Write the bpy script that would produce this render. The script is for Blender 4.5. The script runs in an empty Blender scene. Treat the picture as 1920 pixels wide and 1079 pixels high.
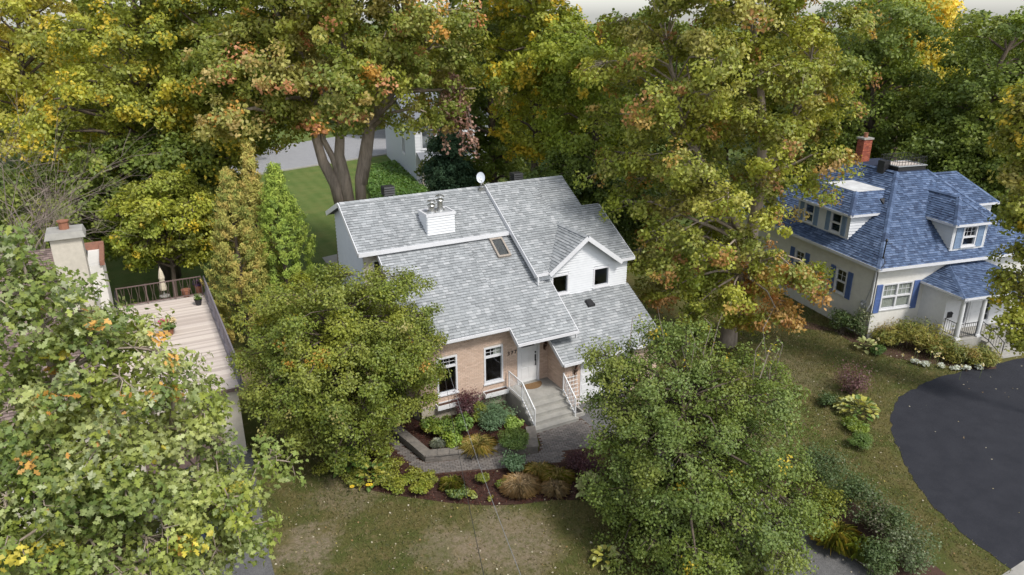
import bpy, math, random
import numpy as np
from mathutils import Matrix, Vector

S = bpy.context.scene
COL = S.collection
PI = math.pi
random.seed(7)

# ------------------------------------------------------------------ camera
F_PX, PITCH, ROLL, YAW = 1361.74, math.radians(20.521), math.radians(-0.0867), math.radians(28.062)
CAM = np.array([0.0, 0.0, 16.0])
fw = np.array([math.sin(YAW) * math.cos(PITCH), math.cos(YAW) * math.cos(PITCH), -math.sin(PITCH)])
rt = np.array([math.cos(YAW), -math.sin(YAW), 0.0])
up = np.cross(rt, fw)
r2 = math.cos(ROLL) * rt + math.sin(ROLL) * up
u2 = -math.sin(ROLL) * rt + math.cos(ROLL) * up
cd = bpy.data.cameras.new('camera')
cam = bpy.data.objects.new('camera', cd)
COL.objects.link(cam)
cam.matrix_world = Matrix(((r2[0], u2[0], -fw[0], CAM[0]), (r2[1], u2[1], -fw[1], CAM[1]), (r2[2], u2[2], -fw[2], CAM[2]), (0, 0, 0, 1)))
cd.sensor_fit = 'HORIZONTAL'
cd.sensor_width = 36.0
cd.lens = F_PX / 1920 * 36.0
cd.clip_start = 0.1
cd.clip_end = 3000
S.camera = cam

# ------------------------------------------------------------------ light
SUN_EL, SUN_AZ = math.radians(52), math.radians(164)      # azimuth clockwise from +y
w = bpy.data.worlds.new('World')
S.world = w
w.use_nodes = True
nt = w.node_tree
bg = nt.nodes['Background']
sky = nt.nodes.new('ShaderNodeTexSky')
sky.sky_type = 'NISHITA'
sky.sun_disc = False
sky.sun_elevation = SUN_EL
sky.sun_rotation = SUN_AZ
sky.air_density = 1.0
sky.dust_density = 1.2
sky.ozone_density = 1.0
hs = nt.nodes.new('ShaderNodeHueSaturation')          # thin overcast: paler, less blue
hs.inputs['Saturation'].default_value = 0.38
nt.links.new(sky.outputs[0], hs.inputs['Color'])
nt.links.new(hs.outputs[0], bg.inputs[0])
bg.inputs[1].default_value = 0.105
ld = bpy.data.lights.new('sun', 'SUN')
ld.energy = 1.5
ld.angle = math.radians(11)
ld.color = (1.0, 0.96, 0.90)
sun = bpy.data.objects.new('sun', ld)
COL.objects.link(sun)
sdir = Vector((math.sin(SUN_AZ) * math.cos(SUN_EL), math.cos(SUN_AZ) * math.cos(SUN_EL), math.sin(SUN_EL)))
sun.location = sdir * 80
sun.rotation_euler = sdir.to_track_quat('Z', 'Y').to_euler()
S.view_settings.view_transform = 'Standard'
S.view_settings.look = 'None'
S.view_settings.exposure = 1.15
S.view_settings.gamma = 1.0

# ------------------------------------------------------------------ pixel helpers (photo pixels 1920 x 1079)
def ray(px, py):
    d = r2 * (px - 960) + u2 * (539.5 - py) + fw * F_PX
    return d / np.linalg.norm(d)
def G(px, py, z=0.0):                       # point where the pixel's ray meets height z
    d = ray(px, py)
    return CAM + d * ((z - CAM[2]) / d[2])
def D(px, py, dist):                        # point on the pixel's ray at a horizontal distance
    d = ray(px, py)
    return CAM + d * (dist / math.hypot(d[0], d[1]))

# ------------------------------------------------------------------ materials
MATS = {}
def lin(r, g, b):
    f = lambda c: c / 12.92 if c <= 0.04045 else ((c + 0.055) / 1.055) ** 2.4
    return tuple(f(c / 255) for c in (r, g, b))
def mk(name):
    m = bpy.data.materials.new(name)
    m.use_nodes = True
    MATS[name] = m
    return m, m.node_tree.nodes, m.node_tree.links, m.node_tree.nodes['Principled BSDF']
def mat(name, c1, c2=None, scale=6.0, rough=0.7, bump=0.0, bscale=60.0, metal=0.0, detail=6.0, spec=0.4, stretch=None, dirt=0.0):
    m, n, l, p = mk(name)
    p.inputs['Roughness'].default_value = rough
    p.inputs['Metallic'].default_value = metal
    p.inputs['Specular IOR Level'].default_value = spec
    if c2 is None:
        c2 = tuple(c * 0.82 for c in c1)
    tc = n.new('ShaderNodeTexCoord')
    src = tc.outputs['Object']
    if stretch:
        mp = n.new('ShaderNodeMapping')
        mp.inputs['Scale'].default_value = stretch
        l.new(src, mp.inputs[0])
        src = mp.outputs[0]
    no = n.new('ShaderNodeTexNoise')
    no.inputs['Scale'].default_value = scale
    no.inputs['Detail'].default_value = detail
    no.inputs['Roughness'].default_value = 0.65
    l.new(src, no.inputs['Vector'])
    cr = n.new('ShaderNodeValToRGB')
    cr.color_ramp.elements[0].position = 0.32
    cr.color_ramp.elements[1].position = 0.68
    cr.color_ramp.elements[0].color = (*c1, 1)
    cr.color_ramp.elements[1].color = (*c2, 1)
    l.new(no.outputs['Fac'], cr.inputs[0])
    out = cr.outputs[0]
    if dirt:
        n2 = n.new('ShaderNodeTexNoise')
        n2.inputs['Scale'].default_value = 0.9
        n2.inputs['Detail'].default_value = 8
        l.new(tc.outputs['Object'], n2.inputs['Vector'])
        c3 = n.new('ShaderNodeValToRGB')
        c3.color_ramp.elements[0].position = 0.48
        c3.color_ramp.elements[1].position = 0.75
        c3.color_ramp.elements[1].color = (dirt, dirt, dirt, 1)
        l.new(n2.outputs['Fac'], c3.inputs[0])
        mx = n.new('ShaderNodeMix')
        mx.data_type = 'RGBA'
        l.new(c3.outputs[0], mx.inputs[0])
        l.new(out, mx.inputs[6])
        mx.inputs[7].default_value = tuple(c * 0.45 for c in c1) + (1,)
        out = mx.outputs[2]
    l.new(out, p.inputs['Base Color'])
    if bump:
        nb = n.new('ShaderNodeTexNoise')
        nb.inputs['Scale'].default_value = bscale
        nb.inputs['Detail'].default_value = 4
        l.new(src, nb.inputs['Vector'])
        b = n.new('ShaderNodeBump')
        b.inputs['Strength'].default_value = bump
        b.inputs['Distance'].default_value = 0.02
        l.new(nb.outputs['Fac'], b.inputs['Height'])
        l.new(b.outputs[0], p.inputs['Normal'])
    return m
def mat_attr(name, rough=0.8, trans=0.0, spec=0.25, grain=0.0):
    """colour from the per-face attribute 'col' (each leaf, shingle or brick has its own)"""
    m, n, l, p = mk(name)
    p.inputs['Roughness'].default_value = rough
    p.inputs['Specular IOR Level'].default_value = spec
    a = n.new('ShaderNodeAttribute')
    a.attribute_name = 'col'
    out = a.outputs['Color']
    if grain:
        tc = n.new('ShaderNodeTexCoord')
        no = n.new('ShaderNodeTexNoise')
        no.inputs['Scale'].default_value = 45
        no.inputs['Detail'].default_value = 5
        l.new(tc.outputs['Object'], no.inputs['Vector'])
        mr = n.new('ShaderNodeMapRange')
        mr.inputs[1].default_value = 0.3
        mr.inputs[2].default_value = 0.7
        mr.inputs[3].default_value = 1 - grain
        mr.inputs[4].default_value = 1 + grain
        l.new(no.outputs['Fac'], mr.inputs[0])
        n3 = n.new('ShaderNodeTexNoise')
        n3.inputs['Scale'].default_value = 0.7
        n3.inputs['Detail'].default_value = 7
        l.new(tc.outputs['Object'], n3.inputs['Vector'])
        mr3 = n.new('ShaderNodeMapRange')
        mr3.inputs[1].default_value = 0.3
        mr3.inputs[2].default_value = 0.7
        mr3.inputs[3].default_value = 0.86
        mr3.inputs[4].default_value = 1.1
        l.new(n3.outputs['Fac'], mr3.inputs[0])
        mm = n.new('ShaderNodeMath')
        mm.operation = 'MULTIPLY'
        l.new(mr.outputs[0], mm.inputs[0])
        l.new(mr3.outputs[0], mm.inputs[1])
        mx = n.new('ShaderNodeVectorMath')
        mx.operation = 'SCALE'
        l.new(out, mx.inputs[0])
        l.new(mm.outputs[0], mx.inputs['Scale'])
        out = mx.outputs[0]
    l.new(out, p.inputs['Base Color'])
    if trans:
        t = n.new('ShaderNodeBsdfTranslucent')
        sc = n.new('ShaderNodeVectorMath')
        sc.operation = 'MULTIPLY'
        sc.inputs[1].default_value = (1.35, 1.25, 0.7)
        l.new(out, sc.inputs[0])
        l.new(sc.outputs[0], t.inputs[0])
        mx = n.new('ShaderNodeMixShader')
        mx.inputs[0].default_value = trans
        l.new(p.outputs[0], mx.inputs[1])
        l.new(t.outputs[0], mx.inputs[2])
        l.new(mx.outputs[0], n['Material Output'].inputs[0])
    return m
def mat_random(name, cols, rough=0.85, grain=True):
    """colour drawn per object from a small palette"""
    m, n, l, p = mk(name)
    p.inputs['Roughness'].default_value = rough
    p.inputs['Specular IOR Level'].default_value = 0.25
    oi = n.new('ShaderNodeObjectInfo')
    cr = n.new('ShaderNodeValToRGB')
    cr.color_ramp.interpolation = 'CONSTANT'
    e = cr.color_ramp.elements
    while len(e) < len(cols):
        e.new(0.5)
    for i, c in enumerate(cols):
        e[i].position = i / len(cols)
        e[i].color = (*c, 1)
    l.new(oi.outputs['Random'], cr.inputs[0])
    l.new(cr.outputs[0], p.inputs['Base Color'])
    return m
def mat_glass(name, tint=(0.80, 0.83, 0.84)):
    m, n, l, p = mk(name)
    n.remove(p)
    tr = n.new('ShaderNodeBsdfTransparent')
    tr.inputs[0].default_value = (*tint, 1)
    gl = n.new('ShaderNodeBsdfGlossy')
    gl.inputs['Roughness'].default_value = 0.03
    gl.inputs[0].default_value = (0.9, 0.93, 1, 1)
    lw = n.new('ShaderNodeFresnel')
    lw.inputs[0].default_value = 1.55
    mx = n.new('ShaderNodeMixShader')
    ge = n.new('ShaderNodeNewGeometry')      # reflect only on the outer face of the pane
    iv = n.new('ShaderNodeMath'); iv.operation = 'SUBTRACT'; iv.inputs[0].default_value = 1.0
    l.new(ge.outputs['Backfacing'], iv.inputs[1])
    ml = n.new('ShaderNodeMath'); ml.operation = 'MULTIPLY'
    l.new(lw.outputs[0], ml.inputs[0]); l.new(iv.outputs[0], ml.inputs[1])
    l.new(ml.outputs[0], mx.inputs[0])
    l.new(tr.outputs[0], mx.inputs[1])
    l.new(gl.outputs[0], mx.inputs[2])
    l.new(mx.outputs[0], n['Material Output'].inputs[0])
    return m

mat('white_vinyl', (0.66, 0.67, 0.685), (0.61, 0.62, 0.635), 3, 0.5, 0.05, 30, dirt=0.10)
mat('white_paint', (0.68, 0.68, 0.68), (0.62, 0.62, 0.62), 5, 0.45, dirt=0.08)
mat('white_trim', (0.66, 0.66, 0.675), (0.60, 0.60, 0.62), 4, 0.4, dirt=0.12)
mat('grey_siding', (0.52, 0.55, 0.60), (0.47, 0.50, 0.55), 3, 0.5)
mat('mortar', (0.42, 0.35, 0.29), (0.37, 0.31, 0.26), 30, 0.95, 0.3, 80)
mat('concrete', (0.36, 0.345, 0.31), (0.27, 0.26, 0.235), 2.5, 0.9, 0.4, 60, dirt=0.35)
mat('foundation', (0.47, 0.42, 0.33), (0.38, 0.34, 0.27), 4, 0.9, 0.3, 50, dirt=0.3)
mat('dark_metal', (0.018, 0.018, 0.02), (0.03, 0.03, 0.032), 20, 0.45)
mat('bronze', (0.10, 0.045, 0.025), (0.05, 0.025, 0.015), 20, 0.4, metal=0.6)
mat('steel', (0.52, 0.52, 0.50), (0.36, 0.35, 0.33), 12, 0.32, metal=0.9)
mat('roof_underlay', (0.10, 0.11, 0.12), (0.07, 0.08, 0.09), 8, 0.95)
mat('blue_underlay', (0.02, 0.03, 0.06), (0.015, 0.02, 0.04), 8, 0.95)
mat('wood_floor', (0.24, 0.13, 0.06), (0.17, 0.09, 0.045), 3, 0.4, stretch=(1, 12, 1))
mat('interior', (0.16, 0.14, 0.12), (0.12, 0.11, 0.10), 2, 0.9)
mat('curtain', (0.66, 0.62, 0.52), (0.52, 0.49, 0.42), 2, 0.9, stretch=(14, 14, 0.3))
mat('coir', (0.22, 0.13, 0.06), (0.15, 0.09, 0.04), 25, 1.0, 0.6, 120)
mat('soil', (0.055, 0.028, 0.018), (0.09, 0.05, 0.035), 20, 1.0, 0.8, 60)
mat('mulch', (0.066, 0.028, 0.019), (0.028, 0.014, 0.010), 26, 1.0, 1.0, 50, detail=10)
mat('stucco', (0.70, 0.68, 0.63), (0.62, 0.60, 0.56), 3, 0.9, 0.35, 45, dirt=0.15)
mat('shutter_blue', (0.10, 0.16, 0.36), (0.08, 0.13, 0.30), 4, 0.5)
mat('shutter_pale', (0.22, 0.30, 0.42), (0.18, 0.25, 0.36), 4, 0.5)
mat('membrane', (0.66, 0.66, 0.65), (0.42, 0.42, 0.42), 1.2, 0.7, dirt=0.4)
mat('red_brick', (0.34, 0.09, 0.05), (0.24, 0.07, 0.045), 14, 0.9, 0.3, 60)
mat('red_mortar', (0.36, 0.26, 0.21), None, 20, 0.95)
mat('beige_stucco', (0.56, 0.51, 0.43), (0.46, 0.42, 0.35), 5, 0.95, 0.5, 40, dirt=0.2)
mat('copper_fascia', (0.30, 0.14, 0.09), (0.22, 0.11, 0.08), 5, 0.6)
mat('rail_brown', (0.16, 0.11, 0.10), (0.12, 0.085, 0.08), 12, 0.6)
mat('rail_mauve', (0.20, 0.18, 0.20), (0.16, 0.145, 0.16), 6, 0.6)
mat('deck_wood', (0.56, 0.49, 0.43), (0.42, 0.36, 0.32), 3, 0.85, 0.3, 40, stretch=(1, 10, 4), dirt=0.2)
mat('terracotta', (0.28, 0.12, 0.07), None, 10, 0.8)
mat('canvas', (0.62, 0.55, 0.42), (0.5, 0.44, 0.33), 6, 0.9)
mat('weathered_stone', (0.21, 0.185, 0.16), (0.13, 0.118, 0.105), 5, 0.95, 0.6, 40, dirt=0.3)
mat('bark', (0.15, 0.115, 0.085), (0.075, 0.058, 0.045), 7, 0.95, 1.0, 24, stretch=(1, 1, 0.18), detail=9)
mat('bark_grey', (0.40, 0.33, 0.265), (0.21, 0.17, 0.135), 7, 0.95, 1.0, 24, stretch=(1, 1, 0.2), detail=9)
mat('dead_wood', (0.27, 0.22, 0.185), (0.19, 0.155, 0.13), 8, 0.9)
mat('rubber', (0.015, 0.015, 0.016), None, 20, 0.8)
mat('cable', (0.03, 0.03, 0.03), None, 10, 0.6)
mat('cable_pale', (0.24, 0.24, 0.25), None, 10, 0.5)
mat('timber_edge', (0.36, 0.31, 0.26), (0.24, 0.21, 0.18), 8, 0.95, 0.4, 40)
mat('car_paint', (0.010, 0.016, 0.035), (0.009, 0.014, 0.030), 3, 0.18, spec=0.6)
mat('lamp_red', (0.30, 0.01, 0.01), None, 3, 0.2)
mat('lamp_clear', (0.6, 0.6, 0.62), None, 3, 0.15)
mat('plate_grey', (0.36, 0.37, 0.38), (0.30, 0.31, 0.32), 5, 0.5)
mat('fence_black', (0.02, 0.02, 0.022), None, 5, 0.5)
mat('petal_magenta', (0.50, 0.03, 0.14), (0.62, 0.06, 0.22), 30, 0.7)
mat('petal_yellow', (0.82, 0.58, 0.03), None, 10, 0.7)
mat('petal_white', (0.75, 0.72, 0.62), None, 10, 0.7)
mat('back_roof', (0.20, 0.21, 0.23), (0.15, 0.16, 0.18), 12, 0.9)
mat_glass('glass')
mat_glass('car_glass', (0.10, 0.11, 0.13))
mat_attr('leaf', 0.5, 0.34, 0.4)
mat_attr('needle', 0.7, 0.22, 0.2)
mat_attr('shingle', 0.92, 0, 0.2, grain=0.14)
mat_attr('piece', 0.9, 0, 0.25, grain=0.12)
GREY_SH = [(0.255, 0.268, 0.275), (0.275, 0.288, 0.295), (0.30, 0.312, 0.32), (0.225, 0.236, 0.243), (0.265, 0.278, 0.286), (0.345, 0.355, 0.362), (0.285, 0.297, 0.305)]
GREY_SH = [tuple(c * 1.1 for c in q) for q in GREY_SH]
BLUE_SH = [(0.048, 0.073, 0.135), (0.060, 0.090, 0.162), (0.074, 0.108, 0.19), (0.038, 0.056, 0.105), (0.054, 0.081, 0.148), (0.092, 0.128, 0.215)]
BLUE_SH = [(q[0] * 1.32, q[1] * 1.30, q[2] * 1.24) for q in BLUE_SH]
BROWN_SH = [(0.17, 0.125, 0.11), (0.21, 0.155, 0.135), (0.145, 0.108, 0.095), (0.24, 0.18, 0.16)]
mat_random('shingle_grey_single', GREY_SH)
mat_random('shingle_blue_single', BLUE_SH)
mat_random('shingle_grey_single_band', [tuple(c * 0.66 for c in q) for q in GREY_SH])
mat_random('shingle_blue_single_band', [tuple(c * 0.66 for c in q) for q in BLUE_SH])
PAVER = [(0.155, 0.138, 0.126), (0.185, 0.165, 0.15), (0.13, 0.118, 0.11), (0.17, 0.153, 0.14)]
mat_random('paver_single', PAVER)
mat_random('plank_single', [(0.56, 0.49, 0.44), (0.50, 0.43, 0.38), (0.60, 0.53, 0.47), (0.45, 0.385, 0.34)])

def mat_asphalt(name, c1, c2, lines=False):
    m = mat(name, c1, c2, 1.3, 0.85, 0.25, 140, detail=12)
    n, l = m.node_tree.nodes, m.node_tree.links
    p = n['Principled BSDF']
    src = p.inputs['Base Color'].links[0].from_socket
    tc = n.new('ShaderNodeTexCoord')
    sp = n.new('ShaderNodeTexNoise')
    sp.inputs['Scale'].default_value = 70
    sp.inputs['Detail'].default_value = 2
    l.new(tc.outputs['Object'], sp.inputs['Vector'])
    mr = n.new('ShaderNodeMapRange')
    mr.inputs[1].default_value, mr.inputs[2].default_value = 0.35, 0.75
    mr.inputs[3].default_value, mr.inputs[4].default_value = 0.6, 1.6
    p.inputs['Specular IOR Level'].default_value = 0.22
    l.new(sp.outputs['Fac'], mr.inputs[0])
    mx = n.new('ShaderNodeVectorMath')
    mx.operation = 'SCALE'
    l.new(src, mx.inputs[0])
    l.new(mr.outputs[0], mx.inputs['Scale'])
    out = mx.outputs[0]
    if lines:                                # pale scuffs and seams worn into the surface
        no = n.new('ShaderNodeTexNoise')
        no.inputs['Scale'].default_value = 0.16
        no.inputs['Detail'].default_value = 1.0
        l.new(tc.outputs['Object'], no.inputs['Vector'])
        a = n.new('ShaderNodeMath'); a.operation = 'SUBTRACT'; a.inputs[1].default_value = 0.5
        l.new(no.outputs['Fac'], a.inputs[0])
        b = n.new('ShaderNodeMath'); b.operation = 'ABSOLUTE'
        l.new(a.outputs[0], b.inputs[0])
        c = n.new('ShaderNodeMapRange')
        c.inputs[1].default_value, c.inputs[2].default_value = 0.0, 0.0035
        c.inputs[3].default_value, c.inputs[4].default_value = 0.07, 0.0
        l.new(b.outputs[0], c.inputs[0])
        mk2 = n.new('ShaderNodeMix'); mk2.data_type = 'RGBA'
        l.new(c.outputs[0], mk2.inputs[0])
        l.new(out, mk2.inputs[6])
        mk2.inputs[7].default_value = (0.16, 0.16, 0.17, 1)
        out = mk2.outputs[2]
    l.new(out, p.inputs['Base Color'])
    return m
mat_asphalt('asphalt_fresh', (0.019, 0.020, 0.026), (0.029, 0.030, 0.037))
mat_asphalt('asphalt_worn', (0.10, 0.098, 0.097), (0.145, 0.142, 0.14))
mat_asphalt('asphalt_road', (0.26, 0.26, 0.27), (0.31, 0.31, 0.32))

def mat_lawn():
    m, n, l, p = mk('lawn')
    p.inputs['Roughness'].default_value = 0.95
    p.inputs['Specular IOR Level'].default_value = 0.1
    geo = n.new('ShaderNodeNewGeometry')
    P = geo.outputs['Position']
    def noise(s, d=6, r=0.6):
        a = n.new('ShaderNodeTexNoise')
        a.inputs['Scale'].default_value = s
        a.inputs['Detail'].default_value = d
        a.inputs['Roughness'].default_value = r
        l.new(P, a.inputs['Vector'])
        return a.outputs['Fac']
    def ramp(f, a, b):
        r = n.new('ShaderNodeMapRange')
        r.interpolation_type = 'SMOOTHSTEP'
        r.inputs[1].default_value, r.inputs[2].default_value = a, b
        l.new(f, r.inputs[0])
        return r.outputs[0]
    def mix(f, a, b):
        x = n.new('ShaderNodeMix'); x.data_type = 'RGBA'
        if isinstance(f, float): x.inputs[0].default_value = f
        else: l.new(f, x.inputs[0])
        for s, v in ((6, a), (7, b)):
            if isinstance(v, tuple): x.inputs[s].default_value = (*v, 1)
            else: l.new(v, x.inputs[s])
        return x.outputs[2]
    def math2(op, a, b):
        x = n.new('ShaderNodeMath'); x.operation = op
        for i, v in enumerate((a, b)):
            if isinstance(v, float): x.inputs[i].default_value = v
            else: l.new(v, x.inputs[i])
        return x.outputs[0]
    green, olive, straw, dirt = (0.082, 0.096, 0.026), (0.130, 0.114, 0.042), (0.19, 0.15, 0.072), (0.26, 0.205, 0.145)
    c = mix(ramp(noise(0.55, 8), 0.38, 0.62), green, olive)
    c = mix(ramp(noise(1.7, 8, 0.7), 0.50, 0.72), c, straw)
    # worn, bare patches with their own outline
    def patch(x, y, r):
        v = n.new('ShaderNodeVectorMath'); v.operation = 'DISTANCE'
        v.inputs[1].default_value = (x, y, 0)
        l.new(P, v.inputs[0])
        d = math2('ADD', v.outputs['Value'], math2('MULTIPLY', math2('SUBTRACT', noise(0.9, 7, 0.7), 0.5), 4.5))
        return math2('MULTIPLY', math2('SUBTRACT', 1.0, ramp(d, r * 0.35, r)), ramp(noise(5, 6, 0.8), 0.30, 0.62))
    for x, y, r, k in ((8.9, 17.0, 2.4, 0.85), (7.2, 17.6, 1.5, 0.6), (3.1, 19.8, 1.5, 0.9), (26.0, 21.5, 3.2, 0.45), (19.5, 18.5, 2.6, 0.55), (5.0, 22.0, 1.6, 0.6), (3.6, 33.5, 2.4, 0.8)):
        f = math2('MULTIPLY', patch(x, y, r), k)
        c = mix(f, c, dirt)
    # the fine mown lawns behind the house are fresher
    sep = n.new('ShaderNodeSeparateXYZ')
    l.new(P, sep.inputs[0])
    wv = n.new('ShaderNodeTexWave'); wv.inputs['Scale'].default_value = 0.28; wv.inputs['Distortion'].default_value = 1.5; l.new(P, wv.inputs['Vector'])
    fresh = mix(ramp(noise(0.5, 9, 0.7), 0.35, 0.68), (0.085, 0.135, 0.032), (0.145, 0.165, 0.05))
    fresh = mix(math2('MULTIPLY', wv.outputs['Fac'], 0.35), fresh, (0.15, 0.19, 0.06))
    c = mix(ramp(sep.outputs['Y'], 36.0, 42.0), c, fresh)
    f = n.new('ShaderNodeMapRange')
    f.inputs[1].default_value, f.inputs[2].default_value = 0.3, 0.7
    f.inputs[3].default_value, f.inputs[4].default_value = 0.55, 1.45
    l.new(noise(14, 9, 0.8), f.inputs[0])
    s = n.new('ShaderNodeVectorMath'); s.operation = 'SCALE'
    l.new(c, s.inputs[0]); l.new(f.outputs[0], s.inputs['Scale'])
    l.new(s.outputs[0], p.inputs['Base Color'])
    b = n.new('ShaderNodeBump')
    b.inputs['Strength'].default_value = 0.9
    b.inputs['Distance'].default_value = 0.05
    l.new(noise(40, 5, 0.8), b.inputs['Height'])
    l.new(b.outputs[0], p.inputs['Normal'])
    return m
mat_lawn()
def flat_leaf(name, c):
    m, n, l, p = mk(name)
    p.inputs['Roughness'].default_value = 0.5
    oi = n.new('ShaderNodeObjectInfo')
    mr = n.new('ShaderNodeMapRange')
    mr.inputs[3].default_value, mr.inputs[4].default_value = 0.7, 1.3
    l.new(oi.outputs['Random'], mr.inputs[0])
    s = n.new('ShaderNodeVectorMath'); s.operation = 'SCALE'
    s.inputs[0].default_value = c
    l.new(mr.outputs[0], s.inputs['Scale'])
    l.new(s.outputs[0], p.inputs['Base Color'])
    t = n.new('ShaderNodeBsdfTranslucent')
    l.new(s.outputs[0], t.inputs[0])
    mx = n.new('ShaderNodeMixShader')
    mx.inputs[0].default_value = 0.25
    l.new(p.outputs[0], mx.inputs[1]); l.new(t.outputs[0], mx.inputs[2])
    l.new(mx.outputs[0], n['Material Output'].inputs[0])
flat_leaf('hosta_yellow', (0.42, 0.40, 0.075))
flat_leaf('hosta_green', (0.15, 0.24, 0.05))
flat_leaf('hosta_pale', (0.42, 0.44, 0.17))
flat_leaf('oak_green', (0.13, 0.17, 0.05))
flat_leaf('oak_pale', (0.30, 0.33, 0.17))
flat_leaf('oak_lime', (0.26, 0.30, 0.05))
flat_leaf('oak_rust', (0.45, 0.22, 0.05))

# ------------------------------------------------------------------ object helpers
def prop(o, label=None, cat=None, group=None, kind=None):
    for k, v in (('label', label), ('category', cat), ('group', group), ('kind', kind)):
        if v: o[k] = v
    return o
def thing(name, loc, label, cat, group=None, rz=0.0, scale=1.0):
    o = bpy.data.objects.new(name, None)
    o.empty_display_size = 0.3
    o.location = loc
    o.rotation_euler = (0, 0, rz)
    o.scale = (scale,) * 3
    COL.objects.link(o)
    return prop(o, label, cat, group)
def link(name, me, parent=None, loc=None, rot=None, scale=None):
    o = bpy.data.objects.new(name, me)
    COL.objects.link(o)
    if parent is not None: o.parent = parent
    if loc is not None: o.location = loc
    if rot is not None: o.rotation_euler = rot
    if scale is not None: o.scale = scale
    return o
class MB:
    """collects faces for one mesh; off is subtracted so parts sit in their thing's frame"""
    def __init__(s, off=(0, 0, 0)):
        s.v, s.f, s.c, s.off = [], [], [], np.array(off, float)
    def poly(s, pts, col=None):
        i = len(s.v)
        s.v += [tuple(p) for p in pts]
        s.f.append(tuple(range(i, i + len(pts))))
        s.c.append(col)
    def hexa(s, p, col=None):               # p: 4 bottom pts, 4 top pts (same order, counter-clockwise from above)
        i = len(s.v)
        s.v += [tuple(q) for q in p]
        for f in ((3, 2, 1, 0), (4, 5, 6, 7), (0, 1, 5, 4), (1, 2, 6, 5), (2, 3, 7, 6), (3, 0, 4, 7)):
            s.f.append(tuple(i + k for k in f))
            s.c.append(col)
        return s
    def box(s, x0, x1, y0, y1, z0, z1, col=None):
        return s.hexa([(x0, y0, z0), (x1, y0, z0), (x1, y1, z0), (x0, y1, z0), (x0, y0, z1), (x1, y0, z1), (x1, y1, z1), (x0, y1, z1)], col)
    def bar(s, a, b, w, h=None, upv=(0, 0, 1), col=None):
        a, b = np.array(a, float), np.array(b, float)
        h = h or w
        d = (b - a) / np.linalg.norm(b - a)
        u = np.array(upv, float)
        if abs(np.dot(u, d)) > 0.98: u = np.array((1.0, 0, 0))
        r = np.cross(d, u); r /= np.linalg.norm(r)
        u = np.cross(r, d)
        q = [a - r * w / 2 - u * h / 2, a + r * w / 2 - u * h / 2, a + r * w / 2 + u * h / 2, a - r * w / 2 + u * h / 2]
        return s.hexa(q + [x + (b - a) for x in q], col)
    def tube(s, pts, rad, n=6, caps=True, col=None):
        pts = [np.array(p, float) for p in pts]
        if not hasattr(rad, '__len__'): rad = [rad] * len(pts)
        base = len(s.v)
        ref = None
        for i, p in enumerate(pts):
            d = pts[min(i + 1, len(pts) - 1)] - pts[max(i - 1, 0)]
            d = d / (np.linalg.norm(d) + 1e-9)
            if ref is None:
                ref = np.array((1.0, 0, 0)) if abs(d[0]) < 0.9 else np.array((0, 1.0, 0))
            r = ref - d * np.dot(ref, d)
            r /= np.linalg.norm(r) + 1e-9
            ref = r
            b = np.cross(d, r)
            for k in range(n):
                a = 2 * PI * k / n
                s.v.append(tuple(p + (r * math.cos(a) + b * math.sin(a)) * rad[i]))
        for i in range(len(pts) - 1):
            for k in range(n):
                k2 = (k + 1) % n
                s.f.append((base + i * n + k, base + i * n + k2, base + (i + 1) * n + k2, base + (i + 1) * n + k))
                s.c.append(col)
        if caps:
            s.f.append(tuple(base + k for k in range(n))[::-1]); s.c.append(col)
            s.f.append(tuple(base + (len(pts) - 1) * n + k for k in range(n))); s.c.append(col)
        return s
    def lathe(s, c, prof, n=14, col=None):  # prof: (radius, z)
        return s.tube([(c[0], c[1], c[2] + z) for r, z in prof], [max(r, 0.001) for r, z in prof], n, True, col)
    def prism(s, poly, z0, z1, col=None):   # vertical prism over an xy polygon (counter-clockwise)
        i, n = len(s.v), len(poly)
        s.v += [(p[0], p[1], z0) for p in poly] + [(p[0], p[1], z1) for p in poly]
        s.f.append(tuple(range(i, i + n))[::-1]); s.f.append(tuple(range(i + n, i + 2 * n)))
        s.c += [col, col]
        for k in range(n):
            k2 = (k + 1) % n
            s.f.append((i + k, i + k2, i + n + k2, i + n + k)); s.c.append(col)
        return s
    def mesh(s, name, material, smooth=False):
        me = bpy.data.meshes.new(name)
        me.from_pydata([tuple(np.array(p) - s.off) for p in s.v], [], s.f)
        if any(c is not None for c in s.c):
            at = me.attributes.new('col', 'FLOAT_COLOR', 'FACE')
            buf = np.ones((len(s.f), 4), np.float32)
            buf[:, :3] = [c if c is not None else (0.3, 0.3, 0.3) for c in s.c]
            at.data.foreach_set('color', buf.ravel())
        me.materials.append(MATS[material])
        if smooth:
            me.polygons.foreach_set('use_smooth', [True] * len(me.polygons))
        me.update()
        return me
    def build(s, name, material, parent=None, smooth=False, kind=None, label=None):
        o = link(name, s.mesh(name, material, smooth), parent)
        return prop(o, label, None, None, kind)

def struct(name, pts, z, material, thick=0.0):
    m = MB()
    if thick: m.prism([(p[0], p[1]) for p in pts], z - thick, z)
    else: m.poly([(p[0], p[1], z) for p in pts])
    return m.build(name, material, None, kind='structure')
def V3(*a): return np.array(a, float)
def unit(v): v = np.array(v, float); return v / np.linalg.norm(v)

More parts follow.
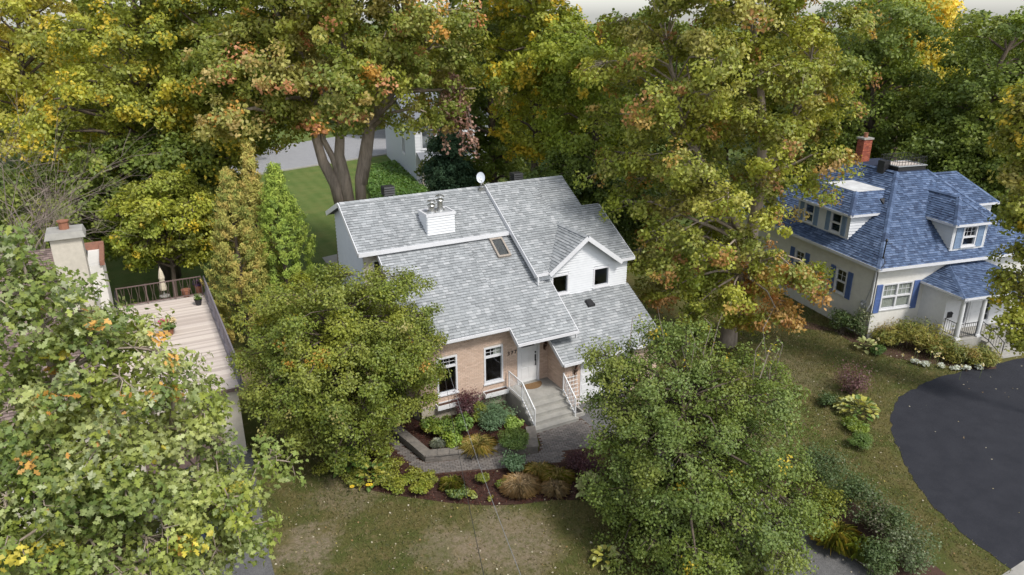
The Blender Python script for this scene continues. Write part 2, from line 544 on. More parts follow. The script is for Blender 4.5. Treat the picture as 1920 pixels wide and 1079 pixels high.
# ---- walls with openings: a wall lies in a plane O + u*U + v*(0,0,1), outward normal N
def cells(u0, u1, v0, v1, holes):
    us = sorted({u0, u1, *[h[0] for h in holes], *[h[1] for h in holes]})
    vs = sorted({v0, v1, *[h[2] for h in holes], *[h[3] for h in holes]})
    out = []
    for a, b in zip(us, us[1:]):
        for c, d in zip(vs, vs[1:]):
            if a < u0 or b > u1 or c < v0 or d > v1: continue
            if not any(h[0] <= a and b <= h[1] and h[2] <= c and d <= h[3] for h in holes):
                out.append((a, b, c, d))
    return out
class Wall:
    def __init__(s, O, U, N, off=(0, 0, 0)):
        s.O, s.U, s.N, s.off = V3(*O), unit(U), unit(N), off
    def P(s, u, v, n=0.0): return s.O + s.U * u + s.N * n + V3(0, 0, v)
    def slab(s, mb, u0, u1, v0, v1, n0, n1, col=None):
        q = [s.P(u0, v0, n1), s.P(u1, v0, n1), s.P(u1, v0, n0), s.P(u0, v0, n0)]
        mb.hexa(q + [p + V3(0, 0, v1 - v0) for p in q], col)
    def panel(s, name, material, parent, u0, u1, v0, v1, holes=(), t=0.2, n=0.0):
        mb = MB(s.off)
        for a, b, c, d in cells(u0, u1, v0, v1, list(holes)): s.slab(mb, a, b, c, d, n - t, n)
        return mb.build(name, material, parent)
    def bricks(s, parent, u0, u1, v0, v1, holes, pal, bl=0.21, bh=0.072, top=None, name='brick_face'):
        mb = MB(s.off)
        rr = random.Random(3)
        r = 0
        v = v0
        while v < v1 - 0.01:
            vt = min(v + bh - 0.010, v1)
            u = u0 - (bl / 2 if r % 2 else 0)
            while u < u1:
                a, b = max(u, u0), min(u + bl - 0.010, u1)
                segs = [(a, b)]
                for h in holes:
                    if h[2] < vt and h[3] > v:
                        segs = [q for a_, b_ in segs for q in ((a_, min(b_, h[0])), (max(a_, h[1]), b_)) if q[1] - q[0] > 0.012]
                for a_, b_ in segs:
                    if b_ - a_ < 0.012: continue
                    if top and v > top((a_ + b_) / 2): continue
                    c = np.array(rr.choice(pal)) * rr.uniform(0.92, 1.06)
                    s.slab(mb, a_, b_, v, vt, -0.02, 0.006 + rr.random() * 0.004, tuple(c))
                u += bl
            v += bh; r += 1
        return mb.build(name, 'piece', parent, kind='stuff')
    def siding(s, part, u0, u1, v0, v1, holes=(), h=0.12, top=None, material='white_vinyl', left=None, right=None):
        """lapped boards, each its own object; top/left/right may be functions of v giving limits"""
        v = v0
        while v < v1 - 0.02:
            vt = min(v + h, v1)
            vm = (v + vt) / 2
            a = max(u0, left(vm)) if left else u0
            b = min(u1, right(vm)) if right else u1
            segs = [(a, b)]
            for q in holes:
                if q[2] < vt - 0.01 and q[3] > v + 0.01:
                    segs = [z for a_, b_ in segs for z in ((a_, min(b_, q[0])), (max(a_, q[1]), b_)) if z[1] - z[0] > 0.02]
            for a_, b_ in segs:
                if b_ - a_ < 0.03: continue
                mb = MB(s.off)
                n0, n1 = 0.040, 0.003
                q = [s.P(a_, v, n0), s.P(b_, v, n0), s.P(b_, v, -0.03), s.P(a_, v, -0.03),
                     s.P(a_, vt, n1), s.P(b_, vt, n1), s.P(b_, vt, -0.03), s.P(a_, vt, -0.03)]
                mb.hexa(q)
                mb.build('siding_board', material, part)
            v += h
    def window(s, parent, u0, u1, v0, v1, fw_=0.07, split=None, mun=(), fmat='white_trim', depth=0.10, proud=0.03, sill=True, curtain=None, name='window', mul=None):
        mb = MB(s.off)
        for a, b, c, d in ((u0, u1, v0, v0 + fw_), (u0, u1, v1 - fw_, v1), (u0, u0 + fw_, v0 + fw_, v1 - fw_), (u1 - fw_, u1, v0 + fw_, v1 - fw_)):
            s.slab(mb, a, b, c, d, -depth, proud)
        w_ = mb.build(name, fmat, parent)
        iu0, iu1, iv0, iv1 = u0 + fw_, u1 - fw_, v0 + fw_, v1 - fw_
        mb = MB(s.off)
        s.slab(mb, iu0 - 0.01, iu1 + 0.01, iv0 - 0.01, iv1 + 0.01, -0.062, -0.056)
        mb.build('pane', 'glass', w_)
        if split:
            mb = MB(s.off); s.slab(mb, iu0, iu1, split - 0.045, split + 0.045, -0.08, proud - 0.008); mb.build('transom_bar', fmat, w_)
        if mul:
            mb = MB(s.off); s.slab(mb, mul - 0.05, mul + 0.05, iv0, iv1, -0.08, proud - 0.006); mb.build('mullion', fmat, w_)
        for (a, b, c, d) in mun:
            mb = MB(s.off); s.slab(mb, a, b, c, d, -0.054, -0.04); mb.build('muntin', fmat, w_)
        if sill:
            mb = MB(s.off); s.slab(mb, u0 - 0.04, u1 + 0.04, v0 - 0.06, v0 - 0.002, -0.02, proud + 0.04); mb.build('sill', fmat, w_)
        if curtain:
            mb = MB(s.off)
            a, b, c, d = curtain
            k = max(4, int((b - a) / 0.05))
            for i in range(k):
                x0, x1 = a + (b - a) * i / k, a + (b - a) * (i + 1) / k
                n_ = -0.072 - 0.012 * (i % 2); n2 = -0.072 - 0.012 * ((i + 1) % 2)
                mb.poly([s.P(x0, c, n_), s.P(x1, c, n2), s.P(x1, d, n2), s.P(x0, d, n_)])
            mb.build('curtain', 'curtain', w_)
        return w_

# ---- shingled roof planes
class Roof:
    def __init__(s, off=(0, 0, 0)):
        s.tabs, s.off = [], np.array(off, float)
    def plane(s, O, U, V, poly, expo=0.143, lift=0.004):
        """poly: convex (u, v) polygon in the plane; shingle tabs laid in courses along U"""
        O, U, V = V3(*O), unit(U), unit(V)
        N = np.cross(U, V)
        def span(v):
            xs = []
            n = len(poly)
            for i in range(n):
                (a, c), (b, d) = poly[i], poly[(i + 1) % n]
                if abs(c - d) < 1e-9: continue
                if min(c, d) - 1e-6 <= v <= max(c, d) + 1e-6:
                    xs.append(a + (b - a) * (v - c) / (d - c))
            return (min(xs), max(xs)) if len(xs) > 1 else None
        v0 = min(p[1] for p in poly); v1 = max(p[1] for p in poly)
        v = v0
        while v < v1 - 0.03:
            vt = min(v + expo, v1)
            lo, hi = span(v + 1e-4), span(vt - 1e-4)
            if lo and hi:
                u = min(lo[0], hi[0]) - random.random() * 0.3
                end = max(lo[1], hi[1])
                while u < end:
                    w_ = random.choice((0.15, 0.19, 0.24, 0.30))
                    b0, b1 = max(u, lo[0]), min(u + w_ - 0.006, lo[1])
                    t0, t1 = max(u, hi[0]), min(u + w_ - 0.006, hi[1])
                    full = (b0 == t0 == u) and (b1 == t1 == u + w_ - 0.006) and vt - v > expo - 1e-3
                    if b1 - b0 > 0.01 or t1 - t0 > 0.01:
                        if b1 < b0: b0 = b1 = (b0 + b1) / 2
                        if t1 < t0: t0 = t1 = (t0 + t1) / 2
                        s.tabs.append((O + N * lift, U, V, N, b0, b1, t0, t1, v, vt, random.choice((0.012, 0.026)), full, w_))
                    u += w_
            v += expo
    def build(s, roof, pal, single, inv=None, nsingle=300):
        wm = inv or Matrix.Identity(4)
        def dist(t):
            p = wm @ Vector(t[0] + t[1] * t[4] + t[2] * t[8])
            return (p - Vector(CAM)).length
        order = sorted(range(len(s.tabs)), key=lambda i: (not s.tabs[i][11], dist(s.tabs[i])))
        ind = set(order[:nsingle])
        rr = random.Random(11)
        mb = MB(s.off)
        proto = {}
        for i, t in enumerate(s.tabs):
            O, U, V, N, b0, b1, t0, t1, v, vt, th, full, w_ = t
            if i in ind:
                key = (w_, th)
                if key not in proto:
                    m = MB(); e = vt - v
                    tab(m, V3(0, 0, 0), V3(1, 0, 0), V3(0, 1, 0), V3(0, 0, 1), 0, w_ - 0.006, 0, w_ - 0.006, 0, e, th)
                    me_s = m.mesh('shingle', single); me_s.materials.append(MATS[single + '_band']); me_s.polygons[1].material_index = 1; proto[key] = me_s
                o = link('shingle', proto[key], roof)
                p = O + U * b0 + V * v - s.off
                o.matrix_basis = Matrix(((U[0], V[0], N[0], p[0]), (U[1], V[1], N[1], p[1]), (U[2], V[2], N[2], p[2]), (0, 0, 0, 1)))
            else:
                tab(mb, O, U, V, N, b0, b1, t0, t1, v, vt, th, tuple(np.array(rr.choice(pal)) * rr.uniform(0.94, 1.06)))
        mb.build('shingle_field', 'shingle', roof, kind='stuff')
def tab(m, O, U, V, N, b0, b1, t0, t1, v, vt, th, col=None):
    P = lambda u, w_, n: O + U * u + V * w_ + N * n
    A, B, C_, D_ = P(b0, v, th), P(b1, v, th), P(t1, vt + 0.01, 0.002), P(t0, vt + 0.01, 0.002)
    a, b = P(b0, v, -0.002), P(b1, v, -0.002)
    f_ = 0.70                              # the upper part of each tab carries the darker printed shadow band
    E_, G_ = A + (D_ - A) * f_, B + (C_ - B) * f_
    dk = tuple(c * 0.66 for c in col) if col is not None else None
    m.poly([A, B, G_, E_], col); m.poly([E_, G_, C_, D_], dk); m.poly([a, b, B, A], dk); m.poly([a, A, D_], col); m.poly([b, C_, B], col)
def slab_roof(name, material, parent, polys, off, t=0.14):
    """solid sloping slabs (each a list of 3-D top corners) that carry the shingles"""
    mb = MB(off)
    for pts in polys:
        i, n = len(mb.v), len(pts)
        mb.v += [tuple(p) for p in pts] + [(p[0], p[1], p[2] - t) for p in pts]
        mb.f.append(tuple(range(i, i + n))); mb.f.append(tuple(range(i + n, i + 2 * n))[::-1])
        for k in range(n):
            k2 = (k + 1) % n
            mb.f.append((i + k2, i + k, i + n + k, i + n + k2))
        mb.c += [None] * (n + 2)
    return mb.build(name, material, parent)
def lay(rf, pts, u_hint):
    """lay shingles on a planar convex polygon of 3-D points; u_hint: direction along the courses"""
    pts = [V3(*p) for p in pts]
    U = unit(u_hint)
    nrm = None
    for i in range(1, len(pts) - 1):
        c = np.cross(pts[i] - pts[0], pts[i + 1] - pts[0])
        if np.linalg.norm(c) > 1e-6: nrm = unit(c); break
    if nrm[2] < 0: nrm = -nrm
    U = unit(U - nrm * np.dot(U, nrm))
    V = np.cross(nrm, U)
    if V[2] < 0: U, V = -U, -V
    lo = min(pts, key=lambda p: np.dot(p, V))
    rf.plane(lo, U, V, [(np.dot(p - lo, U), np.dot(p - lo, V)) for p in pts])

# ------------------------------------------------------------------ foliage helpers
LEAF4 = np.array([(-0.5, 0, 0.0), (0.02, -0.34, 0.06), (0.5, 0, -0.05), (0.02, 0.34, 0.06)])
LEAF6 = np.array([(-0.5, 0, 0), (-0.22, -0.3, 0.05), (0.1, -0.42, 0.0), (0.5, 0, -0.08), (0.1, 0.42, 0.0), (-0.22, 0.3, 0.05)])
MAPLE = np.array([(-0.45, 0, 0), (-0.15, -0.22, 0.03), (-0.05, -0.5, -0.02), (0.14, -0.22, 0.03), (0.5, 0, -0.06), (0.14, 0.22, 0.03), (-0.05, 0.5, -0.02), (-0.15, 0.22, 0.03)])
OAK = np.array([(-0.55, 0, 0), (-0.20, -0.28, 0), (-0.06, -0.12, 0.02), (0.10, -0.38, -0.02), (0.24, -0.16, 0.02), (0.52, 0, -0.05),
                (0.24, 0.16, 0.02), (0.10, 0.38, -0.02), (-0.06, 0.12, 0.02), (-0.20, 0.28, 0)])
NEEDLE = np.array([(-0.5, -0.10, 0), (0.5, -0.16, 0), (0.62, 0.10, 0.04), (-0.4, 0.12, 0.02)])
BLADE = np.array([(-0.03, 0, 0), (0.03, 0, 0), (0.022, 0.55, 0.14), (0.0, 1.0, 0.42), (-0.022, 0.55, 0.14)])

def poly_mesh(name, V, k, col, material):
    """V: (N*k, 3) corners of N separate k-gons, col: (N, 3)"""
    N = len(V) // k
    me = bpy.data.meshes.new(name)
    me.vertices.add(N * k); me.loops.add(N * k); me.polygons.add(N)
    me.vertices.foreach_set('co', V.astype(np.float32).ravel())
    me.loops.foreach_set('vertex_index', np.arange(N * k, dtype=np.int32))
    me.polygons.foreach_set('loop_start', np.arange(0, N * k, k, dtype=np.int32))
    me.update(calc_edges=True)
    col = col * {'crown': 2.05, 'foliage': 1.5, 'shoot_leaves': 1.75, 'ground_cover': 1.4, 'undergrowth': 1.3, 'blades': 1.45}.get(name, 1.0)
    at = me.attributes.new('col', 'FLOAT_COLOR', 'FACE')
    b = np.ones((N, 4), np.float32); b[:, :3] = col
    at.data.foreach_set('color', b.ravel())
    me.materials.append(MATS[material])
    return me
def nrmz(a): return a / (np.linalg.norm(a, axis=1, keepdims=True) + 1e-9)
def leaf_verts(rng, P, N, size, tmpl, tang=None):
    n = len(P)
    N = nrmz(N)
    T = rng.normal(size=(n, 3)) if tang is None else tang
    T = nrmz(T - N * np.sum(T * N, axis=1, keepdims=True))
    B = np.cross(N, T)
    s = size[:, None, None]
    return (P[:, None, :] + s * (tmpl[None, :, 0, None] * T[:, None, :] + tmpl[None, :, 1, None] * B[:, None, :] + tmpl[None, :, 2, None] * N[:, None, :])).reshape(-1, 3)

def pick(rng, pal, n):
    w_ = np.array([p[1] for p in pal], float); w_ /= w_.sum()
    return np.array([p[0] for p in pal])[rng.choice(len(pal), n, p=w_)]

def crown(rng, blobs, nb, nc, nl, rb, rc, pal, tips=None, tip_p=0.0, leaf=0.2, flat=0.55, droop=0.25, tmpl=LEAF4, inner=0.35, tip_h=None, tint=()):
    """boughs -> clumps -> leaves; returns leaf positions, normals, sizes, colours and the bough/clump centres"""
    W = np.array([b[3] * b[4] * b[5] for b in blobs]) ** (2 / 3); W /= W.sum()
    boughs, cent = [], []
    for i in range(nb):
        best, bd = None, -1
        for _ in range(7):
            b = blobs[rng.choice(len(blobs), p=W)]
            d = rng.normal(size=3); d /= np.linalg.norm(d)
            r = inner + (1 - inner) * rng.random() ** 0.45
            p = np.array(b[:3]) + d * r * np.array(b[3:6])
            dd = min([np.linalg.norm(p - q) for q in boughs] or [9e9])
            if dd > bd: best, bd, bc = p, dd, np.array(b[:3])
        boughs.append(best); cent.append(bc)
    boughs, cent = np.array(boughs), np.array(cent)
    bcol = pick(rng, pal, nb)
    # clumps
    bi = np.repeat(np.arange(nb), nc)
    d = nrmz(rng.normal(size=(nb * nc, 3)))
    rad = rb * rng.random((nb * nc, 1)) ** 0.5 * rng.uniform(0.75, 1.25, (nb, 1))[bi]
    cl = boughs[bi] + d * rad * np.array([1, 1, flat])
    out = nrmz(boughs - cent)[bi]
    hd = np.linalg.norm((cl - boughs[bi])[:, :2], axis=1)
    cl[:, 2] -= droop * hd ** 1.6 / max(rb, 0.3) ** 0.6
    ccol = bcol[bi] * 0.6 + pick(rng, pal, nb * nc) * 0.4
    if tips is not None:
        tp = np.full(nb * nc, tip_p)
        if tip_h is not None:
            tp = tp * np.clip((cl[:, 2] - tip_h[0]) / (tip_h[1] - tip_h[0]), 0, 1)
        outer = np.sum((cl - boughs[bi]) * out, axis=1) > 0
        hit = (rng.random(nb * nc) < tp) & outer
        tcol = pick(rng, tips, nb * nc)
    # leaves
    li = np.repeat(np.arange(nb * nc), nl)
    d = nrmz(rng.normal(size=(len(li), 3)))
    rr = rc * rng.random((len(li), 1)) ** 0.42 * rng.uniform(0.7, 1.3, (nb * nc, 1))[li]
    P = cl[li] + d * rr * np.array([1, 1, 0.75])
    P[:, 2] -= droop * 0.6 * rr[:, 0] * rng.random(len(li))
    N = 0.55 * nrmz(P - boughs[bi][li]) + 0.35 * out[li] + np.array([0, 0, 0.5]) + 0.55 * rng.normal(size=P.shape)
    size = leaf * rng.uniform(0.65, 1.3, len(li))
    col = ccol[li] * 0.72 + pick(rng, pal, len(li)) * 0.28
    if tips is not None:                   # only the outward end of a spray has turned
        m_ = hit[li] & (np.sum((P - cl[li]) * (out[li] + np.array([0, 0, -0.25])), axis=1) > 0.08 * rc)
        col[m_] = col[m_] * 0.25 + tcol[li][m_] * 0.75 / 1.35
    for tc_, tr_, tcols, tk in tint:       # a part of the crown that has turned colour
        m_ = (np.linalg.norm(cl - np.array(tc_), axis=1) < tr_ * rng.uniform(0.6, 1.1, len(cl))) & (rng.random(len(cl)) < tk)
        cc_ = pick(rng, tcols, len(cl)) / 1.4
        col[m_[li]] = col[m_[li]] * 0.3 + cc_[li][m_[li]] * 0.7
    col *= rng.uniform(0.78, 1.22, (len(li), 1))
    return P, N, size, col, boughs, cl, bi

def wood(rng, stems, boughs, cl, bi, r_limb=0.10, twig=0.022, side=6, twigs=True):
    """trunks, limbs to every bough and twigs to every clump; stems: list of [(x,y,z,r), ...]"""
    mb = MB()
    nodes = []
    for st in stems:
        pts, rad = [p[:3] for p in st], [p[3] for p in st]
        mb.tube(pts, rad, 10)
        for a, b in zip(st, st[1:]):
            for t in (0, 0.25, 0.5, 0.75):
                q = np.array(a) * (1 - t) + np.array(b) * t
                nodes.append(q)
        nodes.append(np.array(st[-1]))
    nodes = np.array(nodes)
    zmin = nodes[:, 2].min()
    zmax = nodes[:, 2].max()
    for i, b in enumerate(boughs):
        dv = b - nodes[:, :3]
        cost = np.linalg.norm(dv, axis=1) + np.where(dv[:, 2] < 0.25 * np.linalg.norm(dv[:, :2], axis=1), 2.5, 0) + np.where(nodes[:, 2] < zmin + 0.22 * (zmax - zmin), 6, 0)
        nd = nodes[np.argmin(cost)]
        a = nd[:3]
        L = np.linalg.norm(b - a)
        r0 = min(nd[3] * 0.7, r_limb * (0.5 + L * 0.14))
        m1 = a + (b - a) * 0.35 + np.array([0, 0, 0.12 * L]) + rng.normal(size=3) * 0.05 * L
        m2 = a + (b - a) * 0.7 + np.array([0, 0, 0.12 * L]) + rng.normal(size=3) * 0.05 * L
        mb.tube([a, m1, m2, b], [r0, r0 * 0.75, r0 * 0.5, r0 * 0.28], side, False)
        if twigs:
            for c in cl[bi == i]:
                m = (b + c) / 2 + rng.normal(size=3) * 0.1
                mb.tube([m2 * 0.3 + b * 0.7, m, c], [twig * 1.3, twig, twig * 0.4], 3, False)
    return mb

def tree(name, label, base, stems, blobs, seed, nb, nc, nl, rb, rc, pal, group=None, bark='bark', material='leaf', r_limb=0.12, twigs=True, tmpl=LEAF4, cat='tree', twig=0.022, **kw):
    """blobs and stems are given relative to the base"""
    rng = np.random.default_rng(seed)
    t = thing(name, tuple(base), label, cat, group)
    P, N, size, col, bo, cl, bi = crown(rng, blobs, nb, nc, nl, rb, rc, pal, tmpl=tmpl, **kw)
    link('trunk', wood(rng, stems, bo, cl, bi, r_limb, twig, twigs=twigs).mesh('trunk', bark, True), t)
    link('crown', poly_mesh('crown', leaf_verts(rng, P, N, size, tmpl), len(tmpl), col, material), t)
    return t
def clone(t, loc, label, rz=0.0, scale=(1, 1, 1), group=None):
    c = t.copy(); COL.objects.link(c)
    c.location = loc; c.rotation_euler = (0, 0, rz); c.scale = scale
    c['label'] = label
    if group: c['group'] = group
    for ch in list(t.children):
        k = ch.copy(); COL.objects.link(k); k.parent = c
    return c
def trunk(h, r, lean=(0, 0), seed=0, n=6, fork=None):
    rng = np.random.default_rng(seed)
    pts = []
    for i in range(n + 1):
        f = i / n
        flare = 1.45 if i == 0 else 1.0
        pts.append((lean[0] * f ** 1.3 + rng.normal() * 0.04 * h * 0.25 * (i > 0), lean[1] * f ** 1.3 + rng.normal() * 0.04 * h * 0.25 * (i > 0), h * f - 0.15 * (i == 0), r * flare * (1 - 0.82 * f)))
    return pts

def shrub(name, label, cat, base, rx, rz, n, pal, leaf, seed, group=None, up=0.5, tmpl=LEAF4, material='leaf', stems=10, lump=7, spiky=0.0, ry=None):
    """a bushy plant: real stems from the ground and leaves in lumps through its volume"""
    rng = np.random.default_rng(seed)
    ry = ry or rx
    t = thing(name, tuple(base), label, cat, group)
    c = np.array([0, 0, rz * 0.55])
    lp = nrmz(rng.normal(size=(lump, 3))) * np.array([rx, ry, rz * 0.5]) * rng.uniform(0.3, 0.72, (lump, 1)) + c
    lp[:, 2] = np.maximum(lp[:, 2], rz * 0.22)
    li = rng.integers(0, lump, n)
    d = nrmz(rng.normal(size=(n, 3)))
    R = np.array([rx, ry, rz * 0.55]) * 0.52
    P = lp[li] + d * R * rng.random((n, 1)) ** 0.4
    if spiky:
        P += nrmz(P - np.array([0, 0, -rz * 0.2])) * (rng.random((n, 1)) ** 6) * spiky
    P[:, 2] = np.abs(P[:, 2]) + 0.02
    N = nrmz(P - lp[li]) * 0.7 + np.array([0, 0, up]) + 0.5 * rng.normal(size=(n, 3))
    col = pick(rng, pal, lump)[li] * 0.55 + pick(rng, pal, n) * 0.45
    col *= rng.uniform(0.75, 1.25, (n, 1))
    mb = MB()
    for i in range(stems):
        q = lp[i % lump] * rng.uniform(0.8, 1.05)
        b = np.array([rng.normal() * rx * 0.12, rng.normal() * ry * 0.12, -0.06])
        mb.tube([b, b * 0.4 + q * 0.6 + rng.normal(size=3) * 0.03, q], [0.02, 0.014, 0.006], 4, False)
    link('stems', mb.mesh('stems', 'bark'), t)
    link('foliage', poly_mesh('foliage', leaf_verts(rng, P, N, leaf * rng.uniform(0.6, 1.3, n), tmpl), len(tmpl), col, material), t)
    return t
def grass_clump(name, label, base, r, h, n, pal, seed, group=None, cat='ornamental grass', width=1.0, flop=0.6):
    rng = np.random.default_rng(seed)
    t = thing(name, tuple(base), label, cat, group)
    a = rng.random(n) * 2 * PI
    rad = r * 0.22 * rng.random(n) ** 0.5
    B = np.stack([np.cos(a) * rad, np.sin(a) * rad, np.full(n, -0.02)], 1)
    a2 = a + rng.normal(size=n) * 0.95
    outv = np.stack([np.cos(a2), np.sin(a2), np.zeros(n)], 1)
    L = h * rng.uniform(0.6, 1.15, n)
    spread = r * rng.random(n) ** 0.7
    side = np.stack([-np.sin(a2), np.cos(a2), np.zeros(n)], 1)
    V = np.zeros((n, 5, 3))
    w_ = 0.014 * width * rng.uniform(0.6, 1.3, n)
    for k, (f, zf, wf) in enumerate(((0, 0, 1), (0, 0, -1), (0.45, 0.85, -0.8), (1.0, 1 - flop * 0.5, 0), (0.45, 0.85, 0.8))):
        z = L * zf if k != 3 else L * (1 - flop * np.clip(spread / r, 0, 1) * rng.uniform(0.5, 1.1, n))
        V[:, k] = B + outv * (spread * f)[:, None] + side * (w_ * wf)[:, None]
        V[:, k, 2] += z
    col = pick(rng, pal, n) * rng.uniform(0.75, 1.25, (n, 1))
    link('blades', poly_mesh('blades', V.reshape(-1, 3), 5, col, 'leaf'), t)
    return t
HOSTA_ME = {}
def hosta(label, base, r, h, n, mats, seed, size=0.3, group=None, name='hosta', cat='hosta'):
    """a mound of broad heart-shaped leaves, each leaf an object"""
    rng = np.random.default_rng(seed)
    t = thing(name, tuple(base), label, cat, group)
    for m in mats:
        if m not in HOSTA_ME:
            mb = MB()
            K = 7
            out = [(0, 0.0), (0.14, 0.10), (0.36, 0.20), (0.38, 0.42), (0.30, 0.68), (0.14, 0.90), (0, 1.05)]
            for i in range(K - 1):
                (w0, y0), (w1, y1) = out[i], out[i + 1]
                z0, z1 = 0.22 * math.sin(y0 * 2.0), 0.22 * math.sin(y1 * 2.0)
                for s_ in (-1, 1):
                    q = [(0, y0, z0 - 0.05), (s_ * w0, y0, z0 + 0.04 * (w0 > 0)), (s_ * w1, y1, z1 + 0.04 * (w1 > 0)), (0, y1, z1 - 0.05)]
                    if s_ > 0: q = q[::-1]
                    mb.poly(q)
            HOSTA_ME[m] = mb.mesh('leaf', m)
    for i in range(n):
        f = (i + 0.5) / n
        a = i * 2.39996 + rng.normal() * 0.2
        rr = r * (0.18 + 0.72 * f ** 0.7)
        z = h * (1 - 0.72 * f ** 1.5)
        s = size * rng.uniform(0.75, 1.2)
        o = link('leaf', HOSTA_ME[mats[int(rng.integers(len(mats)))]], t)
        o.location = (math.cos(a) * rr * 0.72, math.sin(a) * rr * 0.72, max(z, 0.05))
        o.rotation_euler = (math.radians(25 - 55 * f + rng.normal() * 12), rng.normal() * 0.25, a - PI / 2 + rng.normal() * 0.25)
        o.scale = (s, s, s)
    mb = MB()
    for i in range(14):
        a = i * 2.4
        mb.tube([(0.03 * math.cos(a), 0.03 * math.sin(a), -0.05), (r * 0.3 * math.cos(a), r * 0.3 * math.sin(a), h * 0.6)], [0.012, 0.008], 4, False)
    mb.build('stalks', 'leaf_stalk', t)
    return t
mat('leaf_stalk', (0.12, 0.16, 0.05), None, 10, 0.7)

# ================================================================== THE SETTING
lawn = MB()
lawn.poly([(-900, -300, 0), (900, -300, 0), (900, 1500, 0), (-900, 1500, 0)])
lawn.build('ground', 'lawn', None, kind='structure')

def smooth(pts, n=6):
    out = []
    P = [np.array(p[:2], float) for p in pts]
    for i in range(len(P) - 1):
        p0, p1, p2, p3 = P[max(i - 1, 0)], P[i], P[i + 1], P[min(i + 2, len(P) - 1)]
        for k in range(n):
            t = k / n
            out.append(0.5 * ((2 * p1) + (-p0 + p2) * t + (2 * p0 - 5 * p1 + 4 * p2 - p3) * t * t + (-p0 + 3 * p1 - 3 * p2 + p3) * t ** 3))
    out.append(P[-1])
    return out
edge = smooth([(21.3, 4.0), (22.0, 8.5), (22.3, 10.4), (22.95, 11.9), (23.75, 13.1), (24.8, 14.35), (26.3, 15.8), (28.1, 16.9), (30.2, 17.4), (32.2, 17.5), (34.0, 17.35), (35.6, 17.05), (40, 16.4), (60, 12)])
random.seed(5)
edge = [p + np.array([random.gauss(0, 0.035), random.gauss(0, 0.035)]) for p in edge]
struct('asphalt_driveway', list(reversed(edge)) + [(24, 3), (60, 3)], 0.012, 'asphalt_fresh', 0.05)
struct('driveway', [(15.25, -8), (18.0, -8), (18.12, 23.6), (15.25, 23.6)], 0.008, 'asphalt_worn', 0.04)
struct('shared_driveway', [(-0.9, -6), (1.4, -6), (1.75, 14), (1.95, 20), (2.5, 26.6), (-1.9, 26.6), (-1.9, 22.0), (-0.9, 19.5)], 0.008, 'asphalt_worn', 0.04)
struct('sidewalk', [G(1868, 1086)[:2], G(1925, 1052)[:2] + np.array([0.2, 0.05]), (30, 5.6), (22.5, 6.0)], 0.016, 'concrete', 0.04)
ra, rb_, rc_, rd_ = G(430, 336), G(640, 303), G(760, 232), G(440, 291)
road = [ra[:2] - (ra - rb_)[:2] * -1.2, rb_[:2] + (rb_ - ra)[:2] * 1.6, rc_[:2] + (rb_ - ra)[:2] * 1.2, rd_[:2] + (ra - rb_)[:2] * 1.0]
struct('road', road, 0.012, 'asphalt_road', 0.05)
k = MB()
a, b = road[0], road[1]
n_ = unit([-(b - a)[1], (b - a)[0], 0])[:2]
k.prism([a - n_ * 0.35, b - n_ * 0.35, b, a], 0, 0.12)
k.build('kerb', 'concrete', None, kind='structure')
struct('patio', [G(604, 484)[:2], G(638, 476)[:2], G(650, 505)[:2], G(632, 520)[:2]], 0.03, 'concrete', 0.05)

# timber edging along the driveway
t = thing('driveway_edging', (18.18, 10, 0), 'weathered pale edging strip between grey driveway and the leafy hedge', 'edging')
y = -2.0
while y < 15.5:
    m = MB((18.18, 10, 0)); m.box(18.13, 18.25, y, y + 2.38, -0.03, 0.09); m.build('plank', 'timber_edge', t); y += 2.4

# ---- paved path
OUT = [G(700, 801)[:2], G(728, 834)[:2], G(760, 866)[:2], G(792, 890)[:2], G(840, 889)[:2], G(897, 884)[:2], G(950, 881)[:2], G(993, 877)[:2], G(1057, 868)[:2], G(1060, 848)[:2], (14.3, 20.2), (15.22, 20.0), (15.22, 23.3)]
INN = [(15.02, 23.3), (15.02, 22.24), (12.9, 22.2), (12.75, 21.5), G(1008, 851)[:2], G(934, 855)[:2], G(798, 869)[:2], G(723, 806)[:2], (7.05, 27.2), (6.6, 27.3)]
PATH = [tuple(p) for p in OUT + INN]
def inside(x, y, poly):
    c = False
    for i in range(len(poly)):
        (x0, y0), (x1, y1) = poly[i - 1], poly[i]
        if (y0 > y) != (y1 > y) and x < (x1 - x0) * (y - y0) / (y1 - y0) + x0: c = not c
    return c
path = struct('garden_path', PATH, 0.02, 'soil', 0.05)
random.seed(9)
pv = []
row = 0
yy = 19.0
ang = math.radians(-18)
ca, sa = math.cos(ang), math.sin(ang)
for j in range(-60, 90):
    for i in range(-50, 60):
        u_ = i * 0.205 + (0.10 if j % 2 else 0); v_ = j * 0.105
        x, y = 11 + ca * u_ - sa * v_, 21.5 + sa * u_ + ca * v_
        if all(inside(x + dx, y + dy, PATH) for dx, dy in ((0, 0), (0.06, 0), (-0.06, 0), (0, 0.05), (0, -0.05))):
            pv.append((x, y))
pv.sort(key=lambda p: p[0] ** 2 + p[1] ** 2)
pm = MB()
pm.hexa([(-0.098, -0.048, -0.04), (0.098, -0.048, -0.04), (0.098, 0.048, -0.04), (-0.098, 0.048, -0.04), (-0.093, -0.043, 0.024), (0.093, -0.043, 0.024), (0.093, 0.043, 0.024), (-0.093, 0.043, 0.024)])
pmesh = pm.mesh('paver', 'paver_single')
rest = MB()
